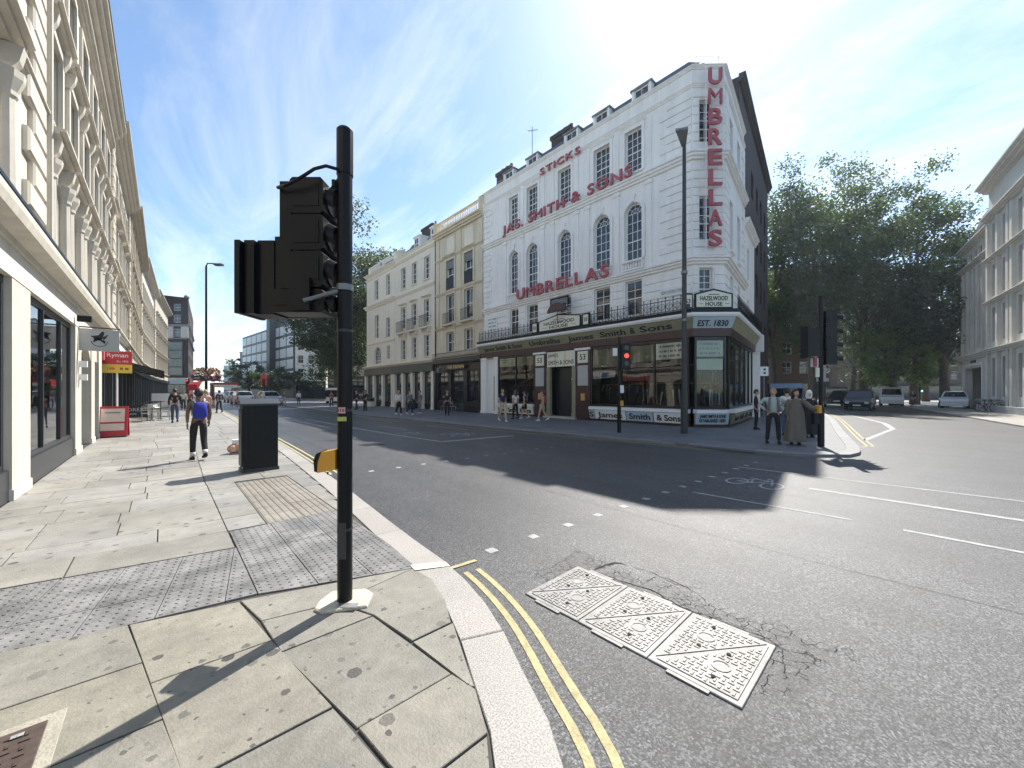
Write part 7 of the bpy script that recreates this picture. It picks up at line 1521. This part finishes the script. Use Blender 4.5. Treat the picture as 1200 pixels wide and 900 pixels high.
for px, py, lb, t_, b2 in ((333, 476, 'person in grey before the white house awning', 'grey cloth', 'beige cloth'), (350, 474.5, 'person in white at the far signal', 'white cloth', 'denim'), (215, 481, 'person in white at the end of the left pavement', 'white cloth', 'navy cloth'), (222, 480, 'person in rust at the end of the left pavement', 'rust cloth', 'black cloth')):
    g = G(px, py); person(lb, (g[0], g[1]), R(180), 1.7, walk(0.5), 'skin', ('short', 'hair dark'), t_, 'long', b2)
g = G(906, 519.5); hip = dict(shL=(-0.175, 0, 1.37), shR=(0.175, 0, 1.37), elL=(-0.36, -0.08, 1.17), wrL=(-0.20, 0.06, 1.02), elR=(0.36, -0.08, 1.17), wrR=(0.20, 0.06, 1.02), knL=(-0.13, 0.015, 0.49), anL=(-0.155, -0.02, 0.09), knR=(0.13, 0.015, 0.49), anR=(0.155, -0.02, 0.09))
person('person in a mint sweater and dark trousers with hands on hips', (g[0], g[1]), cam_face+R(-24), 1.69, hip, 'skin', ('short', 'hair fair'), 'mint cloth', 'long', 'black cloth', extra=[('cardigan', 'grey cloth')], wide=1.22, look=R(-25))
g = G(932, 521); person('person in a long brown robe reaching for the crossing button', (g[0], g[1]), cam_face+R(-30), 1.66, dict(elL=(-0.36, 0.05, 1.14), wrL=(-0.52, 0.10, 1.07), elR=(0.21, -0.02, 1.1), wrR=(0.2, 0.06, 0.88)), 'skin', ('long', 'hair dark'), None, 'long', 'black cloth', robe='olive robe', wide=1.05, look=R(35))
g = G(948, 512); person('person in black with a white headscarf behind the robed person', (g[0], g[1]), cam_face+R(-20), 1.62, None, 'skin', ('scarf', 'white cloth'), 'black cloth', 'long', 'black cloth', robe='black cloth')
g = G(922, 510); person('person in white behind the robed person', (g[0], g[1]), cam_face+R(150), 1.72, None, 'skin', ('short', 'hair dark'), 'white cloth', 'long', 'denim')
g = G(886, 503); person('dim figure in dark clothes at the shop corner', (g[0], g[1]), cam_face+R(60), 1.68, None, 'skin', ('short', 'hair dark'), 'black cloth', 'long', 'black cloth')
# ============================================================ vehicles
M('tyre', (0.015, 0.015, 0.016), 0.8, 0.1); M('rim', (0.45, 0.45, 0.46), 0.35, 0.1, metal=0.7); M('car glass', (0.015, 0.02, 0.024), 0.03, 0.0, spec=0.9); M('tail lamp', (0.35, 0.02, 0.02), 0.2, 0.0); M('head lamp', (0.75, 0.75, 0.72), 0.1, 0.0)
M('car white', (0.75, 0.76, 0.76), 0.2, 0.03, spec=0.6); M('car black', (0.012, 0.012, 0.014), 0.15, 0.0, spec=0.7); M('car grey blue', (0.16, 0.23, 0.33), 0.25, 0.03, spec=0.6); M('car silver', (0.50, 0.52, 0.54), 0.25, 0.03, metal=0.4)
def vehicle(name, label, cat, loc, rz, paint, sil, W, glass_z, wheels, wr=0.33, side_wins=(), tumble=0.10, beltz=None, screens=(), extra=None, group=None):
    # sil: side outline (y forward, z); the body is lofted across with rounded shoulders and narrows above the belt line
    r = empty(name, (loc[0], loc[1], ROAD), rz, label, cat, group); hw = W/2; beltz = beltz or glass_z[0]; zt = max(p[1] for p in sil)
    def half(z): return hw-(tumble*(z-beltz)/(zt-beltz) if z > beltz else 0.06*(max(0, 0.55-z)/0.55))
    b = MB(); n = len(sil); vs = []
    cy = sum(p[0] for p in sil)/n; cz = sum(p[1] for p in sil)/n
    for s_, k in ((-1, 1.0), (-1, 0.0), (1, 0.0), (1, 1.0)):
        for y, z in sil:
            if k: q = 0.975; vs.append((s_*half(z), cy+(y-cy)*q, cz+(z-cz)*q))
            else: vs.append((s_*(half(z)-0.07), y, z))
    fs = [tuple(range(n-1, -1, -1)), tuple(range(3*n, 4*n))]
    for a in range(3):
        for i in range(n): j = (i+1) % n; fs.append((a*n+i, a*n+j, (a+1)*n+j, (a+1)*n+i))
    b.add(vs, fs); b.obj('body', paint, r, smooth=False)
    for pts in side_wins:
        for s_ in (-1, 1): MB().face([(s_*(half(z)+0.006), y, z) for y, z in pts]).obj('window', 'car glass', r)
    for (y0, z0), (y1, z1) in screens:
        d = Vector((y1-y0, z1-z0)).normalized(); nn = Vector((d.y, -d.x))*0.012; nn = nn if nn.x*(y0-cy) > 0 else -nn
        a, c = Vector((y0, z0)).lerp(Vector((y1, z1)), 0.08)+nn, Vector((y0, z0)).lerp(Vector((y1, z1)), 0.93)+nn; w0, w1 = half(z0)-0.12, half(z1)-0.12; MB().quad((-w0, a.x, a.y), (w0, a.x, a.y), (w1, c.x, c.y), (-w1, c.x, c.y)).obj('windscreen', 'car glass', r)
    for y in wheels:
        for s_ in (-1, 1):
            x0 = s_*(hw-0.20); x1 = s_*(hw+0.01); t = MB(); t.tube((x0, y, wr), (x1, y, wr), wr, n=18); to = t.obj('wheel', 'tyre', r); t = MB(); t.tube((x1, y, wr), (x1+s_*0.012, y, wr), wr*0.62, n=14); t.obj('rim', 'rim', to)
            MB().tube((s_*(hw-0.02), y, wr+0.02), (s_*(hw+0.004), y, wr+0.02), wr+0.06, n=18).obj('wheel_arch', 'tyre', r)
    yf, yb = max(p[0] for p in sil), min(p[0] for p in sil)
    for s_ in (-1, 1):
        MB().box(s_*(hw-0.25)-0.14, s_*(hw-0.25)+0.14, yf-0.16, yf+0.004, 0.62, 0.78).obj('headlight', 'head lamp', r); MB().box(s_*(hw-0.15)-0.07, s_*(hw-0.15)+0.07, yb-0.01, yb+0.1, 0.72, 1.0).obj('tail_light', 'tail lamp', r)
    MB().box(-0.26, 0.26, yb-0.012, yb+0.02, 0.62, 0.73).obj('number_plate', 'white sign', r); MB().box(-0.26, 0.26, yf-0.02, yf+0.012, 0.42, 0.53).obj('number_plate', 'white sign', r)
    if extra: extra(r)
    return r
VAN = [(-2.5, 0.35), (2.45, 0.30), (2.5, 0.75), (2.4, 1.05), (1.6, 1.25), (0.95, 2.05), (0.5, 2.2), (-2.3, 2.22), (-2.48, 2.0)]
VWIN = ([(1.35, 1.3), (0.9, 1.95), (0.35, 1.95), (0.35, 1.3)],); VSC = (((1.6, 1.25), (0.95, 2.05)),)
TAXI = [(-2.2, 0.32), (2.2, 0.30), (2.28, 0.75), (2.0, 0.98), (1.15, 1.08), (0.55, 1.72), (0.2, 1.83), (-1.3, 1.84), (-1.75, 1.72), (-2.15, 1.15), (-2.25, 0.8)]
TWIN = ([(1.0, 1.12), (0.5, 1.66), (-0.25, 1.70), (-0.25, 1.12)], [(-0.35, 1.12), (-0.35, 1.70), (-1.3, 1.70), (-1.75, 1.2), (-1.75, 1.12)]); TSC = (((1.15, 1.08), (0.55, 1.72)), ((-2.15, 1.15), (-1.75, 1.72)))
SUV = [(-2.25, 0.35), (2.25, 0.32), (2.3, 0.78), (2.05, 1.0), (1.15, 1.12), (0.4, 1.68), (-0.2, 1.75), (-1.8, 1.70), (-2.2, 1.15), (-2.3, 0.8)]
SWIN = ([(0.95, 1.16), (0.35, 1.6), (-0.3, 1.65), (-0.3, 1.16)], [(-0.4, 1.16), (-0.4, 1.65), (-1.65, 1.6), (-1.95, 1.2)]); SSC = (((1.15, 1.12), (0.4, 1.68)), ((-2.2, 1.15), (-1.8, 1.70)))
def rear_door(r): MB().box(-0.9, 0.9, -2.515, -2.49, 0.95, 1.9).obj('rear_window', 'car glass', r)
D2 = math.atan2(-0.987, 0.162)                            # heading along the side street
CL_ = YAW and (math.pi/2-YAW)                             # heading to the camera's left
g = at(977, 43); vehicle('van', 'black van seen from behind on the side street', 'van', g, D2+R(4), 'car black', VAN, 1.95, (1.25, 2.0), (-1.6, 1.6), 0.34, VWIN, 0.12, None, VSC, rear_door)
g = at(1008, 35.5); vehicle('taxi', 'black taxi crossing the junction beside the black van', 'taxi', g, math.pi/2-YAW+R(42), 'car black', TAXI, 1.8, (1.1, 1.7), (-1.35, 1.45), 0.34, TWIN, 0.16, None, TSC)
g = at(1044, 46); vehicle('van', 'white van facing left in front of the small bright tree', 'van', g, math.pi/2-YAW+R(48), 'car white', VAN, 1.95, (1.25, 2.0), (-1.6, 1.6), 0.34, VWIN, 0.12, None, VSC)
g = at(923, 27); vehicle('van', 'pale blue van partly hidden behind the pedestrians', 'van', g, D2, 'car grey blue', VAN, 1.95, (1.25, 2.0), (-1.6, 1.6), 0.34, VWIN, 0.12, None, VSC, rear_door)
g = at(283, 52); vehicle('car', 'white sport utility car far down the street', 'car', g, R(3), 'car white', SUV, 1.9, (1.15, 1.65), (-1.4, 1.45), 0.35, SWIN, 0.2, None, SSC)
g = at(273, 60); vehicle('car', 'silver car ahead of the white sport utility car', 'car', g, R(3), 'car silver', SUV, 1.85, (1.15, 1.65), (-1.4, 1.45), 0.33, SWIN, 0.2, None, SSC)
g = at(396, 56); vehicle('van', 'white van right behind the foreground signal pole', 'van', g, R(-35), 'car white', VAN, 1.95, (1.25, 2.0), (-1.6, 1.6), 0.34, VWIN, 0.12, None, VSC, rear_door)
g = at(316, 48); vehicle('car', 'light car passing behind the black street cabinet', 'car', g, R(185), 'car silver', SUV, 1.85, (1.15, 1.65), (-1.4, 1.45), 0.33, SWIN, 0.2, None, SSC)
g = at(1119, 38); vehicle('car', 'white car at the kerb in front of the ribbed stone building', 'car', g, math.pi/2-YAW+R(40), 'car white', SUV, 1.8, (1.15, 1.65), (-1.4, 1.45), 0.33, SWIN, 0.2, None, SSC)
def bicycle(label, loc, rz, col='black metal', z=0.0):
    r = empty('bicycle', (loc[0], loc[1], z), rz, label, 'bicycle', 'bicycles')
    for y in (-0.52, 0.52):
        w = MB(); w.path([(0, y+0.33*math.cos(R(a)), 0.345+0.33*math.sin(R(a))) for a in range(0, 360, 20)], 0.016, 6, closed=True); wo = w.obj('wheel', 'tyre', r); s_ = MB()
        for a in range(0, 180, 30): s_.tube((0, y-0.32*math.cos(R(a)), 0.345-0.32*math.sin(R(a))), (0, y+0.32*math.cos(R(a)), 0.345+0.32*math.sin(R(a))), 0.003, n=4)
        s_.obj('spokes', 'rim', wo)
    f = MB()
    for p, q in (((-0.52, 0.345), (-0.05, 0.30)), ((-0.05, 0.30), (-0.18, 0.85)), ((-0.18, 0.78), (0.36, 0.80)), ((-0.05, 0.30), (0.36, 0.72)), ((0.52, 0.345), (0.33, 0.98)), ((-0.52, 0.345), (-0.17, 0.76))): f.tube((0, p[0], p[1]), (0, q[0], q[1]), 0.018, n=6)
    f.obj('frame', col, r); MB().ball((0, -0.2, 0.9), (0.07, 0.13, 0.03), 8, 5).obj('saddle', 'black metal', r); b = MB(); b.path([(-0.27, 0.24, 1.02), (-0.1, 0.34, 1.0), (0.1, 0.34, 1.0), (0.27, 0.24, 1.02)], 0.013, 6); b.obj('handlebar', 'rim', r); b = MB(); b.lathe([(0.09, -0.006), (0.09, 0.006)], 0, 0, 12); c = b.obj('crank', 'rim', r, (0.04, -0.05, 0.30)); c.rotation_euler = (0, R(90), 0); MB().box(-0.16, 0.16, 0.42, 0.66, 0.8, 1.0).obj('basket', 'grey metal', r)
    return r
for i, (px, lb) in enumerate(((1152, 'leftmost hire bicycle parked before the stone offices'), (1160, 'second hire bicycle parked before the stone offices'), (1170, 'third hire bicycle parked before the stone offices'), (1179, 'rightmost hire bicycle parked before the stone offices'))): g = at(px, 31.5-i*0.6); bicycle(lb, g, math.pi/2-YAW+R(10-14*i), ('shop red', 'black metal', 'grey metal', 'black metal')[i])
g = at(1177, 29.8); r = empty('cycle_stand', (g[0], g[1], 0), -YAW, 'dark docking rail beside the hire bicycles', 'cycle stand'); MB().box(-0.4, 3.0, -0.06, 0.06, 0.25, 0.34).obj('rail', 'dark metal', r)
for x in (-0.3, 1.2, 2.7): MB().box(x-0.05, x+0.05, -0.05, 0.05, 0, 0.25).obj('post', 'dark metal', r)
g = at(1106, 39); r = empty('motorcycle', (g[0], g[1], ROAD), math.pi/2-YAW+R(20), 'dark motorcycle parked in front of the trees', 'motorcycle')
for y in (-0.68, 0.68): MB().path([(0, y+0.27*math.cos(R(a)), 0.32+0.27*math.sin(R(a))) for a in range(0, 360, 20)], 0.055, 8, closed=True).obj('wheel', 'tyre', r)
b = MB(); b.ball((0, 0.05, 0.62), (0.18, 0.5, 0.22), 12, 8); b.ball((0, 0.15, 0.88), (0.16, 0.3, 0.13), 10, 7); b.obj('engine_and_tank', 'car black', r, smooth=True); MB().ball((0, -0.4, 0.86), (0.14, 0.38, 0.08), 10, 6).obj('seat', 'black metal', r); b = MB(); b.tube((0, 0.68, 0.32), (0, 0.42, 1.0), 0.04, n=8); b.path([(-0.36, 0.3, 1.08), (0, 0.42, 1.02), (0.36, 0.3, 1.08)], 0.018, 6); b.obj('fork_and_handlebar', 'rim', r); MB().ball((0, 0.62, 0.92), (0.14, 0.16, 0.16), 10, 7).obj('headlight', 'head lamp', r); MB().box(-0.2, 0.2, -0.95, -0.6, 0.9, 1.2).obj('top_box', 'black metal', r)
g = at(1070, 40); bk = bicycle('bicycle ridden across the junction in front of the white van', g, math.pi/2-YAW+R(30), 'black metal', ROAD)
person('cyclist in dark clothes riding past the white van', (g[0], g[1], ROAD+0.12), math.pi/2-YAW+R(30), 1.72, dict(pel=(0, -0.2, 0.93), wai=(0, -0.14, 1.07), che=(0, -0.03, 1.2), nb=(0, 0.07, 1.34), nk=(0, 0.1, 1.39), hd=(0, 0.13, 1.47), shL=(-0.17, 0.05, 1.29), shR=(0.17, 0.05, 1.29), elL=(-0.22, 0.16, 1.08), elR=(0.22, 0.16, 1.08), wrL=(-0.23, 0.27, 0.92), wrR=(0.23, 0.27, 0.92), hiL=(-0.085, -0.18, 0.88), hiR=(0.085, -0.18, 0.88), knL=(-0.1, 0.17, 0.66), knR=(0.1, 0.1, 0.5), anL=(-0.1, 0.02, 0.34), anR=(0.1, -0.05, 0.16)), 'skin', ('short', 'hair dark'), 'navy cloth', 'long', 'black cloth')

# ============================================================ trees
leafmat('plane leaf', (0.037, 0.058, 0.025), (0.12, 0.19, 0.04)); leafmat('bright leaf', (0.085, 0.13, 0.030), (0.25, 0.38, 0.06)); leafmat('dark leaf', (0.032, 0.05, 0.022), (0.09, 0.14, 0.03))
M('bark', (0.09, 0.075, 0.055), 0.9, 0.35, 4, bump=0.6, bscale=9)
def tree(label, loc, H, crown, seed, n=9000, leaf='plane leaf', size=0.30, clumps=60, trunk_r=0.38, group=None, base=0.0, name='plane_tree'):
    # crown: (centre height, rx, ry, rz)
    rn = np.random.default_rng(seed); pr = random.Random(seed); root = empty(name, (loc[0], loc[1], base), 0, label, 'tree', group); ch, rx, ry, rz = crown
    # clump centres, denser towards the shell, irregular outline
    C = rn.normal(size=(clumps, 3)); C /= np.linalg.norm(C, axis=1)[:, None]; rad = rn.uniform(0.35, 1.0, (clumps, 1))**0.6; lump = 1+0.18*np.sin(3*C[:, :1]*2+seed)+0.12*np.sin(5*C[:, 1:2]+seed*2); C = C*rad*lump*np.array([rx, ry, rz]); C[:, 2] += ch
    C[:, 2] = np.maximum(C[:, 2], 2.6)
    t = MB(); pts = [(0, 0, 0), (0.1, 0.05, H*0.12), (pr.uniform(-.3, .3), pr.uniform(-.3, .3), H*0.28), (pr.uniform(-.6, .6), pr.uniform(-.6, .6), H*0.5), (pr.uniform(-.9, .9), pr.uniform(-.9, .9), H*0.78)]
    t.path(pts, [trunk_r*1.25, trunk_r, trunk_r*0.85, trunk_r*0.6, trunk_r*0.15], 9)
    t.obj('trunk', 'bark', root, smooth=True)
    l = MB(); idx = list(range(clumps)); pr.shuffle(idx)
    for i in idx[:min(clumps, 26)]:
        q = Vector(C[i]); k = pr.uniform(0.22, 0.7); a = Vector(pts[1]).lerp(Vector(pts[4]), k*0.85); zz = min(a.z, q.z-0.3); a = Vector((a.x, a.y, max(zz, H*0.14))); m_ = a.lerp(q, 0.5)+Vector((pr.uniform(-.5, .5), pr.uniform(-.5, .5), 0.4)); l.path([tuple(a), tuple(m_), tuple(q)], [trunk_r*0.38*(1-k*0.5), trunk_r*0.22, 0.03], 5)
    l.obj('limbs', 'bark', root, smooth=True)
    sz = rn.uniform(0.7, 1.5, clumps); w = sz/sz.sum(); ci = rn.choice(clumps, n, p=w); sd = (0.078*(rx+ry+rz)/3*sz[ci])[:, None]; P = C[ci]+np.clip(rn.normal(size=(n, 3)), -1.9, 1.9)*sd*np.array([1.15, 1.15, 0.75])
    P[:, 2] = np.maximum(P[:, 2], 2.0)
    nv = rn.normal(size=(n, 3)); nv[:, 2] = np.abs(nv[:, 2])+0.25; nv /= np.linalg.norm(nv, axis=1)[:, None]; u = np.cross(nv, rn.normal(size=(n, 3))); u /= np.linalg.norm(u, axis=1)[:, None]; v = np.cross(nv, u); s = (size*rn.uniform(0.55, 1.3, n))[:, None]*0.5
    droop = nv*s*0.35
    V = np.stack([P-u*s, P-v*s*0.75-droop*0.3, P+u*s-droop, P+v*s*0.75-droop*0.3], 1).reshape(-1, 3)
    me = bpy.data.meshes.new('crown'); me.vertices.add(4*n); me.vertices.foreach_set('co', V.ravel()); me.loops.add(4*n); me.loops.foreach_set('vertex_index', np.arange(4*n)); me.polygons.add(n); me.polygons.foreach_set('loop_start', np.arange(0, 4*n, 4)); me.polygons.foreach_set('loop_total', np.full(n, 4)); me.materials.append(MATS[leaf]); me.update(); me.validate(); link('crown', me, root)
    return root
TG = 'trees across the junction'
for px, dep, H, cr_, sd_, n_, lf, lb in ((906, 50, 25.5, (16.5, 5.2, 5.2, 9.5), 1, 11000, 'plane leaf', 'tall tree directly right of the brick block'),
    (952, 47, 25, (16, 6.5, 6, 9.2), 2, 13000, 'plane leaf', 'large plane tree behind the far crossing signal'),
    (1012, 50, 26, (16.5, 8, 7, 9.6), 3, 15000, 'plane leaf', 'tallest broad plane tree in the middle of the group'),
    (1072, 48, 23.5, (14.5, 7.5, 7, 8.8), 4, 14000, 'plane leaf', 'spreading plane tree left of the stone offices'),
    (1108, 43, 15, (9.5, 4.6, 4.2, 5.6), 5, 8000, 'dark leaf', 'low dark tree whose branches cross the ribbed stone building'),
    (1048, 46, 8.5, (5.2, 3.6, 3.4, 3.6), 6, 5000, 'bright leaf', 'small bright green tree behind the white van'),
    (1000, 66, 22, (13.0, 8, 8, 9.0), 7, 9000, 'dark leaf', 'dark tree deep in the middle of the group'),
    (1085, 62, 21, (11.5, 8, 8, 8.5), 8, 9000, 'dark leaf', 'dark tree deep in the group beside the stone offices'),
    (935, 64, 20, (12.0, 7, 7, 8.0), 9, 8000, 'dark leaf', 'dark tree deep in the group near the brick house')):
    tree(lb, at(px, dep), H*1.1, (cr_[0]*1.12, cr_[1]*1.08, cr_[2]*1.05, cr_[3]*1.14), sd_, int(n_*(2.4 if dep < 60 else 1.2)), lf, 0.28, 125, 0.42, TG)
tree('large dark tree rising behind the corner house left of the terrace', at(408, 55), 27, (14.5, 8.8, 8.6, 11.6), 21, 46000, 'dark leaf', 0.32, 170, 0.5, 'trees along the street'); tree('tree overhanging the cream building behind the signal pole', at(394, 57), 20, (11.6, 6.4, 6.5, 7.2), 22, 30000, 'dark leaf', 0.30, 80, 0.42, 'trees along the street')
for i, (px, dep, H, lb) in enumerate(((292, 105, 12, 'green street tree before the far apartment blocks'), (312, 85, 6.5, 'dark street tree at the foot of the modern office'), (275, 140, 11, 'farthest street tree at the end of the road'), (325, 78, 6.5, 'dark street tree left of the white house'))): tree(lb, at(px, dep), H, (H*0.58, 4.6, 4.6, H*0.38), 31+i, 3500, 'plane leaf' if i in (0, 2) else 'dark leaf', 0.42, 36, 0.25, 'trees along the street')

# ============================================================ summer haze: one box of thin pale air round the whole place
hz = MB().box(-260, 420, -260, 520, -1.2, 34).obj('haze', 'joint'); hz.data.materials.clear()
hm = bpy.data.materials.new('haze air'); hm.use_nodes = True; n = hm.node_tree.nodes; l = hm.node_tree.links; n.remove(n['Principled BSDF'])
pv = n.new('ShaderNodeVolumePrincipled'); pv.inputs['Color'].default_value = (0.75, 0.87, 1.0, 1); pv.inputs['Density'].default_value = 0.0004; pv.inputs['Anisotropy'].default_value = 0.45
l.new(pv.outputs[0], n['Material Output'].inputs['Volume']); hz.data.materials.append(hm); hz['kind'] = 'stuff'; hz['label'] = 'pale summer haze over the street'
